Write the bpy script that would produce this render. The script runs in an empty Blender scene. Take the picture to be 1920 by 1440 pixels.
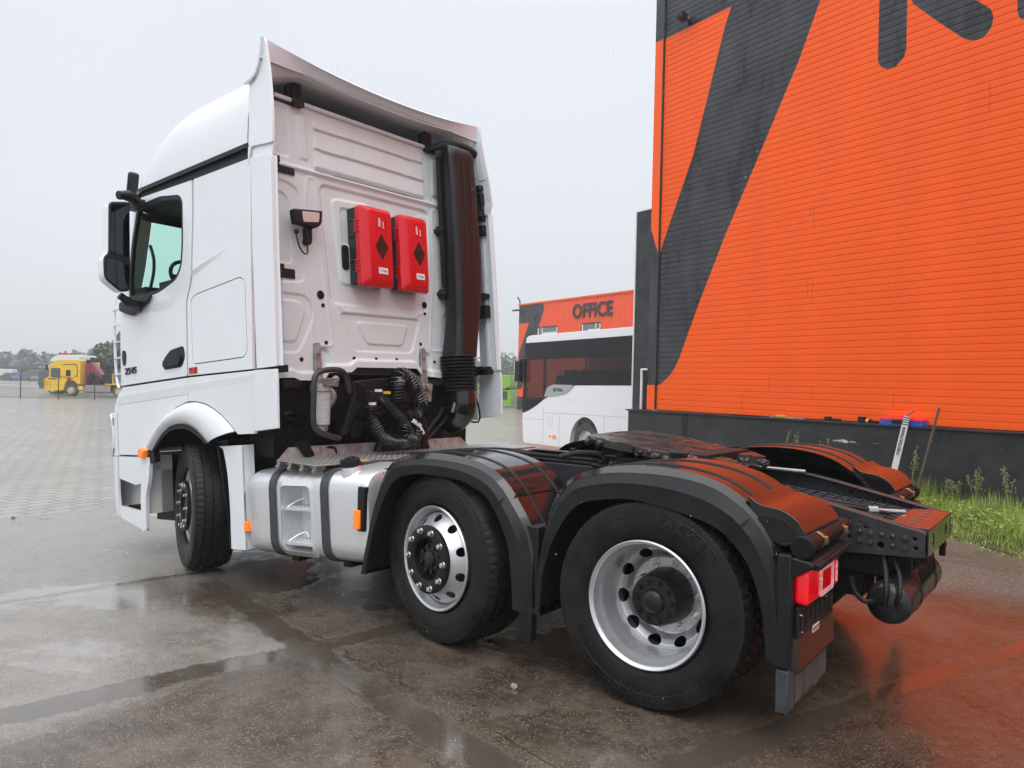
import bpy, bmesh, math, random
import numpy as np
from mathutils import Vector, Matrix
random.seed(7)
R_ = math.radians
S = bpy.context.scene
COL = S.collection

# ------------------------------------------------------------------ camera
YAW = R_(127.05); ROLL = 0.025
CAM = Vector((5.651, -4.534, 1.53))
Fd = Vector((math.cos(YAW), math.sin(YAW), 0)); Rt = Vector((Fd.y, -Fd.x, 0)); Up = Vector((0, 0, 1))
cr, sr = math.cos(ROLL), math.sin(ROLL)
cx_, cy_ = cr*Rt + sr*Up, -sr*Rt + cr*Up
cam = bpy.data.cameras.new('camera'); cam.lens = 36*1442/1920; cam.sensor_width = 36
cam.clip_start = 0.05; cam.clip_end = 3000
co = bpy.data.objects.new('camera', cam); COL.objects.link(co)
co.matrix_world = Matrix(((cx_.x, cy_.x, -Fd.x, CAM.x), (cx_.y, cy_.y, -Fd.y, CAM.y), (cx_.z, cy_.z, -Fd.z, CAM.z), (0, 0, 0, 1)))
S.camera = co

# ------------------------------------------------------------------ world, sun, exposure
SUN_EL, SUN_ROT = R_(50), R_(250)
w = bpy.data.worlds.new("World"); S.world = w; w.use_nodes = True
nt = w.node_tree; nt.nodes.clear()
def N(t, **k):
    n = nt.nodes.new(t)
    for a, b in k.items(): setattr(n, a, b)
    return n
out = N('ShaderNodeOutputWorld'); bg = N('ShaderNodeBackground'); bg2 = N('ShaderNodeBackground'); add = N('ShaderNodeAddShader')
sky = N('ShaderNodeTexSky', sky_type='NISHITA'); sky.sun_disc = False
sky.sun_elevation = SUN_EL; sky.sun_rotation = SUN_ROT; sky.dust_density = 6; sky.air_density = 1.0
bg.inputs[1].default_value = 0.012
# overcast cloud layer: brighter overhead, greyer low down, faint mottling
tc = N('ShaderNodeTexCoord'); sep = N('ShaderNodeSeparateXYZ'); ramp = N('ShaderNodeValToRGB')
nz = N('ShaderNodeTexNoise'); nz.inputs['Scale'].default_value = 1.6; nz.inputs['Detail'].default_value = 4
mixc = N('ShaderNodeMix', data_type='RGBA', blend_type='MULTIPLY'); nr = N('ShaderNodeValToRGB')
nt.links.new(tc.outputs['Generated'], sep.inputs[0]); nt.links.new(sep.outputs[2], ramp.inputs[0])
e = ramp.color_ramp.elements
e[0].position = 0.0; e[0].color = (0.66, 0.70, 0.745, 1)
e[1].position = 1.0; e[1].color = (2.6, 2.65, 2.75, 1)
for p, c in ((0.06, (0.73, 0.765, 0.81, 1)), (0.2, (0.79, 0.825, 0.875, 1)), (0.44, (0.83, 0.865, 0.925, 1)), (0.62, (1.5, 1.54, 1.6, 1))):
    x = e.new(p); x.color = c
nt.links.new(tc.outputs['Generated'], nz.inputs['Vector']); nt.links.new(nz.outputs[0], nr.inputs[0])
nr.color_ramp.elements[0].position = .3; nr.color_ramp.elements[0].color = (.95, .95, .955, 1)
nr.color_ramp.elements[1].position = .7; nr.color_ramp.elements[1].color = (1.03, 1.03, 1.025, 1)
mixc.inputs[0].default_value = 1
nt.links.new(ramp.outputs[0], mixc.inputs[6]); nt.links.new(nr.outputs[0], mixc.inputs[7])
nt.links.new(mixc.outputs[2], bg2.inputs[0]); nt.links.new(sky.outputs[0], bg.inputs[0])
nt.links.new(bg.outputs[0], add.inputs[0]); nt.links.new(bg2.outputs[0], add.inputs[1]); nt.links.new(add.outputs[0], out.inputs[0])
sl = bpy.data.lights.new('sun', 'SUN'); sl.energy = 0.8; sl.angle = R_(35); sl.color = (1, .97, .93)
so = bpy.data.objects.new('sun', sl); COL.objects.link(so)
# light arrives from behind-left of the camera
sd = Vector((math.cos(R_(-60))*math.cos(SUN_EL), math.sin(R_(-60))*math.cos(SUN_EL), math.sin(SUN_EL)))
so.rotation_euler = sd.to_track_quat('Z', 'Y').to_euler()
sky.sun_rotation = math.atan2(sd.x, sd.y)
S.view_settings.view_transform = 'Standard'; S.view_settings.look = 'None'; S.view_settings.gamma = 1
S.view_settings.exposure = 0.0
S.cycles.max_bounces = 6; S.cycles.diffuse_bounces = 3; S.cycles.glossy_bounces = 3; S.cycles.transmission_bounces = 6
S.cycles.volume_bounces = 0; S.cycles.use_denoising = True

# ------------------------------------------------------------------ materials
MATS = {}
def mat(name, col=(.5, .5, .5), rough=.5, metal=0., spec=.5, coat=0., noise=0., nscale=8., bump=0., bscale=60., rvar=0., emit=None, trans=0., alpha=1., ior=1.45, stretch=None, dirt=None, drops=0.):
    if name in MATS: return MATS[name]
    m = bpy.data.materials.new(name); m.use_nodes = True; t = m.node_tree; L = t.links
    p = t.nodes['Principled BSDF']
    p.inputs['Base Color'].default_value = (*col, 1); p.inputs['Roughness'].default_value = rough
    p.inputs['Metallic'].default_value = metal; p.inputs['IOR'].default_value = ior
    p.inputs['Specular IOR Level'].default_value = spec
    p.inputs['Coat Weight'].default_value = coat; p.inputs['Coat Roughness'].default_value = .06
    if trans: p.inputs['Transmission Weight'].default_value = trans
    if alpha < 1: p.inputs['Alpha'].default_value = alpha
    if emit: p.inputs['Emission Color'].default_value = (*emit[0], 1); p.inputs['Emission Strength'].default_value = emit[1]
    tc = t.nodes.new('ShaderNodeTexCoord'); vec = tc.outputs['Object']
    if stretch:
        mp = t.nodes.new('ShaderNodeMapping'); mp.inputs['Scale'].default_value = stretch; L.new(vec, mp.inputs[0]); vec = mp.outputs[0]
    if noise or rvar:
        n = t.nodes.new('ShaderNodeTexNoise'); n.inputs['Scale'].default_value = nscale; n.inputs['Detail'].default_value = 6; n.inputs['Roughness'].default_value = .65
        L.new(vec, n.inputs['Vector'])
        if noise:
            r = t.nodes.new('ShaderNodeValToRGB'); r.color_ramp.elements[0].position = .32; r.color_ramp.elements[1].position = .68
            r.color_ramp.elements[0].color = (*[c*(1-noise) for c in col], 1)
            c2 = dirt if dirt else [min(1, c*(1+noise*.6)) for c in col]
            r.color_ramp.elements[1].color = (*c2, 1)
            L.new(n.outputs[0], r.inputs[0]); L.new(r.outputs[0], p.inputs['Base Color'])
        if rvar:
            mr = t.nodes.new('ShaderNodeMapRange'); mr.inputs[1].default_value = .3; mr.inputs[2].default_value = .7
            mr.inputs[3].default_value = max(0, rough-rvar); mr.inputs[4].default_value = min(1, rough+rvar)
            L.new(n.outputs[0], mr.inputs[0]); L.new(mr.outputs[0], p.inputs['Roughness'])
    nb = None
    if bump:
        n2 = t.nodes.new('ShaderNodeTexNoise'); n2.inputs['Scale'].default_value = bscale; n2.inputs['Detail'].default_value = 4
        L.new(vec, n2.inputs['Vector'])
        b = t.nodes.new('ShaderNodeBump'); b.inputs['Strength'].default_value = bump; b.inputs['Distance'].default_value = .01
        L.new(n2.outputs[0], b.inputs['Height']); L.new(b.outputs[0], p.inputs['Normal']); nb = b
    if drops:
        v = t.nodes.new('ShaderNodeTexVoronoi'); v.inputs['Scale'].default_value = 75; L.new(tc.outputs['Object'], v.inputs['Vector'])
        mr = t.nodes.new('ShaderNodeMapRange'); mr.inputs[1].default_value = .12; mr.inputs[2].default_value = .22; mr.inputs[3].default_value = 1; mr.inputs[4].default_value = 0
        L.new(v.outputs['Distance'], mr.inputs[0])
        b = t.nodes.new('ShaderNodeBump'); b.inputs['Strength'].default_value = drops; b.inputs['Distance'].default_value = .004
        L.new(mr.outputs[0], b.inputs['Height']); L.new(b.outputs[0], p.inputs['Normal'])
        if nb: L.new(nb.outputs[0], b.inputs['Normal'])
    MATS[name] = m
    return m
white = mat('white_paint', (.77, .81, .85), .20, coat=.7, noise=.03, nscale=3, rvar=.05, drops=.22)
wallw = mat('shaded_white_paint', (.67, .69, .70), .38, noise=.05, nscale=4)  # white cab paint with its shade put into a darker base colour
blackp = mat('black_plastic', (.010, .0105, .012), .42, spec=.35, noise=.35, nscale=12, rvar=.12, bump=.15, bscale=250)
fendm = mat('fender_plastic', (.010, .0105, .0125), .42, spec=.3, noise=.3, nscale=5, rvar=.12, bump=.1, bscale=200, dirt=(.019, .020, .022))
glossb = mat('wet_black_plastic', (.009, .008, .008), .13, noise=.3, nscale=6, rvar=.06, coat=.4, drops=.3)
darkm = mat('grimy_metal', (.010, .0095, .0095), .5, spec=.35, metal=.3, noise=.5, nscale=10, bump=.3, bscale=60, rvar=.15)
framep = mat('chassis_paint', (.032, .034, .039), .38, noise=.35, nscale=7, rvar=.15, bump=.12, bscale=90)
rust = mat('rusty_metal', (.10, .06, .045), .65, metal=.2, noise=.5, nscale=14, bump=.4, bscale=70)
steel = mat('bare_steel', (.38, .37, .36), .38, metal=.9, noise=.3, nscale=12, rvar=.12, bump=.1)
grimysteel = mat('dirty_aluminium', (.34, .32, .30), .55, metal=.35, noise=.45, nscale=14, rvar=.15, bump=.25, bscale=50)
alu = mat('brushed_aluminium', (.80, .82, .84), .34, metal=.75, noise=.06, nscale=3, rvar=.08, bump=.05, bscale=60, stretch=(30, 30, 1.2))
rimm = mat('silver_wheel_paint', (.60, .61, .63), .32, metal=.7, noise=.05, nscale=9, rvar=.08)
nutm = mat('bright_nut', (.62, .62, .62), .25, metal=.9)
tyrem = mat('tyre_rubber', (.005, .005, .006), .40, spec=.28, noise=.3, nscale=5, rvar=.2, bump=.3, bscale=90, dirt=(.021, .019, .017))
redp = mat('red_plastic', (.72, .006, .018), .28, coat=.3, noise=.08, nscale=20)
glass = mat('cab_glass', (.74, .95, .87), .02, trans=1., ior=1.02, spec=.9)
darkglass = mat('dark_glass', (.006, .007, .009), .06, spec=.3, noise=.3, nscale=3)
mirrorm = mat('mirror_glass', (.045, .05, .06), .02, metal=1.)
interior = mat('cab_interior', (.05, .052, .055), .7, noise=.3)
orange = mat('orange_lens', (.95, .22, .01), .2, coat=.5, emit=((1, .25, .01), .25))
signm = mat('orange_sticker', (.62, .035, .01), .4)
yellow_st = mat('yellow_sticker', (.75, .42, .02), .4)
plate = mat('tread_plate', (.36, .355, .35), .40, metal=.7, noise=.15, nscale=20, rvar=.1)
greasem = mat('greasy_steel', (.040, .034, .031), .26, metal=.3, noise=.4, nscale=7, bump=.12, bscale=50, rvar=.10, dirt=(.065, .058, .053))
whitep = mat('white_plastic', (.75, .75, .74), .4)

# ------------------------------------------------------------------ helpers
IDM = Matrix.Identity(4)
def xf_rot(al, be):
    ca, sa, cb, sb = math.cos(al), math.sin(al), math.cos(be), math.sin(be)
    Ry = Matrix(((ca, 0, -sa), (0, 1, 0), (sa, 0, ca))); Rx = Matrix(((1, 0, 0), (0, cb, -sb), (0, sb, cb)))
    return (Ry @ Rx).to_4x4()
CABM = xf_rot(R_(4.7), R_(1.0))          # the cab sits nose-down on its springs

def finish(name, bm, m, parent=None, xf=None, bevel=0., smooth=35, mats=None, bseg=2):
    me = bpy.data.meshes.new(name)
    if xf is not None: bm.transform(xf)
    bmesh.ops.recalc_face_normals(bm, faces=bm.faces) if not getattr(bm, '_norecalc', False) else None
    bm.to_mesh(me); bm.free()
    for mm in (mats or [m]): me.materials.append(mm)
    me.shade_smooth(); me.set_sharp_from_angle(angle=R_(smooth))
    o = bpy.data.objects.new(name, me); COL.objects.link(o)
    if parent is not None: o.parent = parent
    if bevel:
        b = o.modifiers.new('bevel', 'BEVEL'); b.width = bevel; b.segments = bseg; b.limit_method = 'ANGLE'; b.angle_limit = R_(40); b.use_clamp_overlap = True
    return o
def tag(o, label=None, cat=None, group=None, kind=None):
    if label: o['label'] = label
    if cat: o['category'] = cat
    if group: o['group'] = group
    if kind: o['kind'] = kind
    return o
def thing(name, label, cat, loc=(0, 0, 0), rz=0, group=None, M=None):
    o = bpy.data.objects.new(name, None); COL.objects.link(o)
    if M is not None: o.matrix_world = M
    else: o.location = loc; o.rotation_euler = (0, 0, rz)
    return tag(o, label, cat, group)

class MB:
    def __init__(s): s.bm = bmesh.new()
    def box(s, c, d, rot=None, mi=0, taper=None):
        M = Matrix.Translation(c) @ (rot.to_4x4() if rot is not None else IDM)
        r = bmesh.ops.create_cube(s.bm, size=1)['verts']
        for v in r:
            k = 1
            if taper and v.co.z > 0: v.co.x *= taper; v.co.y *= taper
            v.co = M @ Vector((v.co.x*d[0], v.co.y*d[1], v.co.z*d[2]))
        for f in {f for v in r for f in v.link_faces}: f.material_index = mi
        return s
    def b2(s, x0, x1, y0, y1, z0, z1, mi=0): return s.box(((x0+x1)/2, (y0+y1)/2, (z0+z1)/2), (abs(x1-x0), abs(y1-y0), abs(z1-z0)), mi=mi)
    def cyl(s, a, b, r, r2=None, n=20, mi=0, caps=True):
        a, b = Vector(a), Vector(b); d = b-a
        M = Matrix.Translation((a+b)/2) @ d.to_track_quat('Z', 'Y').to_matrix().to_4x4()
        g = bmesh.ops.create_cone(s.bm, cap_ends=caps, segments=n, radius1=r, radius2=r if r2 is None else r2, depth=d.length, matrix=M)
        for f in {f for v in g['verts'] for f in v.link_faces}: f.material_index = mi
        return s
    def sph(s, c, r, u=14, v=8, sc=(1, 1, 1), mi=0):
        g = bmesh.ops.create_uvsphere(s.bm, u_segments=u, v_segments=v, radius=r, matrix=Matrix.Translation(c) @ Matrix.Diagonal((*sc, 1)))
        for f in {f for q in g['verts'] for f in q.link_faces}: f.material_index = mi
        return s
    def tube(s, pts, r, n=10, smooth=0, mi=0, closed=False):
        P = [Vector(p) for p in pts]
        if smooth:
            Q = []
            for i in range(len(P)-1):
                p0, p1, p2, p3 = P[max(i-1, 0)], P[i], P[i+1], P[min(i+2, len(P)-1)]
                for k in range(smooth):
                    t = k/smooth
                    Q.append(.5*((2*p1)+(-p0+p2)*t+(2*p0-5*p1+4*p2-p3)*t*t+(-p0+3*p1-3*p2+p3)*t**3))
            P = Q+[P[-1]]
        rs = r if isinstance(r, (list, tuple)) else None
        prev = None; u = None
        for i, p in enumerate(P):
            d = (P[min(i+1, len(P)-1)]-P[max(i-1, 0)]).normalized()
            if u is None: u = d.orthogonal().normalized()
            u = (u-d*u.dot(d)).normalized(); v = d.cross(u)
            rr = r if rs is None else rs[min(i*len(rs)//len(P), len(rs)-1)]
            ring = [s.bm.verts.new(p+u*math.cos(2*math.pi*k/n)*rr+v*math.sin(2*math.pi*k/n)*rr) for k in range(n)]
            if prev:
                for k in range(n): s.bm.faces.new((prev[k], prev[(k+1) % n], ring[(k+1) % n], ring[k])).material_index = mi
            else: s.bm.faces.new(ring[::-1]).material_index = mi
            prev = ring
        s.bm.faces.new(prev).material_index = mi
        return s
    def prism(s, poly, axis, a, b, mi=0, holes=()):
        """poly: 2D points in the plane normal to axis, extruded from a to b. Order of 2D coords: x->(y,z) y->(x,z) z->(x,y)"""
        def P(p, t):
            return Vector((t, p[0], p[1])) if axis == 'x' else Vector((p[0], t, p[1])) if axis == 'y' else Vector((p[0], p[1], t))
        if not holes:
            va = [s.bm.verts.new(P(p, a)) for p in poly]; vb = [s.bm.verts.new(P(p, b)) for p in poly]
            fs = [s.bm.faces.new(va), s.bm.faces.new(vb[::-1])]
            n = len(poly)
            for i in range(n): fs.append(s.bm.faces.new((va[i], vb[i], vb[(i+1) % n], va[(i+1) % n])))
            for f in fs: f.material_index = mi
        else:
            ed = []
            for lp in (poly, *holes):
                vs = [s.bm.verts.new(P(p, a)) for p in lp]
                ed += [s.bm.edges.new((vs[i], vs[(i+1) % len(vs)])) for i in range(len(vs))]
            g = bmesh.ops.triangle_fill(s.bm, edges=ed, use_beauty=True, use_dissolve=False)
            fs = [f for f in g['geom'] if isinstance(f, bmesh.types.BMFace)]
            ex = bmesh.ops.extrude_face_region(s.bm, geom=fs)
            off = P((0, 0), b-a)
            for v in [q for q in ex['geom'] if isinstance(q, bmesh.types.BMVert)]: v.co += off
            for f in s.bm.faces: f.material_index = mi if f.material_index == 0 else f.material_index
        return s
    def lathe(s, prof, axis='y', c=(0, 0, 0), n=64, mi=0, close=False, arc=None):
        """prof: list of (radius, along)"""
        c = Vector(c); rings = []
        for k in range(n):
            t = 2*math.pi*k/n; cs, sn = math.cos(t), math.sin(t)
            rings.append([s.bm.verts.new(c+(Vector((r*cs, a, r*sn)) if axis == 'y' else Vector((a, r*cs, r*sn)) if axis == 'x' else Vector((r*cs, r*sn, a)))) for r, a in prof])
        m = len(prof)
        for k in range(n):
            A, B = rings[k], rings[(k+1) % n]
            for j in range(m-1 if not close else m):
                s.bm.faces.new((A[j], A[(j+1) % m], B[(j+1) % m], B[j])).material_index = mi
        return s
    def grid(s, fn, nu, nv, mi=0, wrapu=False):
        V = [[s.bm.verts.new(fn(i/nu, j/nv)) for j in range(nv+1)] for i in range(nu+(0 if wrapu else 1))]
        for i in range(nu):
            A, B = V[i], V[(i+1) % len(V)]
            for j in range(nv): s.bm.faces.new((A[j], B[j], B[j+1], A[j+1])).material_index = mi
        return s
    def thicken(s, t):
        bmesh.ops.recalc_face_normals(s.bm, faces=s.bm.faces)
        bmesh.ops.solidify(s.bm, geom=s.bm.faces[:], thickness=t); return s
    def build(s, name, m, parent=None, xf=None, bevel=0., smooth=35, mats=None, bseg=2): return finish(name, s.bm, m, parent, xf, bevel, smooth, mats, bseg)

def rpoly(pts, r, n=4):
    """round the corners of a polygon"""
    out = []; P = [Vector(p) for p in pts]; k = len(P)
    rr = r if isinstance(r, (list, tuple)) else [r]*k
    for i in range(k):
        a, b, c = P[i-1], P[i], P[(i+1) % k]
        u, v = (a-b), (c-b); q = min(rr[i], u.length*.48, v.length*.48)
        if q < 1e-4: out.append(tuple(b)); continue
        p0, p1 = b+u.normalized()*q, b+v.normalized()*q
        for j in range(n+1):
            t = j/n; out.append(tuple((1-t)**2*p0+2*t*(1-t)*b+t*t*p1))
    return out
def circ(cx, cy, r, n=20, sy=1): return [(cx+r*math.cos(2*math.pi*i/n), cy+r*sy*math.sin(2*math.pi*i/n)) for i in range(n)]
def interp(x, tab):
    if x <= tab[0][0]: return tab[0][1]
    for (a, b), (c, d) in zip(tab, tab[1:]):
        if x <= c: return b+(d-b)*(x-a)/(c-a)
    return tab[-1][1]
def text(name, s, size, m, parent, M, ext=.002, xs=1., bold=0.):
    cu = bpy.data.curves.new(name, 'FONT'); cu.body = s; cu.size = size; cu.extrude = ext; cu.align_x = 'CENTER'; cu.align_y = 'CENTER'; cu.offset = bold
    o = bpy.data.objects.new(name, cu); COL.objects.link(o)
    dg = bpy.context.evaluated_depsgraph_get(); dg.update()
    me = bpy.data.meshes.new_from_object(o.evaluated_get(dg)); bpy.data.objects.remove(o); bpy.data.curves.remove(cu)
    me.transform(M @ Matrix.Diagonal((xs, 1, 1, 1))); me.materials.clear(); me.materials.append(m)
    ob = bpy.data.objects.new(name, me); COL.objects.link(ob); ob.parent = parent
    return ob
def TM(p, right, up):
    """matrix placing text at p reading along right, with up"""
    r, u = Vector(right).normalized(), Vector(up).normalized(); n = r.cross(u)
    return Matrix(((r.x, u.x, n.x, p[0]), (r.y, u.y, n.y, p[1]), (r.z, u.z, n.z, p[2]), (0, 0, 0, 1)))

def pieces(o, d=.03):
    """split a mesh into one object per separate piece; islands whose centres lie within d stay together"""
    me = o.data; n = len(me.vertices); p = list(range(n))
    def f(a):
        while p[a] != a: p[a] = p[p[a]]; a = p[a]
        return a
    for e in me.edges:
        a, b = f(e.vertices[0]), f(e.vertices[1])
        if a != b: p[a] = b
    isl = {}
    for i in range(n): isl.setdefault(f(i), []).append(i)
    C = []
    for k, vs in isl.items():
        c = [me.vertices[i].co for i in vs]; C.append((Vector([(max(v[q] for v in c)+min(v[q] for v in c))/2 for q in range(3)]), [k]))
    cl = []
    for c, k in C:
        for g in cl:
            if any((c-x).length < d for x in g[0]): g[0].append(c); g[1].extend(k); break
        else: cl.append(([c], list(k)))
    if len(cl) < 2: return [o]
    out = []
    for cs, ks in cl:
        ks = set(ks); b = bmesh.new(); b.from_mesh(me); b.verts.ensure_lookup_table()
        bmesh.ops.delete(b, geom=[v for v in b.verts if f(v.index) not in ks], context='VERTS')
        m2 = bpy.data.meshes.new(me.name); b.to_mesh(m2); b.free()
        for mm in me.materials:
            if not len(m2.materials) or mm.name not in [x.name for x in m2.materials]: m2.materials.append(mm)
        q = o.copy(); q.data = m2; COL.objects.link(q); q.parent = o.parent; out.append(q)
    nm = o.name; bpy.data.objects.remove(o); out[0].name = nm.split('.')[0]
    return out
# =================================================================== SETTING
def cam_pt(Z, X, z=0.): return Vector((CAM.x+Z*Fd.x+X*Rt.x, CAM.y+Z*Fd.y+X*Rt.y, z))
def cam_zx(x, y):
    d = Vector((x-CAM.x, y-CAM.y, 0)); return d.dot(Fd), d.dot(Rt)
def sst(x): x = max(0., min(1., x)); return x*x*(3-2*x)
def gh(x, y):
    """height of the yard: it falls away gently towards the bus and the office"""
    Z, X = cam_zx(x, y); lat = sst((X+5.5)/4.5)
    near = -.56*sst((Z-12.5)/9)*lat
    far = -.22*sst((Z-30)/20)*(1-lat)
    back = .30*sst((Z-34)/16)*lat
    return near+far+back
# ground: dense near, coarse far, one sheet
def spaced(a, b, fine, n):
    out = [0.]; st = fine
    while out[-1] < b: out.append(out[-1]+st); st *= 1.09
    neg = [0.]; st = fine
    while neg[-1] < -a: neg.append(neg[-1]+st); st *= 1.09
    return [-v for v in neg[:0:-1]]+out
gx = spaced(-900, 900, .5, 0); mbg = MB(); VV = []
for a in gx:
    rw_ = []
    for b in gx:
        p = cam_pt(8+a, b); rw_.append(mbg.bm.verts.new((p.x, p.y, gh(p.x, p.y))))
    VV.append(rw_)
for i in range(len(gx)-1):
    for j in range(len(gx)-1): mbg.bm.faces.new((VV[i][j], VV[i+1][j], VV[i+1][j+1], VV[i][j+1]))
gm = bpy.data.materials.new('yard_surface'); gm.use_nodes = True; t = gm.node_tree; L = t.links; P = t.nodes['Principled BSDF']
def nd(tp, **k):
    n = t.nodes.new(tp)
    for a, b in k.items(): setattr(n, a, b)
    return n
def mth(op, a, b=None, c=None, clamp=False):
    n = nd('ShaderNodeMath', operation=op); n.use_clamp = clamp
    for i, v in enumerate((a, b, c)):
        if v is None: continue
        if isinstance(v, (int, float)): n.inputs[i].default_value = v
        else: L.new(v, n.inputs[i])
    return n.outputs[0]
def mrange(v, a, b, c=0., d=1., sm=True):
    n = nd('ShaderNodeMapRange'); n.interpolation_type = 'SMOOTHSTEP' if sm else 'LINEAR'
    for i, q in enumerate((v, a, b, c, d)):
        if isinstance(q, (int, float)): n.inputs[i].default_value = q
        else: L.new(q, n.inputs[i])
    return n.outputs[0]
def mixcol(f, a, b, bt='MIX'):
    n = nd('ShaderNodeMix', data_type='RGBA', blend_type=bt)
    for i, v in ((0, f), (6, a), (7, b)):
        if isinstance(v, (int, float)): n.inputs[i].default_value = v
        elif isinstance(v, tuple): n.inputs[i].default_value = (*v, 1)
        else: L.new(v, n.inputs[i])
    return n.outputs[2]
def noise(scale, detail=4, rough=.6, vec=None, dist=0.):
    n = nd('ShaderNodeTexNoise'); n.inputs['Scale'].default_value = scale; n.inputs['Detail'].default_value = detail; n.inputs['Roughness'].default_value = rough; n.inputs['Distortion'].default_value = dist
    L.new(vec or G, n.inputs['Vector']); return n.outputs[0]
G = nd('ShaderNodeNewGeometry').outputs['Position']
sx = nd('ShaderNodeSeparateXYZ'); L.new(G, sx.inputs[0]); X_, Y_ = sx.outputs[0], sx.outputs[1]
wob = mth('MULTIPLY', mth('SUBTRACT', noise(1.1, 4), .5), .20)
wob2 = mth('MULTIPLY', mth('SUBTRACT', noise(13, 6, .75), .5), .15)
xw = mth('ADD', mth('ADD', X_, wob), wob2); yw = mth('ADD', mth('ADD', Y_, wob), wob2)
def joint(coord, off, k=0., other=None):
    c = mth('SUBTRACT', coord, off)
    if other is not None: c = mth('SUBTRACT', c, mth('MULTIPLY', other, k))
    return mth('ABSOLUTE', c)
def band_(d, w0, w1): return mrange(d, w0, w1, 1., 0.)
J = [band_(joint(xw, 2.12, .22, mth('ADD', Y_, 1.8)), .085, .12), band_(joint(xw, 5.0, .36, mth('SUBTRACT', Y_, .2)), .07, .10), band_(joint(xw, .02, .14, mth('ADD', Y_, 1.8)), .02, .06),
     band_(joint(xw, -1.75, .04, Y_), .02, .065), band_(joint(xw, -3.40, -.03, Y_), .03, .08),
     mth('MULTIPLY', band_(joint(yw, -1.78, -.24, mth('SUBTRACT', X_, 2.4)), .085, .12), mrange(X_, .3, .5))]
jm = J[0]
for j in J[1:]: jm = mth('MAXIMUM', jm, j)
jm = mth('MULTIPLY', jm, mrange(mth('ADD', mth('MULTIPLY', noise(1.5, 3), .7), mth('MULTIPLY', noise(24, 5, .8), .3)), .33, .47, .30, 1.))
spk = nd('ShaderNodeTexVoronoi'); spk.inputs['Scale'].default_value = 70; L.new(G, spk.inputs['Vector'])
spk2 = nd('ShaderNodeTexVoronoi'); spk2.inputs['Scale'].default_value = 32; L.new(G, spk2.inputs['Vector'])
big = noise(.55, 5, .6); mid = noise(3.2, 6, .65); fine = noise(38, 4, .7)
concrete = mixcol(mrange(mth('ADD', mth('MULTIPLY', mid, .5), mth('MULTIPLY', noise(14, 6, .75), .5)), .38, .60), (.075, .060, .047), (.215, .180, .150))
concrete = mixcol(mrange(big, .38, .62), concrete, mixcol(.45, concrete, (.095, .085, .072)))
peb = mth('MULTIPLY', mrange(spk.outputs['Distance'], .20, .40, 1., 0.), mrange(noise(11, 4, .7), .36, .58))
concrete = mixcol(mth('MULTIPLY', peb, .75), concrete, (.42, .36, .29))
peb2 = mth('MULTIPLY', mrange(spk2.outputs['Distance'], .10, .20, 1., 0.), mrange(noise(4, 3), .5, .6))
concrete = mixcol(mth('MULTIPLY', peb2, .7), concrete, (.50, .45, .38))
mudc = (.075, .060, .047)
dk_ = mth('ADD', mrange(xw, 1.95, 2.25), mth('MULTIPLY', mrange(yw, -1.85, -1.6), mrange(X_, .2, .8)), clamp=True)
concrete = mixcol(dk_, mixcol(.42, concrete, (.27, .255, .23)), mixcol(1., concrete, (.60, .55, .50), 'MULTIPLY'))
scr = band_(joint(yw, -1.93, -.22, mth('SUBTRACT', X_, 2.6)), .0, .006)
scr = mth('MULTIPLY', band_(joint(Y_, -1.93, -.22, mth('SUBTRACT', X_, 2.6)), .002, .006), mth('MULTIPLY', mrange(X_, 2.45, 2.5), mrange(X_, 3.15, 3.25, 1., 0.)))
scr2 = mth('MULTIPLY', mth('MAXIMUM', band_(joint(Y_, -1.86, -.25, mth('SUBTRACT', X_, 3.6)), .002, .006), band_(joint(Y_, -1.98, -.25, mth('SUBTRACT', X_, 3.6)), .001, .005)), mth('MULTIPLY', mrange(X_, 3.55, 3.6), mrange(X_, 4.3, 4.4, 1., 0.)))
concrete = mixcol(mth('MULTIPLY', mth('MAXIMUM', scr, scr2), .8), concrete, (.02, .015, .012))
edge_ = mth('MULTIPLY', mth('MULTIPLY', mth('MULTIPLY', jm, mth('SUBTRACT', 1, jm)), mrange(noise(5, 5, .7), .42, .62, 0, 1.)), 1.5, clamp=True)
ck = nd('ShaderNodeTexVoronoi', feature='DISTANCE_TO_EDGE'); ck.inputs['Scale'].default_value = .42
wv = nd('ShaderNodeVectorMath', operation='ADD'); wn = nd('ShaderNodeTexNoise'); wn.inputs['Scale'].default_value = 3.; wn.inputs['Detail'].default_value = 6; L.new(G, wn.inputs['Vector'])
ws = nd('ShaderNodeVectorMath', operation='SCALE'); ws.inputs['Scale'].default_value = .30; L.new(wn.outputs['Color'], ws.inputs[0]); L.new(G, wv.inputs[0]); L.new(ws.outputs[0], wv.inputs[1]); L.new(wv.outputs[0], ck.inputs['Vector'])
crk = mth('MULTIPLY', mrange(ck.outputs['Distance'], .0012, .004, 1., 0.), mrange(noise(.6, 3), .48, .56))
concrete = mixcol(mth('MULTIPLY', crk, .75), concrete, (.025, .02, .016))
concrete = mixcol(edge_, concrete, (.25, .22, .18))
slab = mixcol(mth('MULTIPLY', jm, .9), concrete, mudc)
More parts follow.
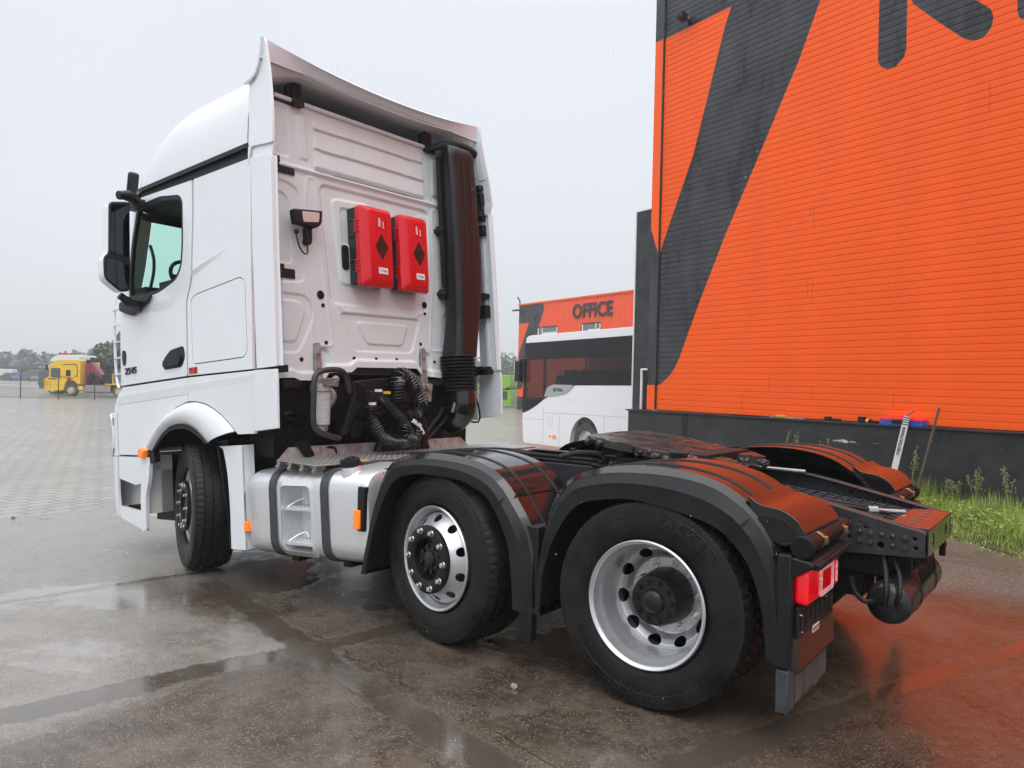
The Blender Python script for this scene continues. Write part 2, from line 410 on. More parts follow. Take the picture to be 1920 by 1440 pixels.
# paving blocks beyond the slab edge
bt = nd('ShaderNodeTexBrick'); bt.inputs['Scale'].default_value = 1.0; bt.inputs['Mortar Size'].default_value = .016; bt.inputs['Brick Width'].default_value = .30; bt.inputs['Row Height'].default_value = .20; bt.inputs['Mortar Smooth'].default_value = .3
mp = nd('ShaderNodeMapping'); mp.inputs['Rotation'].default_value = (0, 0, R_(78)); L.new(G, mp.inputs[0]); L.new(mp.outputs[0], bt.inputs['Vector'])
bt.inputs['Color1'].default_value = (.30, .28, .25, 1); bt.inputs['Color2'].default_value = (.235, .22, .195, 1); bt.inputs['Mortar'].default_value = (.10, .09, .075, 1)
pav = mixcol(mrange(noise(.35, 5), .4, .62), bt.outputs[0], mixcol(.45, bt.outputs[0], (.16, .145, .115)))
pm = mrange(mth('ADD', X_, mth('MULTIPLY', Y_, -.03)), -3.42, -3.36, 1., 0.)
gut = band_(mth('ABSOLUTE', mth('ADD', mth('ADD', xw, mth('MULTIPLY', Y_, .09)), 6.2)), .05, .30)
pav = mixcol(mth('MULTIPLY', gut, .5), pav, (.20, .21, .21))
col = mixcol(pm, slab, pav)
# rough gravelled asphalt along the building
fr = mrange(mth('ADD', mth('SUBTRACT', Y_, mth('MULTIPLY', X_, .0)), mth('MULTIPLY', wob, 2)), 1.9, 2.7)
fr = mth('MULTIPLY', fr, mrange(X_, -1.5, 1.5))
gravel = mixcol(mrange(spk.outputs['Distance'], .2, .5), (.27, .235, .195), (.10, .085, .07))
col = mixcol(fr, col, gravel)
farm = mth('MULTIPLY', mrange(X_, -49.5, -51), mrange(Y_, 30, 36, 1., 0.))
col = mixcol(farm, col, mixcol(mrange(noise(.12, 5), .45, .6), (.18, .165, .15), (.10, .125, .06)))
col = mixcol(mth('MULTIPLY', mrange(X_, 4.3, 5.2), mth('SUBTRACT', 1, fr)), col, mixcol(1., col, (.70, .64, .58), 'MULTIPLY'))
L.new(col, P.inputs['Base Color'])
# wetness: film of water almost everywhere, standing water in hollows and joints
pud = mrange(mth('ADD', mth('MULTIPLY', noise(.42, 5, .55, dist=.4), 1), mth('ADD', mth('MULTIPLY', noise(2.6, 4), .22), mth('MULTIPLY', noise(30, 4, .8), .035))), .665, .70)
pud = mth('MAXIMUM', mth('MULTIPLY', pud, mth('SUBTRACT', 1, mth('MULTIPLY', pm, .85))), jm)
jm2 = mth('MULTIPLY', jm, mth('SUBTRACT', 1, pm))
rgh = mrange(mid, .3, .7, .24, .42)
rgh = mixcol(0., (0, 0, 0), (0, 0, 0)) if False else rgh
rr_ = mth('ADD', mth('MULTIPLY', rgh, mth('SUBTRACT', 1, mth('MULTIPLY', pud, .8))), mth('MULTIPLY', fr, .22))
rr_ = mth('ADD', rr_, mth('MULTIPLY', farm, .3))
rr_ = mth('ADD', mth('MULTIPLY', rr_, mth('SUBTRACT', 1, mth('MULTIPLY', pm, .5))), mth('MULTIPLY', pm, .20))
L.new(rr_, P.inputs['Roughness'])
P.inputs['IOR'].default_value = 1.36; P.inputs['Specular IOR Level'].default_value = .62
P.inputs['Coat Weight'].default_value = 0
L.new(mth('MULTIPLY', mth('MAXIMUM', mth('SUBTRACT', mth('ADD', .45, mth('MULTIPLY', pud, .50)), mth('MULTIPLY', pm, .12)), mth('MULTIPLY', mth('MULTIPLY', mrange(X_, 3.4, 4.6), mrange(Y_, -2.2, -.9)), 1.)), mth('SUBTRACT', 1, mth('MULTIPLY', fr, .7))), P.inputs['Coat Weight']); L.new(mrange(X_, 3.6, 5.0, .10, .055), P.inputs['Coat Roughness']); P.inputs['Coat IOR'].default_value = 1.33
hgt = mth('ADD', mth('MULTIPLY', fine, .0075), mth('MULTIPLY', mrange(spk.outputs['Distance'], 0, .5, 1, 0), .0050))
hgt = mth('ADD', hgt, mth('MULTIPLY', mid, .0035))
hgt = mth('MULTIPLY', hgt, mth('SUBTRACT', 1, mth('MULTIPLY', pud, .85)))
hgt = mth('ADD', hgt, mth('MULTIPLY', mth('MULTIPLY', bt.outputs['Fac'], pm), -.008))
# fade the relief with distance so that far paving does not shimmer
cd = nd('ShaderNodeVectorMath', operation='DISTANCE'); L.new(G, cd.inputs[0]); cd.inputs[1].default_value = (4.5, -3.0, 0)
bp_ = nd('ShaderNodeBump'); bp_.inputs['Distance'].default_value = 1.; bp_.inputs['Strength'].default_value = .55
L.new(mth('MULTIPLY', hgt, 1), bp_.inputs['Height'])
L.new(bp_.outputs[0], P.inputs['Normal'])
cb = nd('ShaderNodeBump'); cb.inputs['Distance'].default_value = 1.; cb.inputs['Strength'].default_value = .12; L.new(hgt, cb.inputs['Height']); L.new(cb.outputs[0], P.inputs['Coat Normal'])
ground = mbg.build('ground', gm); tag(ground, kind='structure')

# ------------------------------------------------------------------ warehouse with the orange cladding
WM = Matrix.Translation((-1.064, 8.991, 0)) @ Matrix.Rotation(R_(-19), 4, 'Z')     # local: x along wall, z up, -y towards the yard
oran = mat('orange_cladding', (1.0, .118, .010), .42, noise=.07, nscale=1.6, rvar=.10, spec=.28, stretch=(1, 1, .18))
darkc = mat('charcoal_cladding', (.028, .031, .036), .34, noise=.35, nscale=2.2, rvar=.12, stretch=(1, 1, .45), dirt=(.060, .064, .072), spec=.45)
plinthm = mat('black_plinth', (.017, .018, .020), .5, noise=.3, nscale=2, rvar=.1, bump=.1, bscale=120, dirt=(.042, .043, .046))
blackc = mat('black_panel', (.014, .016, .018), .4, noise=.3, nscale=4, dirt=(.04, .043, .047))
wh = thing('warehouse', 'tall building clad in orange boards with black lettering beside the truck', 'building')
def W(name, mb, m, par=None, **k): return mb.build(name, m, par or wh, WM, **k)
STEM_R = [(1.575, .0), (1.60, .10), (1.66, .20), (1.76, .33), (1.90, .46), (2.1, .58), (2.35, .69), (2.7, .85), (3.07, 1.02), (4.25, 1.60), (5.32, 2.19), (6.85, 3.02), (7.67, 3.38), (9.6, 4.30)]
STEM_L = [(1.575, .0), (4.1, .0), (4.36, .10), (5.84, .80), (7.95, 1.47), (8.25, 1.60), (8.26, -.01), (9.6, -.01)]
def arc_half(zc, r, z): return math.sqrt(max(r*r-(z-zc)**2, 0))
def kstem(z):
    if z < 6.21 or z > 9.6: return None
    h = .21 if z > 6.42 else arc_half(6.42, .21, z); return (4.565-h, 4.565+h)
def kleg(z):
    if z < 6.195 or z > 8.0: return None
    l = interp(z, [(6.195, 5.74), (6.21, 5.66), (6.27, 5.56), (6.63, 5.21), (7.0, 4.87), (7.08, 4.83), (7.6, 4.83), (8.0, 4.83)])
    r = interp(z, [(6.195, 5.74), (6.21, 5.82), (6.26, 5.87), (6.32, 5.905), (6.43, 5.92), (6.54, 5.885), (6.62, 5.81), (6.74, 5.69), (7.3, 5.14), (8.0, 4.83)])
    return (l, max(r, l+.001))
def eletter(z):
    if z < 6.20 or z > 8.6: return None
    l = interp(z, [(6.20, 6.42), (6.23, 6.30), (6.29, 6.23), (6.38, 6.20), (8.6, 6.19)])
    r = 7.35 if z < 6.62 or 7.2 < z < 7.6 or z > 8.2 else 6.62
    return (l, r)
def stem(z):
    if z < 1.58: return None
    return (interp(z, STEM_L), interp(z, STEM_R))
def more1(z): return (7.9, 8.35) if z > 6.2 else None
def more2(z): return (9.2, 9.65) if z > 6.2 else None
SH = (stem, kstem, kleg, eletter, more1, more2)
mb = MB(); SE = 15.5; z = 1.10; PITCH = .1
def quad(s0a, s1a, s0b, s1b, z0, z1, y0, y1, mi):
    if s1a-s0a < 1e-4 and s1b-s0b < 1e-4: return
    f = mb.bm.faces.new([mb.bm.verts.new(p) for p in ((s0a, y0, z0), (s1a, y0, z0), (s1b, y1, z1), (s0b, y1, z1))]); f.material_index = mi
while z < 10.6:
    sub = [(0, 0.008), (.002, .008), (.008, 0.), (.034, -.001), (.056, -.0015), (.078, -.001), (.097, 0.0), (.1, .008)]
    for (a, ya), (b, yb) in zip(sub, sub[1:]):
        z0, z1 = z+a, z+b; zm = (z0+z1)/2; iv = []
        for s_ in SH:
            m_ = s_(zm)
            if m_:
                i0 = s_(z0) or m_; i1 = s_(z1) or m_
                if abs(i0[0]-i1[0]) > .6: i0 = i1 = m_
                if abs(i0[1]-i1[1]) > .5: i0 = i1 = m_
                iv.append((m_[0], i0, i1))
        iv.sort(); cur0 = cur1 = 0.
        for _, i0, i1 in iv:
            quad(cur0, max(cur0, i0[0]), cur1, max(cur1, i1[0]), z0, z1, ya, yb, 0)
            quad(max(cur0, i0[0]), i0[1], max(cur1, i1[0]), i1[1], z0, z1, ya, yb, 1); cur0, cur1 = max(cur0, i0[1]), max(cur1, i1[1])
        quad(cur0, SE, cur1, SE, z0, z1, ya, yb, 0)
    z += PITCH
W('wall_cladding', mb, oran, mats=[oran, darkc], smooth=10)
# panel joints: short dark vertical laps
mb = MB()
for s_, z0, z1 in ((3.28, 3.0, 3.35), (3.36, 2.95, 3.25), (3.36, 4.1, 4.45), (3.30, 4.3, 4.45), (2.6, 1.55, 1.75), (4.72, 1.33, 1.52), (5.9, 5.2, 5.6), (3.4, 1.4, 1.62), (2.05, 1.2, 1.45)):
    mb.b2(s_, s_+.0025, -.003, .002, z0, z1)
for i in range(14): mb.cyl((.16+.03*(i % 2), -.008, 1.3+.55*i), (.16+.03*(i % 2), .002, 1.3+.55*i), .008, n=8)
pieces(W('lap_joint', mb, blackc), .001)
mb = MB(); mb.b2(0, SE, .02, 9, -1.2, 10.6); W('wall_core', mb, blackc)
# corner trim in three painted lengths
for z0, z1, m_ in ((1.10, 1.58, oran), (4.62, 8.26, oran), (1.58, 4.1, darkc), (8.26, 10.62, darkc)):
    mb = MB(); mb.b2(-.225, -.004, -.035, .1, z0, z1-.002); W('corner_trim', mb, m_, bevel=.003)
mb = MB(); mb.prism([(-.225, 4.1), (-.004, 4.1), (-.225, 4.62)], 'y', -.035, .1); W('corner_trim', mb, darkc)
mb = MB(); mb.prism([(-.004, 4.1), (-.004, 4.62), (-.225, 4.62)], 'y', -.035, .1); W('corner_trim', mb, oran)
mb = MB(); mb.b2(-.012, .012, -.04, .0, 1.1, 10.6); W('corner_seam', mb, blackc)
mb = MB(); mb.b2(-.62, SE, -.15, .015, -1.3, 1.06); pl_ = W('plinth', mb, plinthm, bevel=.006)
mb = MB(); mb.b2(-.66, SE, -.185, .02, 1.062, 1.092); W('ledge', mb, blackc, bevel=.004)
mb = MB(); mb.b2(.95, .955, -.16, -.15, .0, 1.05); mb.tube([(.86, -.155, 1.06), (.85, -.17, .95), (.87, -.16, .6), (.86, -.16, .1)], .006); mb.tube([(.90, -.155, 1.06), (.91, -.165, .8), (.90, -.16, .3)], .005); W('plinth_cable', mb, blackc)
# security camera
mb = MB(); mb.cyl((.62, -.0, 8.30), (.72, -.12, 8.36), .03); mb.box((.60, -.18, 8.42), (.13, .22, .13), rot=Matrix.Rotation(.3, 3, 'Z')); mb.cyl((.60, -.30, 8.42), (.60, -.28, 8.42), .05)
W('security_camera', mb, blackc, bevel=.02)
# dark wing panel with white edge trim
mb = MB(); mb.b2(-.66, -.23, .0, .12, -1.2, 5.02); wp = W('wing_panel', mb, blackc)
mb = MB(); mb.b2(-.69, -.662, -.015, .13, -1.2, 5.05); mb.b2(-.662, -.23, -.012, .125, 5.022, 5.05); W('wing_trim', mb, whitep)
mb = MB(); mb.b2(-.41, -.375, -.045, -.004, 1.10, 1.90); mb.b2(-.374, -.228, -.045, -.004, 1.865, 1.90); W('door_frame', mb, whitep, bevel=.003)
mb = MB()
random.seed(21)
for i in range(8): mb.b2(-.375, -.228, -.003, -.001, 1.10, 1.86)
W('door_gap', mb, darkc)

# ------------------------------------------------------------------ things on the ledge and against the plinth
def wp_(x, y, z): return WM @ Vector((x, y, z))
LZ = 1.092
def on_wall(name, label, cat, mb, m, **k):
    o = mb.build(name, m, None, WM, bevel=.003, **k); tag(o, label, cat); return o
mb = MB(); mb.b2(4.62, 5.22, -.17, -.02, LZ, LZ+.055); o = on_wall('tool_case', 'flat blue tool case with a pink lid on the wall ledge', 'tool case', mb, mat('blue_case', (.01, .10, .55), .35))
mb = MB(); mb.b2(4.615, 5.225, -.175, -.015, LZ+.058, LZ+.10); mb.build('case_lid', mat('pink_case', (.75, .03, .10), .35), o, WM, bevel=.006)
mb = MB(); mb.b2(4.8, 5.04, -.185, -.175, LZ+.02, LZ+.075); mb.build('case_handle', blackp, o, WM, bevel=.003)
mb = MB(); mb.cyl((4.26, -.10, LZ+.03), (4.45, -.10, LZ+.03), .03, n=12); mb.box((4.31, -.10, LZ+.045), (.10, .07, .09)); mb.cyl((4.45, -.1, LZ+.03), (4.56, -.1, LZ+.025), .018); o = on_wall('power_drill', 'black power drill lying on the ledge beside the blue case', 'drill', mb, blackp)
mb = MB(); mb.cyl((4.38, -.10, LZ+.03), (4.42, -.10, LZ+.03), .032, n=12); mb.build('drill_collar', yellow_st, o, WM)
mb = MB(); mb.cyl((3.70, -.10, LZ+.022), (3.97, -.10, LZ+.022), .02, n=10); mb.box((3.76, -.10, LZ+.035), (.09, .06, .06)); on_wall('cordless_driver', 'small black driver lying alone on the ledge', 'driver', mb, blackp)
mb = MB(); mb.b2(2.72, 3.12, -.14, -.08, LZ, LZ+.02); mb.b2(2.78, 2.95, -.15, -.10, LZ+.02, LZ+.032); o = on_wall('hand_saw', 'grey hand saw with yellow handle on the ledge', 'saw', mb, steel)
mb = MB(); mb.b2(2.86, 3.0, -.16, -.08, LZ+.02, LZ+.05); mb.build('saw_handle', yellow_st, o, WM, bevel=.004)
mb = MB(); mb.b2(3.10, 3.38, -.16, -.12, LZ, LZ+.025); on_wall('file_tool', 'long thin steel tool with pale end on the ledge', 'tool', mb, grimysteel)
mb = MB(); mb.b2(1.9, 2.5, -.13, -.06, LZ, LZ+.014); on_wall('flat_bar', 'thin dark metal bar lying along the ledge', 'bar', mb, darkm)
# white levelling staff
a, b = Vector((5.04, -.22, 1.22)), Vector((4.88, -.42, -.02))
mb = MB(); d = (a-b); rot = d.to_track_quat('Z', 'Y').to_matrix(); mb.box((a+b)/2, (.035, .075, d.length), rot=rot)
o = on_wall('levelling_staff', 'white levelling staff with banded tip leaning on the black plinth', 'staff', mb, whitep)
mb = MB(); 
for k, tt_ in enumerate((.985, .96, .935, .91)):
    c = b+d*tt_; mb.box(c, (.04, .080, .014), rot=rot)
mb.build('staff_band', blackp, o, WM)
mb = MB(); mb.box(b+d*.70+Vector((0, -.02, 0)), (.04, .04, .30), rot=rot); mb.build('staff_scale', mat('scale_blue', (.10, .20, .26), .5, noise=.9, nscale=30, dirt=(.5, .55, .55)), o, WM)
mb = MB(); mb.box(b+d*.85+Vector((0, -.02, 0)), (.04, .035, .09), rot=rot); mb.build('staff_label', mat('label_brown', (.16, .08, .03), .5, noise=.9, nscale=40, dirt=(.3, .3, .35)), o, WM)
mb = MB(); mb.box(a+Vector((.05, 0, .05)), (.012, .05, .14), rot=Matrix.Rotation(.9, 3, 'Y')); mb.build('staff_handle', mat('pink_grip', (.6, .25, .25), .5), o, WM, bevel=.003)
mb = MB(); mb.tube([(5.46, -.20, 1.36), (5.25, -.45, -.05)], .016, 10); on_wall('iron_bar', 'long rusty iron bar leaning on the wall in the grass', 'bar', mb, mat('rust_bar', (.12, .075, .055), .6, noise=.4, nscale=20, bump=.3))
mb = MB(); mb.tube([(3.20, -.24, .92), (3.06, -.42, .0)], .02, 10); on_wall('wooden_post', 'short grey post leaning on the plinth behind the truck', 'post', mb, mat('grey_wood', (.11, .09, .08), .7, noise=.4, nscale=20))

# ------------------------------------------------------------------ grass verge along the plinth, as one mass, with taller weeds
grassm = mat('grass_blade', (.22, .34, .04), .5, noise=.4, nscale=3, dirt=(.42, .52, .10)); strawm = mat('straw_blade', (.42, .40, .18), .6, noise=.3, nscale=6)
mb = MB(); random.seed(31)
def verge_edge(s): return -2.35+.22*math.sin(s*1.3)+.10*math.sin(s*4.1)+.35*max(0, (3.6-s))**1
def blade(px, py, h, wd, lean, az, mi, z0=0.):
    c, s_ = math.cos(az), math.sin(az); pts = []
    for k in range(4):
        t = k/3; w2 = wd*(1-t*.95)/2; x = px+c*lean*t*t; y = py+s_*lean*t*t; z = z0+h*(t-.22*t*t*abs(lean)/max(h, .01))
        pts.append(((x-s_*w2, y+c*w2, z), (x+s_*w2, y-c*w2, z)))
    vs = [[mb.bm.verts.new(a), mb.bm.verts.new(b)] for a, b in pts]
    for a, b in zip(vs, vs[1:]): mb.bm.faces.new((a[0], a[1], b[1], b[0])).material_index = mi
nb = 0
while nb < 42000:
    s_ = random.uniform(1.5, 9.5); y = random.uniform(-2.6, -.17); ed_ = verge_edge(s_)
    if y < ed_+random.uniform(-.18, .10): continue
    if s_ < 3.8 and random.random() < .5: continue
    dn = min(1, (y-ed_)/.9); clump = .7+.3*math.sin(s_*5.1+math.sin(y*7))*math.sin(y*4.3+1.7*s_)
    h = (.05+.30*dn)*random.uniform(.5, 1.25)*clump*(1.25 if y > -.5 else 1)
    blade(s_, y, h, random.uniform(.004, .009), random.uniform(.02, .14)*(.5+h*2), random.uniform(0, 6.28), 1 if random.random() < .07 else 0); nb += 1
gv = mb.build('grass_verge', grassm, None, WM, mats=[grassm, strawm]); tag(gv, 'uneven green grass verge along the black plinth', 'grass', kind='stuff')
mb = MB(); 
mb.grid(lambda u, v: Vector((1.2+8.5*u, (verge_edge(1.2+8.5*u)+.05)*(1-v)-.15*v, .012+.03*math.sin(min(v, .5)*3.14))), 60, 10)
vs_ = mb.build('verge_soil', mat('soil_green', (.05, .065, .02), .8, noise=.5, nscale=20, bump=.5, bscale=40), None, WM); tag(vs_, kind='structure')
# broad-leaved clover patches in the verge
mb = MB(); random.seed(33); lm = mat('clover_leaf', (.17, .38, .06), .45, noise=.4, nscale=8, dirt=(.30, .52, .11))
for c in range(46):
    cx0, cy0 = random.uniform(4.6, 7.8), random.uniform(-1.9, -.6)
    for k in range(60):
        x, y = random.gauss(cx0, .13), random.gauss(cy0, .12); z = random.uniform(.06, .26); r = random.uniform(.010, .022); a = random.uniform(0, 6.28); tl_ = random.uniform(-.5, .5)
        v = [mb.bm.verts.new((x+r*math.cos(a+q)*1.0, y+r*math.sin(a+q), z+r*tl_*math.cos(q))) for q in (0, 1.3, 2.6, 3.9, 5.1)]
        mb.bm.faces.new(v)
cl = mb.build('clover_patch', lm, None, WM); tag(cl, 'leafy clover growing low in the grass verge', 'clover', kind='stuff')
seedm = mat('seed_head', (.20, .21, .10), .6, noise=.3)
def weed(name, s_, y, h, n, label, spread=.14, z0=0.):
    mb2 = MB(); random.seed(int(s_*100)+7)
    for k in range(n):
        az = random.uniform(0, 6.28); l = random.uniform(.3, 1)*spread; hh = h*random.uniform(.75, 1.05)
        P_ = [(s_+l*math.cos(az)*t_*t_, y+l*.5*math.sin(az)*t_*t_, z0+hh*t_) for t_ in (0, .35, .7, 1)]
        mb2.tube(P_, .0022, 4)
        for q in range(22):
            t_ = random.uniform(.68, 1.02); p = Vector(P_[2])+(Vector(P_[3])-Vector(P_[2]))*((t_-.7)/.3); r = (1.05-t_)*.16+.01
            p += Vector((random.uniform(-r, r), random.uniform(-r, r)*.5, random.uniform(-.01, .02))); mb2.sph(p, random.uniform(.004, .009), 5, 4, sc=(1, 1, 1.8), mi=1)
        for q in range(0):
            t_ = random.uniform(.1, .6); x0, y0, zz = s_+l*math.cos(az)*t_*t_, y, z0+hh*t_
            a2 = random.uniform(0, 6.28); mb2.bm.faces.new([mb2.bm.verts.new(p) for p in ((x0, y0, zz), (x0+.04*math.cos(a2), y0+.03*math.sin(a2), zz+.05), (x0+.12*math.cos(a2), y0+.06*math.sin(a2), zz+.02))])
    o = mb2.build(name, grassm, None, WM, mats=[grassm, seedm], smooth=60); tag(o, label, 'weed', 'seeding weeds by the plinth'); return o
for i, (s_, y, h, n, lab) in enumerate(((6.05, -.45, .62, 4, 'tall seeding weed in the verge, second from the picture edge'), (6.42, -.42, .66, 4, 'tallest seeding weed in the verge near the picture edge'), (5.15, -.30, .80, 3, 'thin arching weed right behind the white staff'), (3.42, -.34, .88, 4, 'pale seeding weed beside the short leaning post'), (3.85, -.3, .82, 4, 'pale weed against the plinth above the far mudguard'), (5.75, -.35, .42, 5, 'low seeding weed beside the rusty bar'))):
    weed('seeding_weed', s_, y, h, n, lab)
mb = MB(); random.seed(4)
for i in range(26):
    x = 3.9+abs(random.gauss(0, .3)); zz = .80+random.gauss(0, .012); l = random.uniform(.01, .10)
    mb.box((x, -.152, zz), (l, .002, random.uniform(.001, .006)), rot=Matrix.Rotation(random.gauss(.03, .12), 3, 'Y'))
for i in range(8): mb.box((4.08+random.gauss(0, .02), -.152, .81+random.gauss(0, .008)), (.03, .002, .02), rot=Matrix.Rotation(random.uniform(0, 3), 3, 'Y'))
W('paint_scrape', mb, whitep)
# loose stones
mb = MB(); stm = mat('stone', (.25, .24, .22), .6, noise=.4)
stones = [(3.36, -1.42, .018), (-3.3, -1.25, .02), (-3.9, -1.7, .018), (1.2, -3.0, .01), (4.2, 2.9, .012)]
for i, (x, y, r) in enumerate(stones):
    m2 = MB(); m2.sph((x, y, r*.6), r, 8, 6, sc=(1.2, 1, .8))
    for v in m2.bm.verts: v.co += Vector((random.uniform(-1, 1), random.uniform(-1, 1), random.uniform(-1, 1)))*r*.15
    o = m2.build('stone', stm); tag(o, ('pale pebble lying between the two mudguards', 'dark stone on the paving left of the step', 'dark stone farther out on the paving', 'small pebble on the wet concrete foreground', 'pebble on the gravel by the air tank')[i], 'stone')
# ------------------------------------------------------------------ white coach
BM = Matrix.Translation((-8.183, 14.467, -.53)) @ Matrix.Rotation(R_(-19), 4, 'Z') @ Matrix.Rotation(R_(-.6), 4, 'Y')
bus = thing('coach', 'white coach with dark windows parked behind the tractor truck', 'coach')
bw = mat('coach_white', (.86, .87, .89), .25, coat=.4, noise=.03)
def B_(name, mb, m, par=None, **k): return mb.build(name, m, par or bus, BM, **k)
# side profile (x back, z from ground)
prof = rpoly([(-.04, .28), (-.10, .9), (-.10, 1.19), (.0, 1.19), (.5, 1.37), (1.05, 1.65), (1.30, 1.73), (1.9, 1.85), (2.45, 2.04), (12, 2.06), (12, .3), (3.55, .28), (3.55, .42), (3.48, .75), (3.30, 1.02), (3.05, 1.16), (2.78, 1.17), (2.50, 1.02), (2.30, .75), (2.24, .42), (2.22, .27)], [.12, .1, .01, .01, .3, .1, .1, .1, .02, .0, .1, 0, .1, .2, .2, .2, .2, .2, .2, .1, 0])
mb = MB(); mb.prism(prof, 'y', .0, 2.5); B_('coach_body', mb, bw, bevel=.02)
mb = MB(); mb.prism(rpoly([(.0, 3.28), (.05, 3.50), (.2, 3.54), (12, 3.56), (12, 3.36)], [.02, .08, .1, 0, 0]), 'y', 0, 2.5); B_('coach_roof', mb, bw, bevel=.03)
mb = MB(); mb.b2(.1, 12, .06, 2.44, 1.0, 1.17); mb.b2(6, 6.1, .1, 2.4, 1.2, 3.4); B_('coach_floor', mb, interior)
mb = MB()
for k in range(7):
    for y in (.15, .65, 1.4, 1.9): mb.box((1.7+.8*k, y+.22, 2.0), (.14, .44, 1.0), rot=Matrix.Rotation(.15, 3, 'Y')); mb.box((1.5+.8*k, y+.22, 1.65), (.42, .44, .14))
pieces(B_('passenger_seat', mb, mat('seat_cloth', (.04, .05, .10), .8), bevel=.05), .46)
mb = MB(); mb.b2(-.02, .35, .1, 2.4, 1.15, 1.6); mb.tube([(.45+.05*math.cos(k*.4), .75+.22*math.cos(k*.4), 1.72+.2*math.sin(k*.4)) for k in range(17)], .018, 6); B_('dashboard', mb, blackp)
mb = MB(); mb.b2(2.1, 3.7, .15, .9, .1, 1.3); B_('wheel_housing', mb, blackp)
# window band
tint = mat('tinted_glass', (.006, .008, .009), .04, spec=.5, alpha=.62)
mb = MB(); mb.prism(rpoly([(-.10, 1.55), (-.045, 2.5), (.02, 3.30), (12, 3.37), (12, 2.07), (2.45, 2.05), (1.9, 1.86), (1.30, 1.74), (1.05, 1.66), (.5, 1.38), (.0, 1.20), (-.10, 1.20)], [.05, .1, .05, 0, 0, .02, .2, .1, .1, .3, .1, .05]), 'y', -.008, -.002); wb = B_('window_band', mb, tint)
mb = MB(); mb.prism(rpoly([(-.10, 1.55), (-.045, 2.5), (.02, 3.30), (12, 3.37), (12, 2.07), (2.45, 2.05), (1.05, 1.66), (.0, 1.20), (-.10, 1.20)], .02), 'y', 2.502, 2.508); B_('window_band', mb, tint)
mb = MB(); mb.b2(-.02, 12, -.012, -.009, 2.80, 3.32); mb.b2(.96, 1.10, -.012, -.009, 1.7, 2.80); mb.b2(-.06, .10, -.012, -.009, 1.25, 2.80); B_('window_border', mb, blackp, wb)
mb = MB(); mb.prism(rpoly([(.10, 1.32), (.10, 2.75), (.95, 2.77), (.95, 1.72), (.55, 1.45)], .04), 'y', -.012, -.008); mb.bm.free()
mb = MB(); mb.prism(rpoly([(.20, 1.95), (.20, 2.45), (.93, 2.48), (.93, 1.95)], .02), 'y', -.0145, -.0125)
mb2 = MB(); 
for x in (2.9, 5.0): mb2.b2(x, x+.05, -.013, -.0095, 2.08, 2.80)
pieces(B_('window_bar', mb2, blackp, wb), .1)
mb = MB(); mb.prism(rpoly([(1.02, 1.70), (1.15, 1.98), (1.45, 2.06), (2.35, 2.05), (2.38, 2.0), (2.1, 1.82), (1.6, 1.73)], [.02, .1, .1, .02, .05, .1, .1]), 'y', -.018, -.009); bp1 = B_('badge_panel', mb, mat('badge_silver', (.45, .46, .47), .3, metal=.4))
text('badge_text', 'SETRA', .13, blackp, bus, BM @ TM((1.68, -.021, 1.90), (1, 0, 0), (0, 0, 1)), .002, xs=1.25, bold=.003)
mb = MB()
for x0, z0, x1, z1 in ((.98, .3, .985, 1.35), (1.75, .28, 1.755, 1.2), (3.72, .28, 3.725, 1.22), (.98, 1.23, 5.0, 1.235), (0, 1.02, .98, 1.025), (1.25, .84, 1.254, 1.12), (1.42, .84, 1.424, 1.12), (1.25, 1.12, 1.424, 1.124), (1.25, .84, 1.424, .844)): mb.b2(x0, x1, -.003, .0, z0, z1)
B_('panel_gap', mb, mat('gap_grey', (.12, .12, .12), .6))
mb = MB(); mb.b2(1.45, 1.62, -.02, .0, .50, .60); mb.b2(1.28, 1.38, -.015, 0, .53, .58); pieces(B_('side_indicator', mb, orange, bevel=.005), .02)
def far_wheel(mbt, mbr, x, y, z, r, w_=.28, s=-1):
    mbt.lathe([(r*.58, y), (r*.62, y-.02*1), (r*.95, y-.02), (r, y+.03), (r, y+w_)], 'y', (x, 0, z), 40)
    mbr.lathe([(r*.58, y), (r*.54, y+.02), (r*.50, y+.06), (r*.30, y+.03), (r*.28, y-.02), (r*.01, y-.02)], 'y', (x, 0, z), 32)
    bolts_ = [(x+r*.36*math.cos(q*.628), z+r*.36*math.sin(q*.628)) for q in range(10)]
    for a, b in bolts_: mbr.cyl((a, y+.03, b), (a, y-.0, b), r*.035, n=6)
tyg = mat('dusty_tyre', (.06, .06, .06), .6, noise=.4, dirt=(.10, .10, .10))
mt, mr = MB(), MB(); far_wheel(mt, mr, 2.89, .05, .52, .50); wt_ = B_('wheel', mt, tyg, smooth=40); B_('rim', mr, rimm, wt_)
mb = MB(); mb.tube([(.25, .0, 2.82), (.0, -.06, 2.82), (-.14, -.12, 2.78)], .035, 8, 4); mb.box((-.14, -.14, 2.45), (.26, .16, .62)); B_('door_mirror', mb, blackp, bevel=.04)
mb = MB(); mb.box((-.285, -.14, 2.45), (.03, .15, .60)); B_('mirror_shell', mb, bw, bevel=.02)
mb = MB(); mb.box((.95, .7, 1.9), (.14, .48, .9), rot=Matrix.Rotation(.15, 3, 'Y')); mb.b2(.5, 1.0, .46, .94, 1.4, 1.55); B_('driver_seat', mb, interior, bevel=.04)

# ------------------------------------------------------------------ office building
OM = Matrix.Translation((-27.183, 39.592, 0)) @ Matrix.Rotation(R_(-19), 4, 'Z')
of = thing('office_building', 'orange ribbed office building with black lettering behind the coach', 'building')
OB = lambda name, mb, m, par=None, **k: mb.build(name, m, par or of, OM, **k)
mb = MB(); OW = 16.; zr0, zr1 = -1.0, 7.13
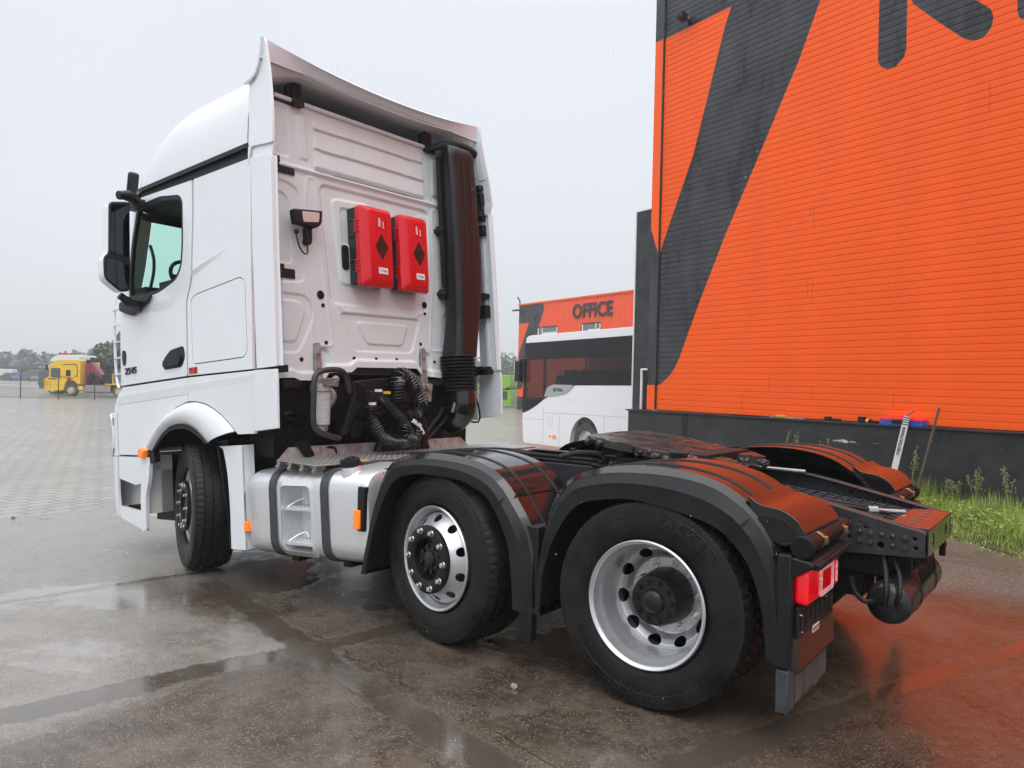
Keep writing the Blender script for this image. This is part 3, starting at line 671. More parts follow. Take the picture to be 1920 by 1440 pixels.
# ribbed sheet: vertical ribs every .25 m; painted stripe as face material
def odark(s_, z):
    if z > 5.88: return s_ < interp(z, [(5.88, 2.62), (6.3, 2.80), (6.7, 3.0), (6.95, 2.95), (7.13, 2.6)])
    l = interp(z, [(.6, -1), (1.2, .0), (2.2, .05), (3.2, .05), (3.7, .06), (5.88, 1.26)]); r = interp(z, [(.6, -.5), (.8, .05), (1.3, .55), (2.0, .9), (3.2, 1.25), (4.8, 2.3), (5.5, 2.45), (5.88, 2.62)])
    if z < .68: return True
    if z < 1.22: return False
    return l < s_ < r
xs_o = []; x = 0.
while x < OW: xs_o += [(x, 0.), (x+.10, 0.), (x+.12, .03), (x+.23, .03)]; x += .25
zs_o = list(np.linspace(zr0, zr1, 90)); G0 = [[mb.bm.verts.new((a, d, z)) for z in zs_o] for a, d in xs_o]
for i in range(len(xs_o)-1):
    for j in range(len(zs_o)-1):
        xm, zm = (xs_o[i][0]+xs_o[i+1][0])/2, (zs_o[j]+zs_o[j+1])/2
        f = mb.bm.faces.new((G0[i][j], G0[i+1][j], G0[i+1][j+1], G0[i][j+1])); f.material_index = 1 if odark(xm, zm) else 0
OB('ribbed_wall', mb, oran, mats=[mat('orange_sheet', (.90, .10, .025), .5), darkc], smooth=10)
mb = MB(); mb.b2(.0, OW, .04, 10, zr0, 7.1); OB('office_core', mb, blackc)
mb = MB(); mb.b2(-.05, OW, -.06, .1, 7.13, 7.24); OB('roof_edge', mb, oran)
for (a, b, z0, z1, mul) in ((2.3, 4.6, 4.2, 5.5, .45), (7.1, 9.0, 4.2, 5.52, 1.3)):
    mb = MB(); mb.b2(a, b, -.02, .0, z0, z1); wf = OB('window', mb, blackc)
    mb = MB(); mb.b2(a+.12, b-.02, -.04, -.02, z0, z1-.1); OB('pane', mb, mat('office_glass', (.16, .18, .18), .08, spec=.8), wf)
    mb = MB()
    for x in (a+.12, a+.12+mul, b-.08): mb.b2(x, x+.09, -.06, -.035, z0, z1-.08)
    pieces(OB('window_frame', mb, whitep, wf), .01)
    mb = MB(); mb.b2(a+.7, b-.1, -.045, -.041, 4.7, 5.1); OB('blind', mb, whitep, wf)
text('office_sign', 'OFFICE', 1.22, blackc, of, OM @ TM((8.15, -.05, 6.27), (1, 0, 0), (0, 0, 1)), .02, xs=1.0, bold=.028)
mb = MB(); mb.tube([(.1, 0, 7.2), (.05, 0, 7.5), (-.1, -.1, 7.75)], .05); mb.b2(-.45, .2, -.3, -.1, 6.75, 6.85); OB('floodlight', mb, blackc)
# steel canopy and lattice gantry
cn = thing('steel_canopy', 'dark steel lattice canopy jutting from the office corner', 'canopy')
CB = lambda name, mb, m, par=None, **k: mb.build(name, m, par or cn, OM, **k)
mb = MB()
for y in (2, 3.5, 5): mb.tube([(0, y, 5.6), (-1.7, y, 4.95)], .06, 6); mb.tube([(0, y, 4.55), (-2.2, y, 4.55)], .07, 6)
for z in (4.55, 4.75, 5.0, 5.3): mb.tube([(-1.9+(z-4.55), 2, z), (0, 2, z)], .07, 6)
for z in (4.62, 4.9): mb.b2(-2.2, 0, 1.9, 5.1, z, z+.04)
CB('canopy_roof', mb, blackc)
mb = MB()
for z in (3.3, 3.05, 1.9, 1.55): mb.tube([(-2.8, 2, z), (0.3, 2, z)], .05 if z > 2 else .09, 6)
for i in range(6):
    x = -2.8+.6*i; mb.tube([(x, 2, 1.7), (x+.35, 2, 3.2)], .04, 6); mb.tube([(x+.35, 2, 3.2), (x+.6, 2, 1.7)], .04, 6)
for x in (-2.6, -.2): mb.tube([(x, 2, 3.2), (x, 2, -1)], .06, 6)
CB('lattice_girder', mb, blackc)

# ------------------------------------------------------------------ lorries far off
def simple_wheel(par, M, x, y, r, rimmat, z=None):
    mt, mr = MB(), MB(); far_wheel(mt, mr, x, y, r if z is None else z, r); a = mt.build('wheel', tyg, par, M, smooth=40); mr.build('rim', rimmat, a, M)
def fmat(n, c, r=.35): return mat(n, c, r, coat=.3, noise=.08)
yel = fmat('lorry_yellow', (.80, .50, .015)); grn = fmat('lorry_green', (.26, .55, .03)); hg = mat('lorry_glass', (.05, .075, .075), .08, spec=.8); mar = fmat('maroon', (.25, .012, .03))
# yellow recovery lorry, its left flank towards us: local x runs back along the vehicle, z up
gz = gh(-60, 25)
def fm(px_u, Z, deg, z0): 
    p = cam_pt(Z, px_u*Z/1442); return Matrix.Translation((p.x, p.y, z0)) @ Matrix.Rotation(R_(deg), 4, 'Z')
YM = fm(-874, 58, 127.05-90-4, -.22) @ Matrix.Diagonal((.97, 1, .93, 1))
yt = thing('crane_lorry', 'yellow sleeper-cab lorry carrying a folded red crane', 'lorry')
YB = lambda name, mb, m, par=None, **k: mb.build(name, m, par or yt, YM, **k)
mb = MB(); mb.prism(rpoly([(.0, .45), (.0, 1.45), (.22, 1.5), (.30, 2.35), (.25, 2.5), (.62, 2.62), (.75, 2.85), (.95, 2.93), (2.75, 2.95), (2.78, 1.0), (2.55, .98), (2.45, 1.15), (2.2, 1.28), (1.85, 1.28), (1.62, 1.15), (1.5, .8), (1.45, .42)], [.05, .1, .1, .05, .1, .1, .1, .1, .08, .02, .1, .1, .1, .1, .1, .1, .02]), 'y', 0, 2.45); yc_ = YB('cab', mb, yel, bevel=.03)
mb = MB(); mb.prism(rpoly([(.38, 1.55), (.42, 2.25), (1.15, 2.25), (1.18, 1.5), (.75, 1.45)], .06), 'y', -.015, 0); YB('door_window', mb, hg, yc_)
mb = MB(); mb.prism(rpoly([(1.62, 1.6), (1.62, 2.12), (2.0, 2.12), (2.0, 1.6)], .04), 'y', -.015, 0); YB('sleeper_window', mb, blackp, yc_)
mb = MB(); 
for a in ([(1.4, 2.55), (2.35, 2.6), (2.5, 2.4), (2.55, 1.75), (2.45, 1.6), (2.3, 1.7)],): mb.tube([(x, -.012, z) for x, z in a], .03, 6, 3)
mb.tube([(.9, -.012, 1.35), (1.3, -.012, 1.55), (1.7, -.012, 1.5), (2.3, -.012, 1.45)], .025, 6, 3); mb.b2(.2, .8, -.012, 0, 1.32, 1.42); mb.b2(1.72, 2.05, -.014, 0, 1.22, 1.52); mb.b2(1.3, 1.55, -.012, 0, .40, .5)
YB('side_stripe', mb, mat('stripe_red', (.20, .01, .01), .4), yc_)
text('cab_number', 'O-1', .30, mat('stripe_red2', (.75, .08, .05), .4), yc_, YM @ TM((1.92, -.02, 1.37), (1, 0, 0), (0, 0, 1)), .002, xs=.8)
mb = MB()
for z in (.5, .8, 1.1, 1.35): mb.b2(-.10, -.06, .1, 2.3, z, z+.05)
for y in (.0, .6, 1.2, 1.8, 2.3): mb.b2(-.11, -.05, y, y+.06, .45, 1.4)
mb.b2(-.1, .8, -.06, -.01, .42, .48); mb.tube([(.0, -.04, .5), (.0, -.04, 1.15), (.35, -.04, 1.2), (.4, -.04, .5)], .03, 6); YB('bull_bar', mb, yel, yc_)
mb = MB()
for y in np.linspace(.15, 2.2, 6): mb.cyl((.30, y, 2.68), (.24, y, 2.68), .12, n=14)
mb.tube([(.42, .0, 2.78), (.42, 2.4, 2.78)], .03); pieces(YB('roof_lamp', mb, steel, yc_), .05)
mb = MB(); mb.box((.12, -.12, 2.3), (.15, .14, .4)); YB('mirror', mb, blackp, yc_, bevel=.02)
simple_wheel(yt, YM, 2.05, -.0, .50, mat('cream_rim', (.55, .50, .30), .4)); simple_wheel(yt, YM, 5.9, .0, .50, MATS['cream_rim'])
mb = MB(); mb.b2(2.8, 9.5, .2, 2.3, .55, .95); mb.b2(3.1, 5.3, .02, .5, .35, 1.0); YB('chassis', mb, darkm, bevel=.01)
mb = MB(); mb.b2(3.15, 5.25, -.01, .02, .4, .95); YB('side_locker', mb, grimysteel)
mb = MB(); mb.b2(2.6, 3.05, .0, .2, .55, .85); mb.tube([(4.4, 1, 2.3), (4.75, 1, 2.3), (4.8, 1, 1.1), (6.5, .1, 1.08), (8.5, .1, 1.08)], .06, 6); mb.b2(4.8, 9.5, .0, .1, 1.0, 1.08); YB('body_frame', mb, yel)
mb = MB(); mb.prism([(2.85, 3.05), (3.15, 3.0), (4.35, 1.55), (4.2, 1.45), (3.3, 2.0)], 'y', .5, 1.1); mb.b2(2.9, 3.2, .5, 1.1, 1.0, 3.0); cr_n = YB('crane', mb, mar, bevel=.02)
mb = MB(); mb.tube([(3.2, .6, 3.1), (3.9, .6, 3.1), (4.3, .6, 2.2), (4.6, .6, 1.6)], .10, 8); mb.tube([(3.3, .4, 1.1), (3.6, .4, 1.9), (4.2, .4, 1.2)], .12, 8); mb.tube([(3.0, .5, 2.9), (3.9, .5, 2.9)], .1, 8); mb.b2(3.0, 4.4, .5, 1.6, 1.0, 1.8); mb.b2(4.4, 4.8, .6, 1.2, 1.9, 2.5); YB('crane_ram', mb, darkm, cr_n)
# white lorry behind it
YM2 = fm(-876, 64, 127.05-90-4, -.22) @ Matrix.Diagonal((.95, 1, .93, 1))
wt2 = thing('white_lorry', 'white lorry roof showing above the yellow lorry', 'lorry')
mb = MB(); mb.prism(rpoly([(.1, .5), (.1, 1.6), (.35, 2.6), (.5, 3.15), (1.1, 3.45), (3.1, 3.5), (3.1, .5)], .12), 'y', 0, 2.4); mb.build('cab', fmat('lorry_white', (.72, .74, .76)), wt2, YM2, bevel=.04)
mb = MB(); mb.b2(.9, 1.9, .4, .8, 3.50, 3.62); mb.build('beacon', fmat('beacon_red', (.5, .03, .03)), wt2, YM2)
simple_wheel(wt2, YM2, 1.4, 0, .5, rimm); 
YM3 = fm(-889, 62.5, 127.05-90-4, -.22) @ Matrix.Diagonal((1, 1, .95, 1))
dk3 = thing('dark_lorry', 'dark-fronted lorry with lamp rack peeping out left of the yellow lorry', 'lorry')
mb = MB(); mb.prism(rpoly([(.1, .45), (.0, 1.3), (.15, 2.0), (.4, 2.1), (2.3, 2.2), (2.3, .5)], .1), 'y', 0, 2.4); mb.build('cab', fmat('lorry_slate', (.09, .11, .12)), dk3, YM3, bevel=.04)
mb = MB(); mb.b2(-.02, .1, .1, 2.3, 1.3, 1.85); mb.build('windscreen', hg, dk3, YM3)
mb = MB()
for y in np.linspace(.1, 2.2, 5): mb.cyl((.2, y, 2.22), (.1, y, 2.22), .13, n=12); mb.cyl((.0, y, .9), (-.05, y, .9), .11, n=12)
pieces(mb.build('front_lamp', steel, dk3, YM3), .05); simple_wheel(dk3, YM3, 1.3, 0, .5, rimm)
# green crane lorry beyond the cab's right edge
GM = fm(-60, 60, 127.05-90-20, -.35)
gt = thing('green_lorry', 'lime green heavy lorry parked beyond the cab edge', 'lorry')
GB = lambda name, mb, m, par=None, **k: mb.build(name, m, par or gt, GM, **k)
mb = MB(); mb.prism(rpoly([(-1.5, 1.45), (-1.5, 2.6), (2.55, 2.55), (2.55, 1.75), (2.3, 1.45)], .05), 'y', 0, 2.2); GB('superstructure', mb, grn, bevel=.03)
mb = MB(); mb.prism(rpoly([(-1.5, .75), (-1.5, 1.4), (2.6, 1.4), (2.6, .2), (1.35, .2), (1.3, .8), (1.1, 1.12), (.5, 1.2), (-.4, 1.2)], .05), 'y', 0, 2.4); gc = GB('cab', mb, grn, bevel=.03)
mb = MB(); mb.prism([(1.35, .75), (1.45, 1.32), (2.3, 1.3), (2.3, .65)], 'y', -.02, 0); GB('cab_window', mb, hg, gc)
mb = MB(); mb.b2(-.9, 2.4, .0, .2, 1.4, 1.5); 
for i in range(7): mb.b2(-.8+.5*i, -.6+.5*i, -.01, .0, 1.48, 1.62)
mb.b2(-.5, 1.3, .0, .4, .35, 1.0); GB('machinery', mb, blackp)
simple_wheel(gt, GM, .35, -.0, .62, rimm); simple_wheel(gt, GM, -1.2, 0, .62, rimm)

# ------------------------------------------------------------------ parked cars and vans along the wood's edge
random.seed(41)
cars_lab = [('pale grey estate car at the picture edge', (.30, .31, .32)), ('white van in the far parking row, next to the picture edge', (.6, .62, .63)), ('dark hatchback in the far parking row, left of the blue car', (.05, .055, .06)), ('bright blue car in the far parking row', (.06, .20, .60)), ('dark green van in the far parking row, right of the blue car', (.04, .07, .065)), ('silver hatchback in the far parking row, beside the dark lorry', (.25, .27, .28))]
def car(name, label, c, M, l, h, van):
    e_ = thing(name, label, 'van' if van else 'car', group='vehicles parked along the wood'); e_['label'] = label
    P_ = [(-l/2, .35), (-l/2, .85), (-l*.42, h*.62), (-l*.30, h*.66), (-l*.18, h), (l*.42, h), (l*.5, h*.6), (l/2, .35)] if not van else [(-l/2, .35), (-l/2, .95), (-l*.38, h*.65), (-l*.25, h), (l/2, h), (l/2, .35)]
    mb = MB(); mb.prism(rpoly(P_, .15), 'y', -.9, .9); b = mb.build('body', fmat('car_%d' % int(sum(c)*1000), c), e_, M, bevel=.06)
    W_ = [(-l*.28, h*.66), (-l*.17, h*.94), (l*.38, h*.94), (l*.44, h*.66)] if not van else [(-l*.36, h*.66), (-l*.24, h*.93), (-l*.05, h*.93), (-l*.05, h*.62)]
    mb = MB(); mb.prism(W_, 'y', -.915, .915); mb.build('window', hg, b, M)
    for x in (-l*.32, l*.32):
        mt = MB(); mt.cyl((x, -.93, .33), (x, -.70, .33), .33, n=20); mt.cyl((x, .93, .33), (x, .70, .33), .33, n=20); w_ = pieces(mt.build('wheel', tyg, e_, M), .1)
    return e_
for i, (lab, c) in enumerate(cars_lab):
    u = (-985, -958, -938, -912, -893, -876)[i]; van = i in (1, 4)
    M = fm(u, 148, 127.05-90+8, -.22); car('parked_van' if van else 'parked_car', lab, c, M, 5.0 if van else 4.3, 2.2 if van else 1.5, van)
# low dark shed roofs behind the cars
mb = MB(); sh_ = thing('open_shed', 'long low dark shed behind the parked cars', 'shed')
M = fm(-990, 152, 127.05-90+8, -.22)
mb = MB(); mb.b2(0, 26, 0, 6, 2.6, 2.9); mb.build('roof', mat('shed_roof', (.05, .06, .065), .6), sh_, M); mb = MB(); mb.b2(.0, 26, 5.5, 6, 0, 2.6)
for x in np.linspace(0, 25.5, 9): mb.b2(x, x+.2, .1, .3, 0, 2.6)
mb.build('wall', mat('shed_wall', (.06, .07, .072), .7), sh_, M)
# ------------------------------------------------------------------ wire fence with dark posts
fn = thing('wire_fence', 'thin wire fence with dark posts across the far yard', 'fence')
fp = [cam_pt(50.5, u*50.5/1442) for u in (-1100, -1010, -921, -850, -782, -715, -650)]
mb = MB()
for i, p in enumerate(fp):
    if i in (2,): hgt_ = 1.75
    else: hgt_ = 1.45 if i in (1, 3) else 1.05
    g_ = gh(p.x, p.y); m2 = MB(); m2.b2(p.x-.024, p.x+.024, p.y-.024, p.y+.024, g_-.1, g_+hgt_); m2.build('post', blackc, fn)
m2 = MB()
for a, b in zip(fp, fp[1:]):
    for h in (.10, .95): m2.tube([(a.x, a.y, gh(a.x, a.y)+h), (b.x, b.y, gh(b.x, b.y)+h)], .006 if h > .2 else .012, 4)
m2.build('fence_wire', darkm, fn)
# gabled hall glimpsed in front of the cab corner
hb = thing('gabled_hall', 'dark gabled hall half hidden by the front of the cab', 'building')
M = fm(-765, 75, 127.05-90, -.22)
mb = MB(); mb.prism([(0, 4.0), (2.6, 7.6), (14, 7.6), (14, 4.0)], 'y', 0, 8); mb.build('roof', mat('hall_roof', (.10, .11, .115), .6), hb, M)
mb = MB(); mb.b2(.9, 14, .2, 7.8, 0, 4); mb.build('wall', mat('hall_wall', (.22, .23, .23), .6), hb, M)
sd2 = thing('grey_cabin', 'pale grey site cabin behind the crane lorry bed', 'cabin')
M = fm(-808, 72, 127.05-90, -.22)
mb = MB(); mb.b2(0, 4.5, 0, 2.5, 0, 2.3); mb.build('wall', mat('cabin_wall', (.32, .35, .37), .6), sd2, M); mb = MB(); mb.b2(-.2, 4.7, -.2, 2.7, 2.3, 2.5); mb.build('roof', darkc, sd2, M); mb = MB(); mb.b2(.3, 1.0, -.03, 0, .2, 2.0); mb.build('door', hg, sd2, M)

# ------------------------------------------------------------------ trees
leafd = mat('hazed_foliage', (.14, .16, .155), .8, noise=.12, nscale=.1, dirt=(.17, .19, .17))  # leaf colour lightened to carry part of the distance haze
leafl = mat('near_foliage', (.10, .15, .09), .7, noise=.4, nscale=.8, dirt=(.18, .24, .14))
def leafmass(mb, c, rx, ry, rz, n, sz, shape):
    for _ in range(n):
        while True:
            a, b, d = random.uniform(-1, 1), random.uniform(-1, 1), random.uniform(0, 1)
            w_ = (1-d)**.8 if shape == 'c' else math.sqrt(max(0, 1-(2*d-1)**2))
            if math.hypot(a, b) <= w_ and random.random() < .25+math.hypot(a, b): break
        p = Vector((c[0]+a*rx, c[1]+b*ry, c[2]+d*rz)); s_ = sz*random.uniform(.5, 1.3)
        u = Vector((random.gauss(0, 1), random.gauss(0, 1), random.gauss(0, 1))).normalized()*s_; v = u.orthogonal().normalized()*s_*random.uniform(.6, 1)
        mb.bm.faces.new([mb.bm.verts.new(p+q) for q in (u, v, -u, -v)])
random.seed(51); mb = MB()
for row, Z0 in enumerate((178, 190, 205)):
    u = -1180.
    while u < 120:
        Z = Z0+random.uniform(-5, 5); h = random.uniform(5.0, 7.2)*(1+.05*row); p = cam_pt(Z, u*Z/1442)
        sh_p = 'c' if random.random() < .5 else 'r'
        leafmass(mb, (p.x, p.y, -.3), 2.8 if sh_p == 'c' else 3.6, 2.6, h, 230, .8, sh_p)
        u += random.uniform(12, 22)
far = mb.build('far_wood', leafd); tag(far, 'hazy dark wood along the horizon', 'wood', kind='stuff')
def tree(px_u, Z, h, r, label, z0=-.2):
    p = cam_pt(Z, px_u*Z/1442); e_ = thing('leafy_tree', label, 'tree')
    mb = MB(); mb.tube([(p.x, p.y, z0), (p.x+.1, p.y, z0+h*.4), (p.x, p.y+.1, z0+h*.8)], [.22, .16, .08], 8, 4)
    for k in range(6): a = k*1.05; mb.tube([(p.x, p.y, z0+h*(.3+.06*k)), (p.x+r*.5*math.cos(a), p.y+r*.5*math.sin(a), z0+h*(.45+.06*k))], .05, 5)
    mb.build('trunk', mat('bark', (.06, .05, .04), .8), e_)
    mb = MB()
    for k in range(14):
        a = random.uniform(0, 6.28); q = random.uniform(0, .6)*r; zz = random.uniform(.18, .72)*h
        leafmass(mb, (p.x+q*math.cos(a), p.y+q*math.sin(a), z0+zz), r*.5, r*.5, h*.28, 150, .2, 'r')
    mb.build('crown', leafl, e_); return e_
tree(-770, 70, 4.9, 1.7, 'green leafy tree in front of the gabled hall')
tree(-738, 74, 4.2, 1.9, 'lower leafy tree mostly behind the cab front')
tree(-30, 130, 7.5, 5, 'hazy round tree above the green lorry'); tree(20, 135, 6.5, 5, 'hazy tree mostly behind the office corner')
# ------------------------------------------------------------------ rainy air
hz = MB(); hz.b2(-1450, 1450, -1450, 1450, -2.5, 14); ho_ = hz.bm
hm = bpy.data.materials.new('rain_haze'); hm.use_nodes = True; tt2 = hm.node_tree; tt2.nodes.clear()
o1 = tt2.nodes.new('ShaderNodeOutputMaterial'); v1 = tt2.nodes.new('ShaderNodeVolumePrincipled'); v1.inputs['Color'].default_value = (.98, .99, 1.0, 1); v1.inputs['Density'].default_value = .0018; v1.inputs['Anisotropy'].default_value = .2
tt2.links.new(v1.outputs[0], o1.inputs['Volume'])
hzo = hz.build('haze', hm); tag(hzo, kind='stuff')
# =================================================================== THE TRACTOR UNIT
truck = thing('tractor_truck', 'white three-axle tractor truck with black mudguards and two red boxes on its cab back', 'truck')
RC = .35
def cw(z): return interp(z, [(0, 1.25), (1.5, 1.255), (2.4, 1.25), (3.1, 1.235), (3.6, 1.2)])
def cxf(z): return interp(z, [(.3, -1.30), (.6, -1.34), (1.3, -1.33), (1.46, -1.22), (1.53, -1.165), (2.3, -1.14), (2.6, -1.01), (3.0, -.89), (3.2, -.82)])
def side_y(x, z, off=0.):
    d = cxf(z)+RC-x; y = cw(z)+off
    if d > 0: y -= RC-math.sqrt(max(RC*RC-d*d, 0.))
    return y
def panel(poly, holes=(), t=.025, off=0., side=-1, step=.12, fn=None, mb=None, mi=0):
    """sheet of thickness t following the cab side, outer face off outside the nominal skin"""
    mb = mb or MB(); bm = bmesh.new(); ed = []
    for lp in (poly, *holes):
        vs = [bm.verts.new((p[0], 0, p[1])) for p in lp]
        ed += [bm.edges.new((vs[i], vs[(i+1) % len(vs)])) for i in range(len(vs))]
    bmesh.ops.triangle_fill(bm, edges=ed, use_beauty=True)
    xs = [p[0] for p in poly]; zs = [p[1] for p in poly]
    for ax, lo, hi in ((0, min(xs), max(xs)), (2, min(zs), max(zs))):
        q = lo+step*.5
        st = step
        while q < hi:
            if ax == 0 and q < -.7: st = .04
            else: st = step
            co_ = [0, 0, 0]; co_[ax] = q; no = [0, 0, 0]; no[ax] = 1
            bmesh.ops.bisect_plane(bm, geom=bm.verts[:]+bm.edges[:]+bm.faces[:], plane_co=co_, plane_no=no)
            q += st
    F = bm.faces[:]
    bmesh.ops.recalc_face_normals(bm, faces=F)
    inner = bmesh.ops.extrude_face_region(bm, geom=F)
    iv = {v for v in inner['geom'] if isinstance(v, bmesh.types.BMVert)}
    f2 = fn or side_y
    for v in bm.verts:
        y = f2(v.co.x, v.co.z, off)
        v.co.y = side*(y-(t if v in iv else 0))
    for f in bm.faces: f.material_index = mi
    me = bpy.data.meshes.new('t'); bm.to_mesh(me); bm.free(); mb.bm.from_mesh(me); bpy.data.meshes.remove(me)
    return mb

# ---- left door with its window
DOOR = rpoly([(.285, 3.06), (-.52, 3.085), (-.66, 3.02), (-.80, 2.6), (-.93, 2.3), (-.95, 1.53), (.15, 1.545), (.165, 2.12), (.245, 2.28), (.285, 2.8)], [.015, .02, .05, .05, .05, .03, .02, .05, .06, .1])
WIN = rpoly([(-.57, 2.99), (-.46, 3.03), (-.20, 3.035), (.10, 2.985), (.15, 2.93), (.15, 2.58), (.12, 2.40), (.04, 2.315), (-.25, 2.24), (-.71, 2.25), (-.72, 2.42), (-.66, 2.75)], [.04, .05, .05, .06, .06, .1, .1, .1, .1, .03, .1, .1], 5)
def shrink(poly, d):
    c = Vector((sum(p[0] for p in poly)/len(poly), sum(p[1] for p in poly)/len(poly))); out = []
    n = len(poly)
    for i in range(n):
        a, b, c2 = Vector(poly[i-1]), Vector(poly[i]), Vector(poly[(i+1) % n])
        t = (c2-a).normalized(); nrm = Vector((t.y, -t.x))
        if nrm.dot(c-b) < 0: nrm = -nrm
        out.append(tuple(b+nrm*d))
    return out
door = panel(DOOR, (WIN,)).build('door', white, truck, CABM, bevel=.005)
mb = MB(); panel(shrink(WIN, .001), (shrink(WIN, .030),), t=.03, off=-.004, mb=mb)
mb.build('window_seal', blackp, door, CABM)
panel(shrink(WIN, .028), t=.004, off=-.012).build('window_glass', glass, door, CABM)
# handle in its recess
HP = rpoly([(-.185, 1.615), (-.185, 1.70), (-.08, 1.765), (.115, 1.785), (.135, 1.70), (.085, 1.62)], .03)
mb = MB(); panel(HP, t=.01, off=.003, mb=mb); panel(rpoly([(-.17, 1.635), (-.16, 1.69), (.06, 1.715), (.10, 1.68), (.05, 1.635)], .02), t=.02, off=.024, mb=mb)
mb.build('door_handle', blackp, door, CABM, bevel=.005)
mb = MB(); panel(rpoly([(-.855, 1.83), (-.80, 1.83), (-.785, 1.78), (-.80, 1.70), (-.845, 1.70), (-.865, 1.78)], .03), t=.012, off=.006, mb=mb)
mb.build('door_lock', blackp, door, CABM, bevel=.003)
# crease below the window: a raised blade across door and side panel
def crease(x0, z0, x1, z1, wd, h, name, par):
    def fn(u, v):
        x = x0+(x1-x0)*u; z = z0+(z1-z0)*u+wd*(v-.5)
        k = (v/.75 if v < .75 else (1-v)/.25)
        return Vector((x, -side_y(x, z, .001+h*k*(1-u)**.6), z))
    MB().grid(fn, 16, 8).build(name, white, par, CABM)
# model number
def on_side(x, z, off=.004): return Vector((x, -side_y(x, z, off), z))
p0 = on_side(-.81, 1.645, .002); p1 = on_side(-.61, 1.645, .002)
text('model_number', '2545', .078, mat('badge_grey', (.05, .052, .055), .25, metal=.6), door, CABM @ TM((p0+p1)/2+Vector((0, -.004, 0)), p1-p0, (0.12, 0, 1)), .004, xs=1.25, bold=.001)

# ---- rear side panel with its locker hatch
SP = [(1.055, 3.05), (.31, 3.06), (.305, 2.8), (.265, 2.28), (.185, 2.12), (.17, 1.545), (1.01, 1.535)]
HT = rpoly([(.235, 1.625), (.235, 2.13), (.30, 2.165), (.90, 2.215), (.955, 2.17), (.955, 1.67), (.91, 1.625)], .045, 5)
for sd_ in (-1, 1):
    sp = panel(SP, (HT,) if sd_ < 0 else (), side=sd_).build('side_panel', white, truck, CABM, bevel=.004)
    if sd_ < 0:
        panel(shrink(HT, .007), t=.02).build('locker_hatch', white, sp, CABM, bevel=.004)
        panel(shrink(HT, -.02), t=.005, off=-.03).build('locker_backing', darkm, sp, CABM)
        mb = MB(); panel([(.185, 1.555), (.30, 1.555), (.30, 1.605), (.185, 1.605)], t=.002, off=.003, mb=mb)
        st = mb.build('warning_sticker', signm, sp, CABM)
        mb = MB(); panel([(.195, 1.565), (.205, 1.565), (.225, 1.6), (.215, 1.6)], t=.001, off=.005, mb=mb); panel([(.26, 1.56), (.275, 1.56), (.295, 1.6), (.28, 1.6)], t=.001, off=.005, mb=mb)
        mb.build('sticker_mark', blackp, st, CABM)
    # raised shoulder blade on the panel, starting behind the window
    def fn(u, v, sd_=sd_):
        x = .27+.52*u; z = 2.33+.13*u+.05*(v-.5); k = (v/.8 if v < .8 else (1-v)/.2)
        return Vector((x, sd_*side_y(x, z, -.001+.018*k*(1-u)), z))
    MB().grid(fn, 14, 8).build('body_crease', white, sp, CABM)
# right door, plain from here, with its window
mb = MB(); panel(DOOR, (WIN,), side=1, mb=mb); rd = mb.build('door', white, truck, CABM, bevel=.004)
panel(shrink(WIN, -.0), (shrink(WIN, .028),), t=.03, off=-.004, side=1).build('window_seal', blackp, rd, CABM)
panel(shrink(WIN, .028), t=.004, off=-.012, side=1).build('window_glass', glass, rd, CABM)

# ---- side deflectors at the rear edge of the cab (upper blade, roof cheek, lower skirt)
for sd_ in (-1, 1):
    mb = MB(); panel(rpoly([(1.065, 1.535), (1.29, 1.535), (1.30, 2.2), (1.30, 3.02), (1.065, 3.05)], [0, .01, .3, .02, 0]), t=.022, off=.006, side=sd_, mb=mb)
    d = mb.build('side_deflector', white, truck, CABM, bevel=.004)
    # in-turned rear lip and the bright rib inside
    mb = MB()
    mb.grid(lambda u, v: Vector((1.298-.02*math.sin(v*math.pi)*.5, sd_*(cw(1.54+1.48*u)+.006-.055*v), 1.54+1.48*u)), 8, 4).thicken(.008)
    mb.b2(1.17, 1.20, sd_*1.205, sd_*1.232, 1.56, 3.0)
    mb.build('deflector_lip', white, d, CABM)
    mb = MB(); panel(rpoly([(1.03, 3.0), (1.065, 3.13), (1.315, 3.10), (1.31, 3.3), (1.235, 3.86), (1.215, 3.885), (1.195, 3.79), (1.165, 3.72), (1.11, 3.655), (1.03, 3.60)], [0, .02, .01, .3, .02, 0, 0, 0, 0, 0]), t=.022, off=.004, side=sd_, mb=mb)
    # shadow step between the two blades
    panel([(1.06, 3.045), (1.29, 3.015), (1.315, 3.10), (1.06, 3.14)], t=.02, off=-.012, side=sd_, mb=mb)
    ch = mb.build('roof_cheek', white, truck, CABM, bevel=.004)
    mb = MB(); panel(rpoly([(1.19, 3.36), (1.27, 3.36), (1.22, 3.74), (1.17, 3.70)], .01), t=.004, off=-.02, side=sd_, mb=mb); mb.build('cheek_inset', white, ch, CABM)
    # lower skirt
    mb = MB(); panel([(1.02, 1.09), (1.03, 1.47), (1.05, 1.50), (1.05, 1.525), (1.295, 1.515), (1.30, 1.46), (1.285, 1.105)], t=.025, off=.016, side=sd_, mb=mb)
    mb.build('rear_skirt', white, truck, CABM, bevel=.005)
    for zz in (1.5, 2.22, 3.0):
        MB().b2(1.0, 1.24, sd_*1.12, sd_*1.215, zz, zz+.05).build('deflector_bracket', blackp, d, CABM, bevel=.004)

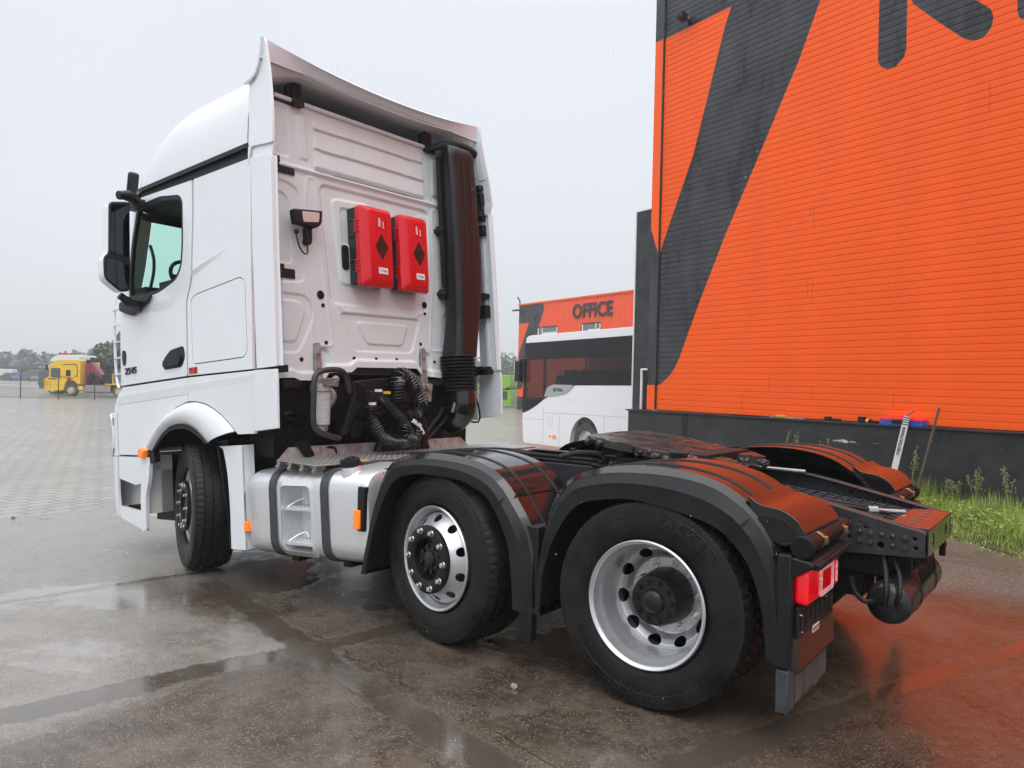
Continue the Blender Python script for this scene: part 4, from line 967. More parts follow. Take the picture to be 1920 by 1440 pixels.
# ---- roof fairing: rings that narrow upward
RZ = [(3.135, 1.238, -.86), (3.20, 1.236, -.80), (3.30, 1.226, -.70), (3.40, 1.205, -.55), (3.48, 1.17, -.42), (3.545, 1.12, -.28), (3.59, 1.05, -.12), (3.62, .96, .06), (3.64, .82, .25), (3.65, .6, .48), (3.652, .3, .7)]
def ring(z, wd, xf, xr=1.03, r=.42):
    pts = [(xr, -wd)]; k = 8
    for i in range(k): pts.append((xr+(xf+r-xr)*(i+1)/k, -wd))
    for i in range(1, 13):
        a = math.pi/2*i/12; pts.append((xf+r-r*math.sin(a), -(wd-r+r*math.cos(a))))
    m = [(x, -y) for x, y in pts[::-1]]
    ys = pts[-1][1]
    mid = [(xf, ys+(-2*ys)*i/6) for i in range(1, 6)]
    return [Vector((x, y, z)) for x, y in pts+mid+m]
RZ = [(3.135+(z-3.135)*1.30, wd, xf) for z, wd, xf in RZ]
mb = MB(); prev = None
for z, wd, xf in RZ:
    rg = [mb.bm.verts.new(p) for p in ring(z, wd, xf, r=min(.42, wd*.9))]
    if prev:
        for i in range(len(rg)-1): mb.bm.faces.new((prev[i], prev[i+1], rg[i+1], rg[i]))
    prev = rg
mb.bm.faces.new(prev)
roof = mb.build('roof_fairing', white, truck, CABM, smooth=50)
# dark gutter band between cab and fairing
def band(z0, z1, off0, off1, m, name, xr=1.05, mbx=None):
    mb = mbx or MB(); A = []
    for z, of in ((z0, off0), ((z0+z1)/2, min(off0, off1)-.002), (z1, off1)):
        q = ring(z, cw(3.1)+of, -.86-of, xr=xr, r=.40); A.append([mb.bm.verts.new(p) for p in q])
    for a, b in zip(A, A[1:]):
        for i in range(len(a)-1): mb.bm.faces.new((a[i], a[i+1], b[i+1], b[i]))
    return mb.build(name, m, truck, CABM)
band(3.045, 3.155, -.012, -.022, blackp, 'gutter_band')
band(3.135, 3.165, .006, .006, fendm, 'gutter_trim', xr=1.04)
# spoiler: hollow blade rising to a concave trailing edge
def sp_fn(u, v):
    y = -1.225+2.45*v; k = 1-(y/1.225)**2
    zt = 3.885-.10*k; xt = 1.22+.02*k
    # profile from the roof back to the trailing edge
    t = u
    x = interp(t, [(0, 1.0), (.25, 1.07), (.45, 1.125), (.62, 1.165), (.78, 1.193), (.9, 1.209), (1, xt)]); k2 = interp(t, [(0, 0), (.25, .03), (.45, .12), (.62, .30), (.78, .52), (.9, .76), (1, 1)])
    zb_ = 3.60+.13*min(1, (1-abs(y)/1.225)*3)
    return Vector((x, y, zb_+(zt-zb_)*k2))
mb = MB(); mb.grid(sp_fn, 24, 36); mb.thicken(.014); mb.build('roof_spoiler', white, truck, CABM, smooth=60)
mb = MB()
mb.grid(lambda u, v: sp_fn(.86, v)+Vector((-.03+.03*u, 0, -.035-.02*u)), 3, 30).thicken(.006); mb.build('spoiler_stiffener', wallw, truck, CABM)
for y0 in (-.80, .66):
    mb = MB(); mb.b2(1.02, 1.05, y0-.045, y0+.045, 3.55, 3.80).b2(.88, 1.05, y0-.045, y0+.045, 3.79, 3.81).b2(1.05, 1.075, y0-.05, y0+.05, 3.55, 3.60).b2(.98, 1.03, y0-.07, y0-.045, 3.6, 3.72)
    mb.build('spoiler_bracket', blackp, truck, CABM, bevel=.004)
# warning beacon bar peeping over the roof
mb = MB(); mb.b2(-.34, -.14, -.95, -.65, 3.66, 3.725); bb = mb.build('beacon_bar', blackp, truck, CABM, bevel=.01)
MB().b2(-.35, -.13, -.96, -.64, 3.725, 3.76).build('beacon_lens', mat('clear_lens', (.6, .62, .62), .15, coat=.5), bb, CABM, bevel=.012)

# ---- windscreen, pillars, front
def wrap(name, m, zs, a0=-1.0, a1=1.0, off=0., t=.02, n=48, par=None, smooth=50):
    """sheet round the cab front; parameter runs from left side (-1) to right (+1)"""
    def P(a, z):
        xf, wd = cxf(z), cw(z)+off; s = abs(a); sg = -1 if a < 0 else 1
        # s 1 -> start of side, .62 -> end of arc, 0 -> centre
        if s > .62:
            th = (1-(s-.62)/.38)*math.pi/2; x = xf+RC-RC*math.sin(th)-off; y = wd-RC+RC*math.cos(th)
        else:
            x = xf-off-.05*(1-(s/.62)**2); y = (wd-RC)*s/.62
        return Vector((x, sg*y, z))
    mb = MB(); mb.grid(lambda u, v: P(a0+(a1-a0)*u, zs[0]+(zs[1]-zs[0])*v), n, max(4, int((zs[1]-zs[0])/.08))); mb.thicken(t)
    return mb.build(name, m, par or truck, CABM, smooth=smooth)
wrap('front_panel', white, (1.53, 2.27), -.80, .80)
wrap('windscreen', glass, (2.27, 3.0), -.66, .66, off=-.01, t=.005)
wrap('windscreen_pillar', white, (2.27, 3.0), -.84, -.665); wrap('windscreen_pillar', white, (2.27, 3.0), .665, .84)
wrap('windscreen_header', blackp, (3.0, 3.06), -.84, .84)
wrap('bumper', white, (.93, 1.46), -1., 1.)
wrap('bumper_apron', white, (.42, .925), -1, 1, off=.006)
wrap('grille', blackp, (.95, 1.5), -.5, .5, off=.02)
# side grille fin seen edge-on at the front corner
mb = MB()
def fin(u, v):
    z = 1.56+.60*u; k = math.sin(u*math.pi)**.35
    return Vector((-1.16-.06*k-.02, -1.10-.05*v, z))
for i in range(5):
    z = 1.66+.145*i; mb.box((-1.175, -1.10, z), (.10, .10, .012), rot=Matrix.Rotation(.25, 3, 'X'))
mb.tube([(-1.12, -1.16, 1.52), (-1.22, -1.13, 1.62), (-1.235, -1.13, 1.85), (-1.22, -1.13, 2.2), (-1.2, -1.12, 2.34)], .012, 8, 4)
mb.build('side_air_vent', white, truck, CABM)
# headlamp corner frame
mb = MB(); mb.tube([(-1.30, -1.08, 1.30), (-1.20, -1.20, 1.29), (-1.10, -1.235, 1.22), (-1.09, -1.24, 1.02), (-1.16, -1.215, .93), (-1.28, -1.11, .90)], .010, 8, 4)
for z in (1.03, 1.2): mb.tube([(-1.28, -1.13, z), (-1.20, -1.205, z), (-1.09, -1.24, z)], .007, 6, 2)
hl = mb.build('headlamp_surround', whitep, truck, CABM)
wrap('headlamp', darkglass, (.96, 1.26), -.93, -.6, off=.004, par=truck)

# ---- lower side panels round the front wheel
ARCHO = [(-.42, 1.03), (-.36, 1.10), (-.27, 1.18), (-.15, 1.255), (-.03, 1.30), (.12, 1.335), (.27, 1.335), (.40, 1.31), (.49, 1.275), (.60, 1.22), (.69, 1.16), (.76, 1.10)]
for sd_ in (-1, 1):
    # panel ahead of the wheel under the door
    mb = MB(); panel([(.15, 1.53), (.155, 1.345)]+[(x, z+.006) for x, z in ARCHO[:6][::-1] if x < .15]+[(-.44, .99), (-.47, .93), (-.97, .94), (-.97, 1.45), (-.95, 1.47), (-.87, 1.515)], t=.025, off=.0, side=sd_, mb=mb)
    mb.build('lower_side_panel', white, truck, CABM, bevel=.004)
    mb = MB(); panel([(.165, 1.53), (1.035, 1.522), (1.015, 1.47), (1.005, 1.075), (.80, 1.075)]+[(x, z+.006) for x, z in ARCHO[::-1] if x > .165]+[(.165, 1.345)], t=.025, off=.004, side=sd_, mb=mb)
    mb.build('lower_side_panel', white, truck, CABM, bevel=.004)
    # crease step under door line
    def fn(u, v, sd_=sd_):
        x = -.95+2.0*u; z = 1.37+.06*u+.07*v; k = v*1.0
        return Vector((x, sd_*side_y(x, z, .003+.007*k*(1-.3*u)), z))
    MB().grid(fn, 24, 4).thicken(.006).build('side_step_line', white, truck, CABM)
    # white wheel-arch lip and its black liner
    AO = ARCHO; AI = [(-.40, .97), (-.33, 1.03), (-.24, 1.10), (-.13, 1.155), (-.02, 1.175), (.10, 1.175), (.19, 1.155), (.28, 1.115), (.35, 1.07), (.40, 1.03), (.43, 1.02)]
    n = 26
    def samp(L, t):
        k = t*(len(L)-1); i = min(int(k), len(L)-2); f = k-i; return (L[i][0]+(L[i+1][0]-L[i][0])*f, L[i][1]+(L[i+1][1]-L[i][1])*f)
    def fn(u, v, sd_=sd_):
        a, b = samp(AI, u), samp(AO, u); x = a[0]+(b[0]-a[0])*v; z = a[1]+(b[1]-a[1])*v
        bul = .045*math.sin(math.pi*min(1, v*1.0))**.7+.01
        if v > .99: bul = .002
        return Vector((x, sd_*(side_y(x, z)+bul), z))
    mb = MB(); mb.grid(fn, n, 10); mb.thicken(.01); mb.build('wheel_arch', white, truck, CABM, smooth=50)
    def fl(u, v, sd_=sd_):
        a = samp(AI, u); x, z = a; return Vector((x, sd_*(side_y(x, z)+.012-.42*v), z-.006+.03*min(1, v*4)))
    mb = MB(); mb.grid(fl, n, 6); mb.thicken(.01); mb.build('arch_liner', blackp, truck, CABM)
    def fb(u, v, sd_=sd_):
        a = samp(AI, u); k = .02+.02*math.sin(u*math.pi)
        cx0, cz0 = .02, .75; dx, dz = a[0]-cx0, a[1]-cz0; l = math.hypot(dx, dz)
        x = a[0]-dx/l*k*v; z = a[1]-dz/l*k*v
        return Vector((x, sd_*(side_y(x, z)+.012), z))
    mb = MB(); mb.grid(fb, n, 2); mb.thicken(.008); mb.build('arch_edge', fendm, truck, CABM)
# entry step box under the door corner
mb = MB()
panel([(-.97, .925), (-.46, .915), (-.455, .86), (-.60, .70), (-.70, .685), (-.97, .735)], t=.03, off=.004, mb=mb)
panel([(-.97, .50), (-.68, .47), (-.60, .40), (-.55, .30), (-.97, .40)], t=.03, off=.004, mb=mb)
panel(rpoly([(-.60, .70), (-.455, .86), (-.47, .74), (-.53, .60), (-.54, .32), (-.60, .30), (-.62, .55)], [.01, .01, .05, .05, .01, .01, .05]), t=.03, off=.008, mb=mb)
sb = mb.build('step_surround', white, truck, CABM, bevel=.005)
mb = MB(); mb.b2(-1.27, -.57, -1.10, -1.0, .44, .92).b2(-.60, -.57, -1.2, -1.0, .44, .80); mb.build('step_back', whitep, sb, CABM)
MB().b2(-.98, -.50, -.93, -.72, .34, .92).build('bumper_inner', blackp, truck, CABM)
mb = MB(); mb.b2(-.96, -.62, -1.21, -1.04, .462, .485)
for i in range(6): mb.b2(-.94+.055*i, -.92+.055*i, -1.2, -1.05, .485, .50)
mb.build('step_tread', blackp, sb, CABM)
mb = MB(); panel(rpoly([(-.50, .97), (-.40, 1.0), (-.38, .88), (-.48, .86)], .01), t=.05, off=.0, mb=mb); lampb = mb.build('marker_housing', blackp, truck, CABM, bevel=.004)
mb = MB(); mb.box((-.53, -1.275, .95), (.085, .05, .075), rot=Matrix.Rotation(.25, 3, 'Y')); mb.build('side_indicator', orange, truck, CABM, bevel=.012)
# white flap carrier behind the front wheel
mb = MB(); panel(rpoly([(.50, .99), (.555, .97), (.60, .80), (.615, .55), (.61, .23), (.79, .235), (.79, .995)], [.005, .02, .1, .1, .01, .01, .01]), t=.02, off=-.03, mb=mb)
mb.b2(.775, .79, -1.22, -1.12, .235, .995)
mb.build('wheel_guard', white, truck, CABM, bevel=.004)
mb = MB(); mb.grid(lambda u, v: Vector((.50+.12*math.sin(u*math.pi*.5)-.03, -1.215+.34*v, 1.0-.77*u)), 12, 2).thicken(.015); mb.build('mudguard', blackp, truck, CABM)
MB().b2(.79, .83, -1.23, -1.19, .37, .44).build('side_reflector', orange, truck, CABM, bevel=.004)
# ---- cab interior seen through the glass
mb = MB(); mb.b2(-1.0, 1.0, -1.18, 1.18, 1.5, 1.56); mb.b2(-1.05, -.72, -1.1, 1.1, 1.56, 2.38); mb.box((-.92, -.55, 2.42), (.25, .5, .14)); mb.b2(.9, 1.0, -1.18, 1.18, 1.56, 3.5)
mb.b2(-.85, 1.0, -1.17, 1.17, 3.08, 3.12)

mb.build('cab_lining', interior, truck, CABM)
mb = MB()
for y in (-.62, .62): mb.box((.15, y, 1.95), (.5, .5, .18)).box((.42, y, 2.3), (.14, .48, .72)).box((.46, y, 2.72), (.1, .28, .18))
pieces(mb.build('seat', interior, truck, CABM, bevel=.05), .7)
mb = MB(); a = [( -.74-.10*math.sin(t), -.66+.19*math.cos(t), 2.50+.17*math.sin(t)) for t in [2*math.pi*k/24 for k in range(25)]]
mb.tube(a, .018, 8); mb.cyl((-.74, -.66, 2.50), (-.85, -.66, 2.38), .03); mb.b2(-.75, -.73, -.84, -.48, 2.48, 2.52)
mb.build('steering_wheel', blackp, truck, CABM)
mb = MB(); mb.tube([(-.64, -1.1, 2.36), (-.58, -1.1, 2.48), (-.57, -1.1, 2.60), (-.62, -1.1, 2.72)], .014, 8, 4); mb.build('grab_handle', interior, truck, CABM)

# ---- mirrors
for sd_ in (-1, 1):
    mb = MB()
    def sh(x0, x1, z0, z1, d0, d1, r):
        pass
    # housing: rounded block facing back; back face towards +x
    prof = rpoly([(1.425, 2.26), (1.405, 2.99), (1.575, 2.96), (1.59, 2.55), (1.63, 2.51), (1.63, 2.34), (1.50, 2.24)], [.03, .04, .04, .03, .03, .05, .04], 5)
    mb.prism([(sd_*a, b) for a, b in shrink(prof, .008)], 'x', -.46, -.35)
    mh = mb.build('mirror', white, truck, CABM, bevel=.03, bseg=3)
    mb = MB(); mb.prism([(sd_*a, b) for a, b in shrink(prof, .002)], 'x', -.36, -.335); mb.build('mirror_frame', blackp, mh, CABM, bevel=.01)
    g1 = rpoly([(1.435, 2.53), (1.42, 2.955), (1.56, 2.935), (1.582, 2.56)], .025)
    g2 = rpoly([(1.445, 2.29), (1.435, 2.46), (1.52, 2.495), (1.615, 2.50), (1.62, 2.35), (1.505, 2.255)], .03)
    mb = MB(); mb.prism([(sd_*a, b) for a, b in g1], 'x', -.331, -.327); mb.build('mirror_glass', mirrorm, mh, CABM)
    mb = MB()
    c = (sd_*1.49, 2.37)
    V0 = []
    mb.prism([(sd_*a, b) for a, b in g2], 'x', -.331, -.325); mb.build('mirror_glass', mirrorm, mh, CABM)
    mb = MB()
    mb.tube([(-.60, sd_*1.20, 3.03), (-.48, sd_*1.28, 3.04), (-.40, sd_*1.38, 3.05), (-.38, sd_*1.48, 3.035)], [.045, .046, .044, .036], 10, 4); mb.box((-.52, sd_*1.26, 3.02), (.20, .10, .06))
    mb.build('mirror_arm', blackp, truck, CABM, bevel=.004); mb = MB()
    mb.tube([(-.62, sd_*1.22, 2.17), (-.50, sd_*1.30, 2.17), (-.42, sd_*1.40, 2.18), (-.41, sd_*1.48, 2.23)], [.05, .045, .04, .03], 10, 4)
    mb.build('mirror_arm', blackp, truck, CABM, bevel=.004); mb = MB()
    panel(rpoly([(-.84, 2.24), (-.30, 2.24), (-.38, 2.18), (-.62, 2.10), (-.84, 2.17)], .03), t=.02, off=.03, side=sd_, mb=mb)
    mb.build('mirror_foot', blackp, truck, CABM, bevel=.004)
mb = MB(); mb.box((-.98, -1.05, 3.34), (.05, .10, .22), rot=Matrix.Rotation(.25, 3, 'Y')); mb.cyl((-.98, -1.0, 3.25), (-.78, -.95, 3.14), .025); mb.build('kerb_mirror', blackp, truck, CABM, bevel=.03)
# ---- the stamped rear wall of the cab: a finely gridded sheet, pressings as real relief
XW = 1.02
def sdf_poly(Y, Z, P):
    P = np.array(P); n = len(P); d = np.full(Y.shape, 1e9); ins = np.zeros(Y.shape, bool)
    for i in range(n):
        a, b = P[i-1], P[i]; e = b-a; wy, wz = Y-a[0], Z-a[1]
        t = np.clip((wy*e[0]+wz*e[1])/(e@e), 0, 1); dd = np.hypot(wy-t*e[0], wz-t*e[1]); d = np.minimum(d, dd)
        c = ((a[1] > Z) != (b[1] > Z)) & (Y < (b[0]-a[0])*(Z-a[1])/(b[1]-a[1]+1e-12)+a[0]); ins ^= c
    return np.where(ins, -d, d)
def ss(x): x = np.clip(x, 0, 1); return x*x*(3-2*x)
ny, nzz = 270, 270
ZB = [(-1.12, 1.47), (-.95, 1.47), (-.90, 1.45), (-.66, 1.45), (-.61, 1.51), (-.40, 1.515), (-.34, 1.555), (.34, 1.555), (.40, 1.50), (.66, 1.47), (.74, 1.49), (.86, 1.54), (1.12, 1.55)]
yy = np.linspace(-1.12, 1.12, ny+1); tt = np.linspace(0, 1, nzz+1)
zb = np.array([interp(float(y), ZB) for y in yy])
ztop = 3.585
Yg = np.repeat(yy[:, None], nzz+1, 1); Zg = zb[:, None]+(ztop-zb[:, None])*tt[None, :]
H = np.zeros_like(Yg)
def emboss(P, h, r=.03, wd=.014):
    global H
    d = sdf_poly(Yg, Zg, rpoly(P, r, 4)); H += h*(1-ss((d+wd/2)/wd))
def ridge(P, h, r=.03, wd=.02):
    """a thin raised line following the outline"""
    global H
    d = np.abs(sdf_poly(Yg, Zg, rpoly(P, r, 4))); H += h*np.exp(-(d/wd*2)**2)
# upper field with four long steps
for (z0, z1, h0) in ((3.43, 3.54, .016), (3.27, 3.42, .016), (3.12, 3.26, .018)):
    dm = np.clip(1-np.maximum(np.abs(Yg+.02)-.60, 0)/.03, 0, 1)
    k = np.clip((Zg-z0)/(z1-z0), 0, 1); H += np.where((Zg > z0) & (Zg < z1), h0*(1-k), 0)*dm*1.0
H += .03*ss((3.10-Zg)/.03)*(1)                                  # lower wall stands further back
dm = ss((.62-np.abs(Yg+.02))/.03); H += .02*np.exp(-((Zg-3.065)/.02)**2)*1.0
H -= .022*np.exp(-((Zg-3.105)/.014)**2)*dm
emboss([(-1.05, 3.15), (-1.05, 3.53), (-.87, 3.53), (-.87, 3.15)], -.008)
for s in (-1, 1): emboss([(s*.78, 3.16), (s*.80, 3.50), (s*.72, 3.50), (s*.70, 3.16)], .010, .02)
emboss([(.86, 3.15), (.86, 3.53), (1.08, 3.53), (1.08, 3.15)], -.008)
# left and right tall recesses
for s in (-1, 1):
    emboss([(s*1.09, 2.18), (s*1.09, 2.95), (s*.93, 2.95), (s*.82, 2.90), (s*.80, 2.20)], -.010, .05)
    emboss([(s*1.07, 2.33), (s*1.07, 2.86), (s*.95, 2.86), (s*.91, 2.80), (s*.90, 2.33)], -.010, .04)
    emboss([(s*1.07, 1.66), (s*1.07, 2.10), (s*.80, 2.10), (s*.73, 2.02), (s*.74, 1.90), (s*.88, 1.66)], -.010, .05)
    emboss([(s*1.04, 1.74), (s*1.04, 2.05), (s*.86, 2.05), (s*.80, 1.98), (s*.90, 1.74)], .009, .04)
    # ribs running down the pillars
    ridge([(s*.74, 1.72), (s*.80, 2.5), (s*.74, 3.02), (s*.66, 3.02), (s*.64, 2.5), (s*.55, 1.72)], .006, .04, .02)
# centre field
emboss([(-.55, 2.06), (-.62, 2.99), (.62, 2.99), (.55, 2.06)], -.016, .07, .03)
emboss([(-.44, 2.22), (-.50, 2.90), (-.10, 2.92), (-.10, 2.60), (-.05, 2.22)], .014, .06, .02)
emboss([(-.40, 2.55), (-.42, 2.84), (-.2, 2.84), (-.2, 2.55)], -.012, .04, .02)
emboss([(.62, 2.55), (.62, 2.94), (.48, 2.94), (.48, 2.25), (.58, 2.25)], .006, .03, .02)
emboss([(-.47, 1.99), (-.33, 1.69), (.32, 1.69), (.44, 1.99)], -.012, .05, .016)
emboss([(-.30, 1.93), (-.19, 1.75), (.21, 1.75), (.29, 1.93)], .011, .04, .014)
emboss([(-.50, 2.08), (-.42, 2.02), (.38, 2.02), (.50, 2.10), (.5, 2.06), (.38, 1.99), (-.42, 1.99), (-.5, 2.04)], .004, .02, .012)
# bottom flange turning outward
H += .030*ss((Zg-zb[:, None]-.05)/-.025+1)
# mount pockets
for yc in (-.66, .48):
    emboss([(yc-.07, 1.3), (yc-.07, 1.70), (yc+.07, 1.70), (yc+.07, 1.3)], -.02, .06, .02)
# faint unevenness so that reflections wander
H += .0015*np.sin(Yg*7+Zg*3)*np.sin(Zg*5-Yg*2)
# rounded vertical corners
Xg = XW+H-.16*ss((np.abs(Yg)-.98)/.16)
verts = np.stack([Xg, Yg, Zg], -1).reshape(-1, 3)
idx = np.arange((ny+1)*(nzz+1)).reshape(ny+1, nzz+1)
faces = np.stack([idx[:-1, :-1], idx[1:, :-1], idx[1:, 1:], idx[:-1, 1:]], -1).reshape(-1, 4)
M3 = np.array(CABM.to_3x3()); verts = verts @ M3.T
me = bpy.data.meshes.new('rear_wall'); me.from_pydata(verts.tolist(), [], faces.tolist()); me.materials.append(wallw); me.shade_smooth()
rw = bpy.data.objects.new('rear_wall', me); COL.objects.link(rw); rw.parent = truck
def wall_x(y, z):
    i = int(np.clip(round((y+1.12)/2.24*ny), 0, ny)); z0 = zb[i]; j = int(np.clip(round((z-z0)/(ztop-z0)*nzz), 0, nzz)); return float(Xg[i, j])
# rolled top flange
mb = MB(); mb.tube([(1.03+.0, y, 3.592) for y in np.linspace(-1.0, 1.02, 30)], .018, 8); mb.build('roof_flange', white, truck, CABM)
# rubber plugs / holes
for (y, z, r) in ((-.655, 2.115, .034), (-.635, 2.035, .016), (.52, 2.13, .030), (.505, 2.05, .014), (-1.03, 1.605, .017), (-.86, 1.61, .017), (-.345, 1.63, .015), (-.105, 1.63, .015), (.13, 1.63, .014), (.60, 1.62, .014), (-.62, 1.745, .016), (.43, 1.775, .015)):
    x = wall_x(y, z); MB().cyl((x-.004, y, z), (x+.005, y, z), r, n=18).build('plug', blackp, rw, CABM)
mb = MB(); mb.prism(rpoly([(-.425, 2.34), (-.425, 2.54), (-.355, 2.54), (-.355, 2.34)], .03), 'x', wall_x(-.39, 2.44)-.005, wall_x(-.39, 2.44)+.012); mb.build('vent_plug', blackp, rw, CABM, bevel=.004)
for (y0, y1, z0, z1) in ((-1.06, -.84, 3.555, 3.615), (-1.06, -.86, 3.0, 3.07), (-1.06, -.885, 2.215, 2.285), (-1.06, -.90, 1.395, 1.45)):
    mb = MB(); x = wall_x((y0+y1)/2+.04, (z0+z1)/2)+.004; mb.b2(x-.01, x+.008, y0, y1, z0, z1)
    for k in range(3): mb.cyl((x+.01, y0+.05+.05*k, (z0+z1)/2), (x+.016, y0+.05+.05*k, (z0+z1)/2), .008, n=8)
    mb.build('deflector_hinge', blackp, rw, CABM, bevel=.003)
# ---- work lamp
wl = MB(); wl.prism(rpoly([(-.945, 2.605), (-.96, 2.715), (-.685, 2.745), (-.70, 2.635), (-.75, 2.60)], .02), 'x', 1.10, 1.16)
wl.b2(1.07, 1.12, -.82, -.76, 2.50, 2.61); wl.cyl((1.05, -.79, 2.50), (1.12, -.79, 2.50), .025); wl.cyl((1.12, -.91, 2.575), (1.12, -.91, 2.54), .018)
wlo = wl.build('work_lamp', blackp, truck, CABM, bevel=.012)
mb = MB(); mb.prism(rpoly([(-.875, 2.625), (-.885, 2.705), (-.72, 2.722), (-.732, 2.645)], .015), 'x', 1.158, 1.165); mb.build('lamp_lens', mat('ribbed_lens', (.62, .58, .57), .12, metal=.4, coat=.8, bump=.4, bscale=30, stretch=(1, 8, 1)), wlo, CABM, bevel=.003)
mb = MB(); mb.tube([(1.11, -.91, 2.55), (1.13, -.90, 2.45), (1.12, -.85, 2.40), (1.10, -.80, 2.42), (1.08, -.79, 2.50)], .006, 6, 5); mb.build('lamp_cable', blackp, wlo, CABM)
# ---- the two red extinguisher boxes
bodym = mat('box_shell', (.028, .034, .040), .5, noise=.3, bump=.2)
for bi, (y0, y1, z0, z1) in enumerate(((-.35, .0, 2.205, 2.855), (.095, .425, 2.205, 2.855))):
    x0 = XW+.01; mb = MB(); mb.b2(x0, x0+.12, y0+.01, y1-.01, z0+.02, z1-.01)
    for zz in (z0+.08, z0+.2, z1-.25, z1-.12): mb.b2(x0+.02, x0+.11, y0, y0+.02, zz, zz+.018)
    mb.b2(x0+.02, x0+.115, y0, y1, z0+.02, z0+.14)
    bx = mb.build('extinguisher_box', bodym, truck, CABM, bevel=.012)
    bx['label'] = ('red extinguisher box nearer the work lamp', 'red extinguisher box nearer the black air intake')[bi]
    mb = MB(); L = rpoly([(y0, z0), (y0, z1), (y1, z1), (y1, z0)], .035, 4); xa, xb, xc = x0+.11, x0+.155, x0+.19
    Li = [(y0+.075+(p[0]-y0)*(1-.105/(y1-y0)), z0+.055+(p[1]-z0)*(1-.09/(z1-z0))) for p in L]
    A = [mb.bm.verts.new((xa, *p)) for p in L]; B = [mb.bm.verts.new((xb, *p)) for p in L]; C = [mb.bm.verts.new((xc, *p)) for p in Li]; n = len(L)
    for a, b in ((A, B), (B, C)):
        for i in range(n): mb.bm.faces.new((a[i], a[(i+1) % n], b[(i+1) % n], b[i]))
    mb.bm.faces.new(A[::-1]); mb.bm.faces.new(C)
    for zz in (z0+.11, z1-.22):
        for k in range(5): mb.b2(xa-.01, xa+.045, y0-.012, y0+.004, zz+.022*k, zz+.022*k+.014)
    mb.b2(xa, xa+.02, y0-.005, y1+.005, z0+.0, z0+.012)
    lid = mb.build('box_lid', redp, bx, CABM, bevel=.008, bseg=3)
    yc = (y0+y1)/2+.03; zc = (z0+z1)/2+.005; xs_ = xc+.0015
    dm_ = [(yc, zc+.105), (yc+.072, zc-.005), (yc, zc-.115), (yc-.072, zc-.005)]
    MB().prism(rpoly(dm_, .012), 'x', xs_-.001, xs_+.001).build('lid_window', mat('lid_window', (.03, .016, .012), .25, noise=.6, nscale=20), bx, CABM)
    mb = MB(); yr = (y1+y0)/2+.035
    mb.b2(xs_-.001, xs_+.001, yr-.05, yr+.05, z0+.105, z0+.155); mb.build('name_plate', whitep, bx, CABM)
    text('name_plate_text', 'T. Pastu', .026, blackp, bx, CABM @ TM((xs_+.002, yr, z0+.13), (0, 1, 0), (0, 0, 1)), .0005, xs=.9)
    mb = MB(); zc2 = z1-.125; m_ = 0
    pts = [(yr-.035, zc2-.035), (yr-.012, zc2-.035), (yr-.012, zc2+.02), (yr-.02, zc2+.035), (yr-.03, zc2+.04), (yr-.035, zc2+.02)]
    mb.prism(pts, 'x', xs_-.001, xs_+.001); mb.prism([(yr+.008, zc2-.04), (yr+.03, zc2-.045), (yr+.022, zc2-.02), (yr+.026, zc2+.01), (yr+.012, zc2+.012), (yr+.014, zc2-.02)], 'x', xs_-.001, xs_+.001)
    mb.build('extinguisher_symbol', mat('faded_white', (.72, .45, .42), .5), bx, CABM)
    mb = MB(); 
    for (a, b, c, d) in ((yr-.045, yr+.045, zc2+.052, zc2+.055), (yr-.045, yr+.045, zc2-.058, zc2-.055), (yr-.047, yr-.044, zc2-.058, zc2+.055), (yr+.044, yr+.047, zc2-.058, zc2+.055)): mb.b2(xs_-.001, xs_+.0005, a, b, c, d)
    mb.build('symbol_frame', mat('dark_red', (.25, .004, .01), .4), bx, CABM)
# ---- air intake stack
def sq(u, a, b, p=4):
    t = 2*math.pi*u; c, s = math.cos(t), math.sin(t); return a*abs(c)**(2/p)*(1 if c > 0 else -1), b*abs(s)**(2/p)*(1 if s > 0 else -1)
IN = [(3.60, .905, .165, 1.17, .06), (3.55, .905, .178, 1.185, .075), (3.2, .905, .182, 1.19, .085), (2.6, .915, .190, 1.19, .09), (2.25, .90, .18, 1.19, .095), (2.0, .875, .165, 1.18, .10), (1.85, .84, .155, 1.18, .11), (1.66, .81, .150, 1.17, .12)]
mb = MB(); prev = None; nn = 40
Zs = np.linspace(3.60, 1.66, 40)
for z in Zs:
    f = lambda k: interp(-z, [(-r[0], r[k]) for r in IN])
    yc, hy, xc, hx = f(1), f(2), f(3), f(4)
    rg = []
    for k in range(nn):
        a, b = sq(k/nn, hx, hy); rg.append(mb.bm.verts.new((xc+a, yc+b, z)))
    if prev:
        for k in range(nn): mb.bm.faces.new((prev[k], prev[(k+1) % nn], rg[(k+1) % nn], rg[k]))
    else: mb.bm.faces.new(rg)
    prev = rg
mb.bm.faces.new(prev)
for yv in (-.03, .07): mb.tube([(1.19+.088, .90+yv, z) for z in (3.45, 3.0, 2.6, 2.2)], .004, 6)
ai = mb.build('air_intake', mat('intake_plastic', (.009, .009, .011), .36, noise=.25, nscale=6, rvar=.08, bump=.1, bscale=200), truck, CABM, smooth=45)
mb = MB(); mb.grid(lambda u, v: Vector((1.095+.045*v, .735-.005, 3.5-1.2*u)), 2, 1).thicken(.03); mb.build('intake_flange', blackp, ai, CABM)
mb = MB(); k = 120; prof = []
for i in range(k+1):
    z = 1.67-.34*i/k; prof.append((.165+.014*math.sin(i/k*2*math.pi*11), z))
for i in range(k+1): pass
prev = None
for r, z in prof:
    rg = [mb.bm.verts.new((1.16+r*.85*math.cos(2*math.pi*q/28), .80+r*math.sin(2*math.pi*q/28), z)) for q in range(28)]
    if prev:
        for q in range(28): mb.bm.faces.new((prev[q], prev[(q+1) % 28], rg[(q+1) % 28], rg[q]))
    prev = rg
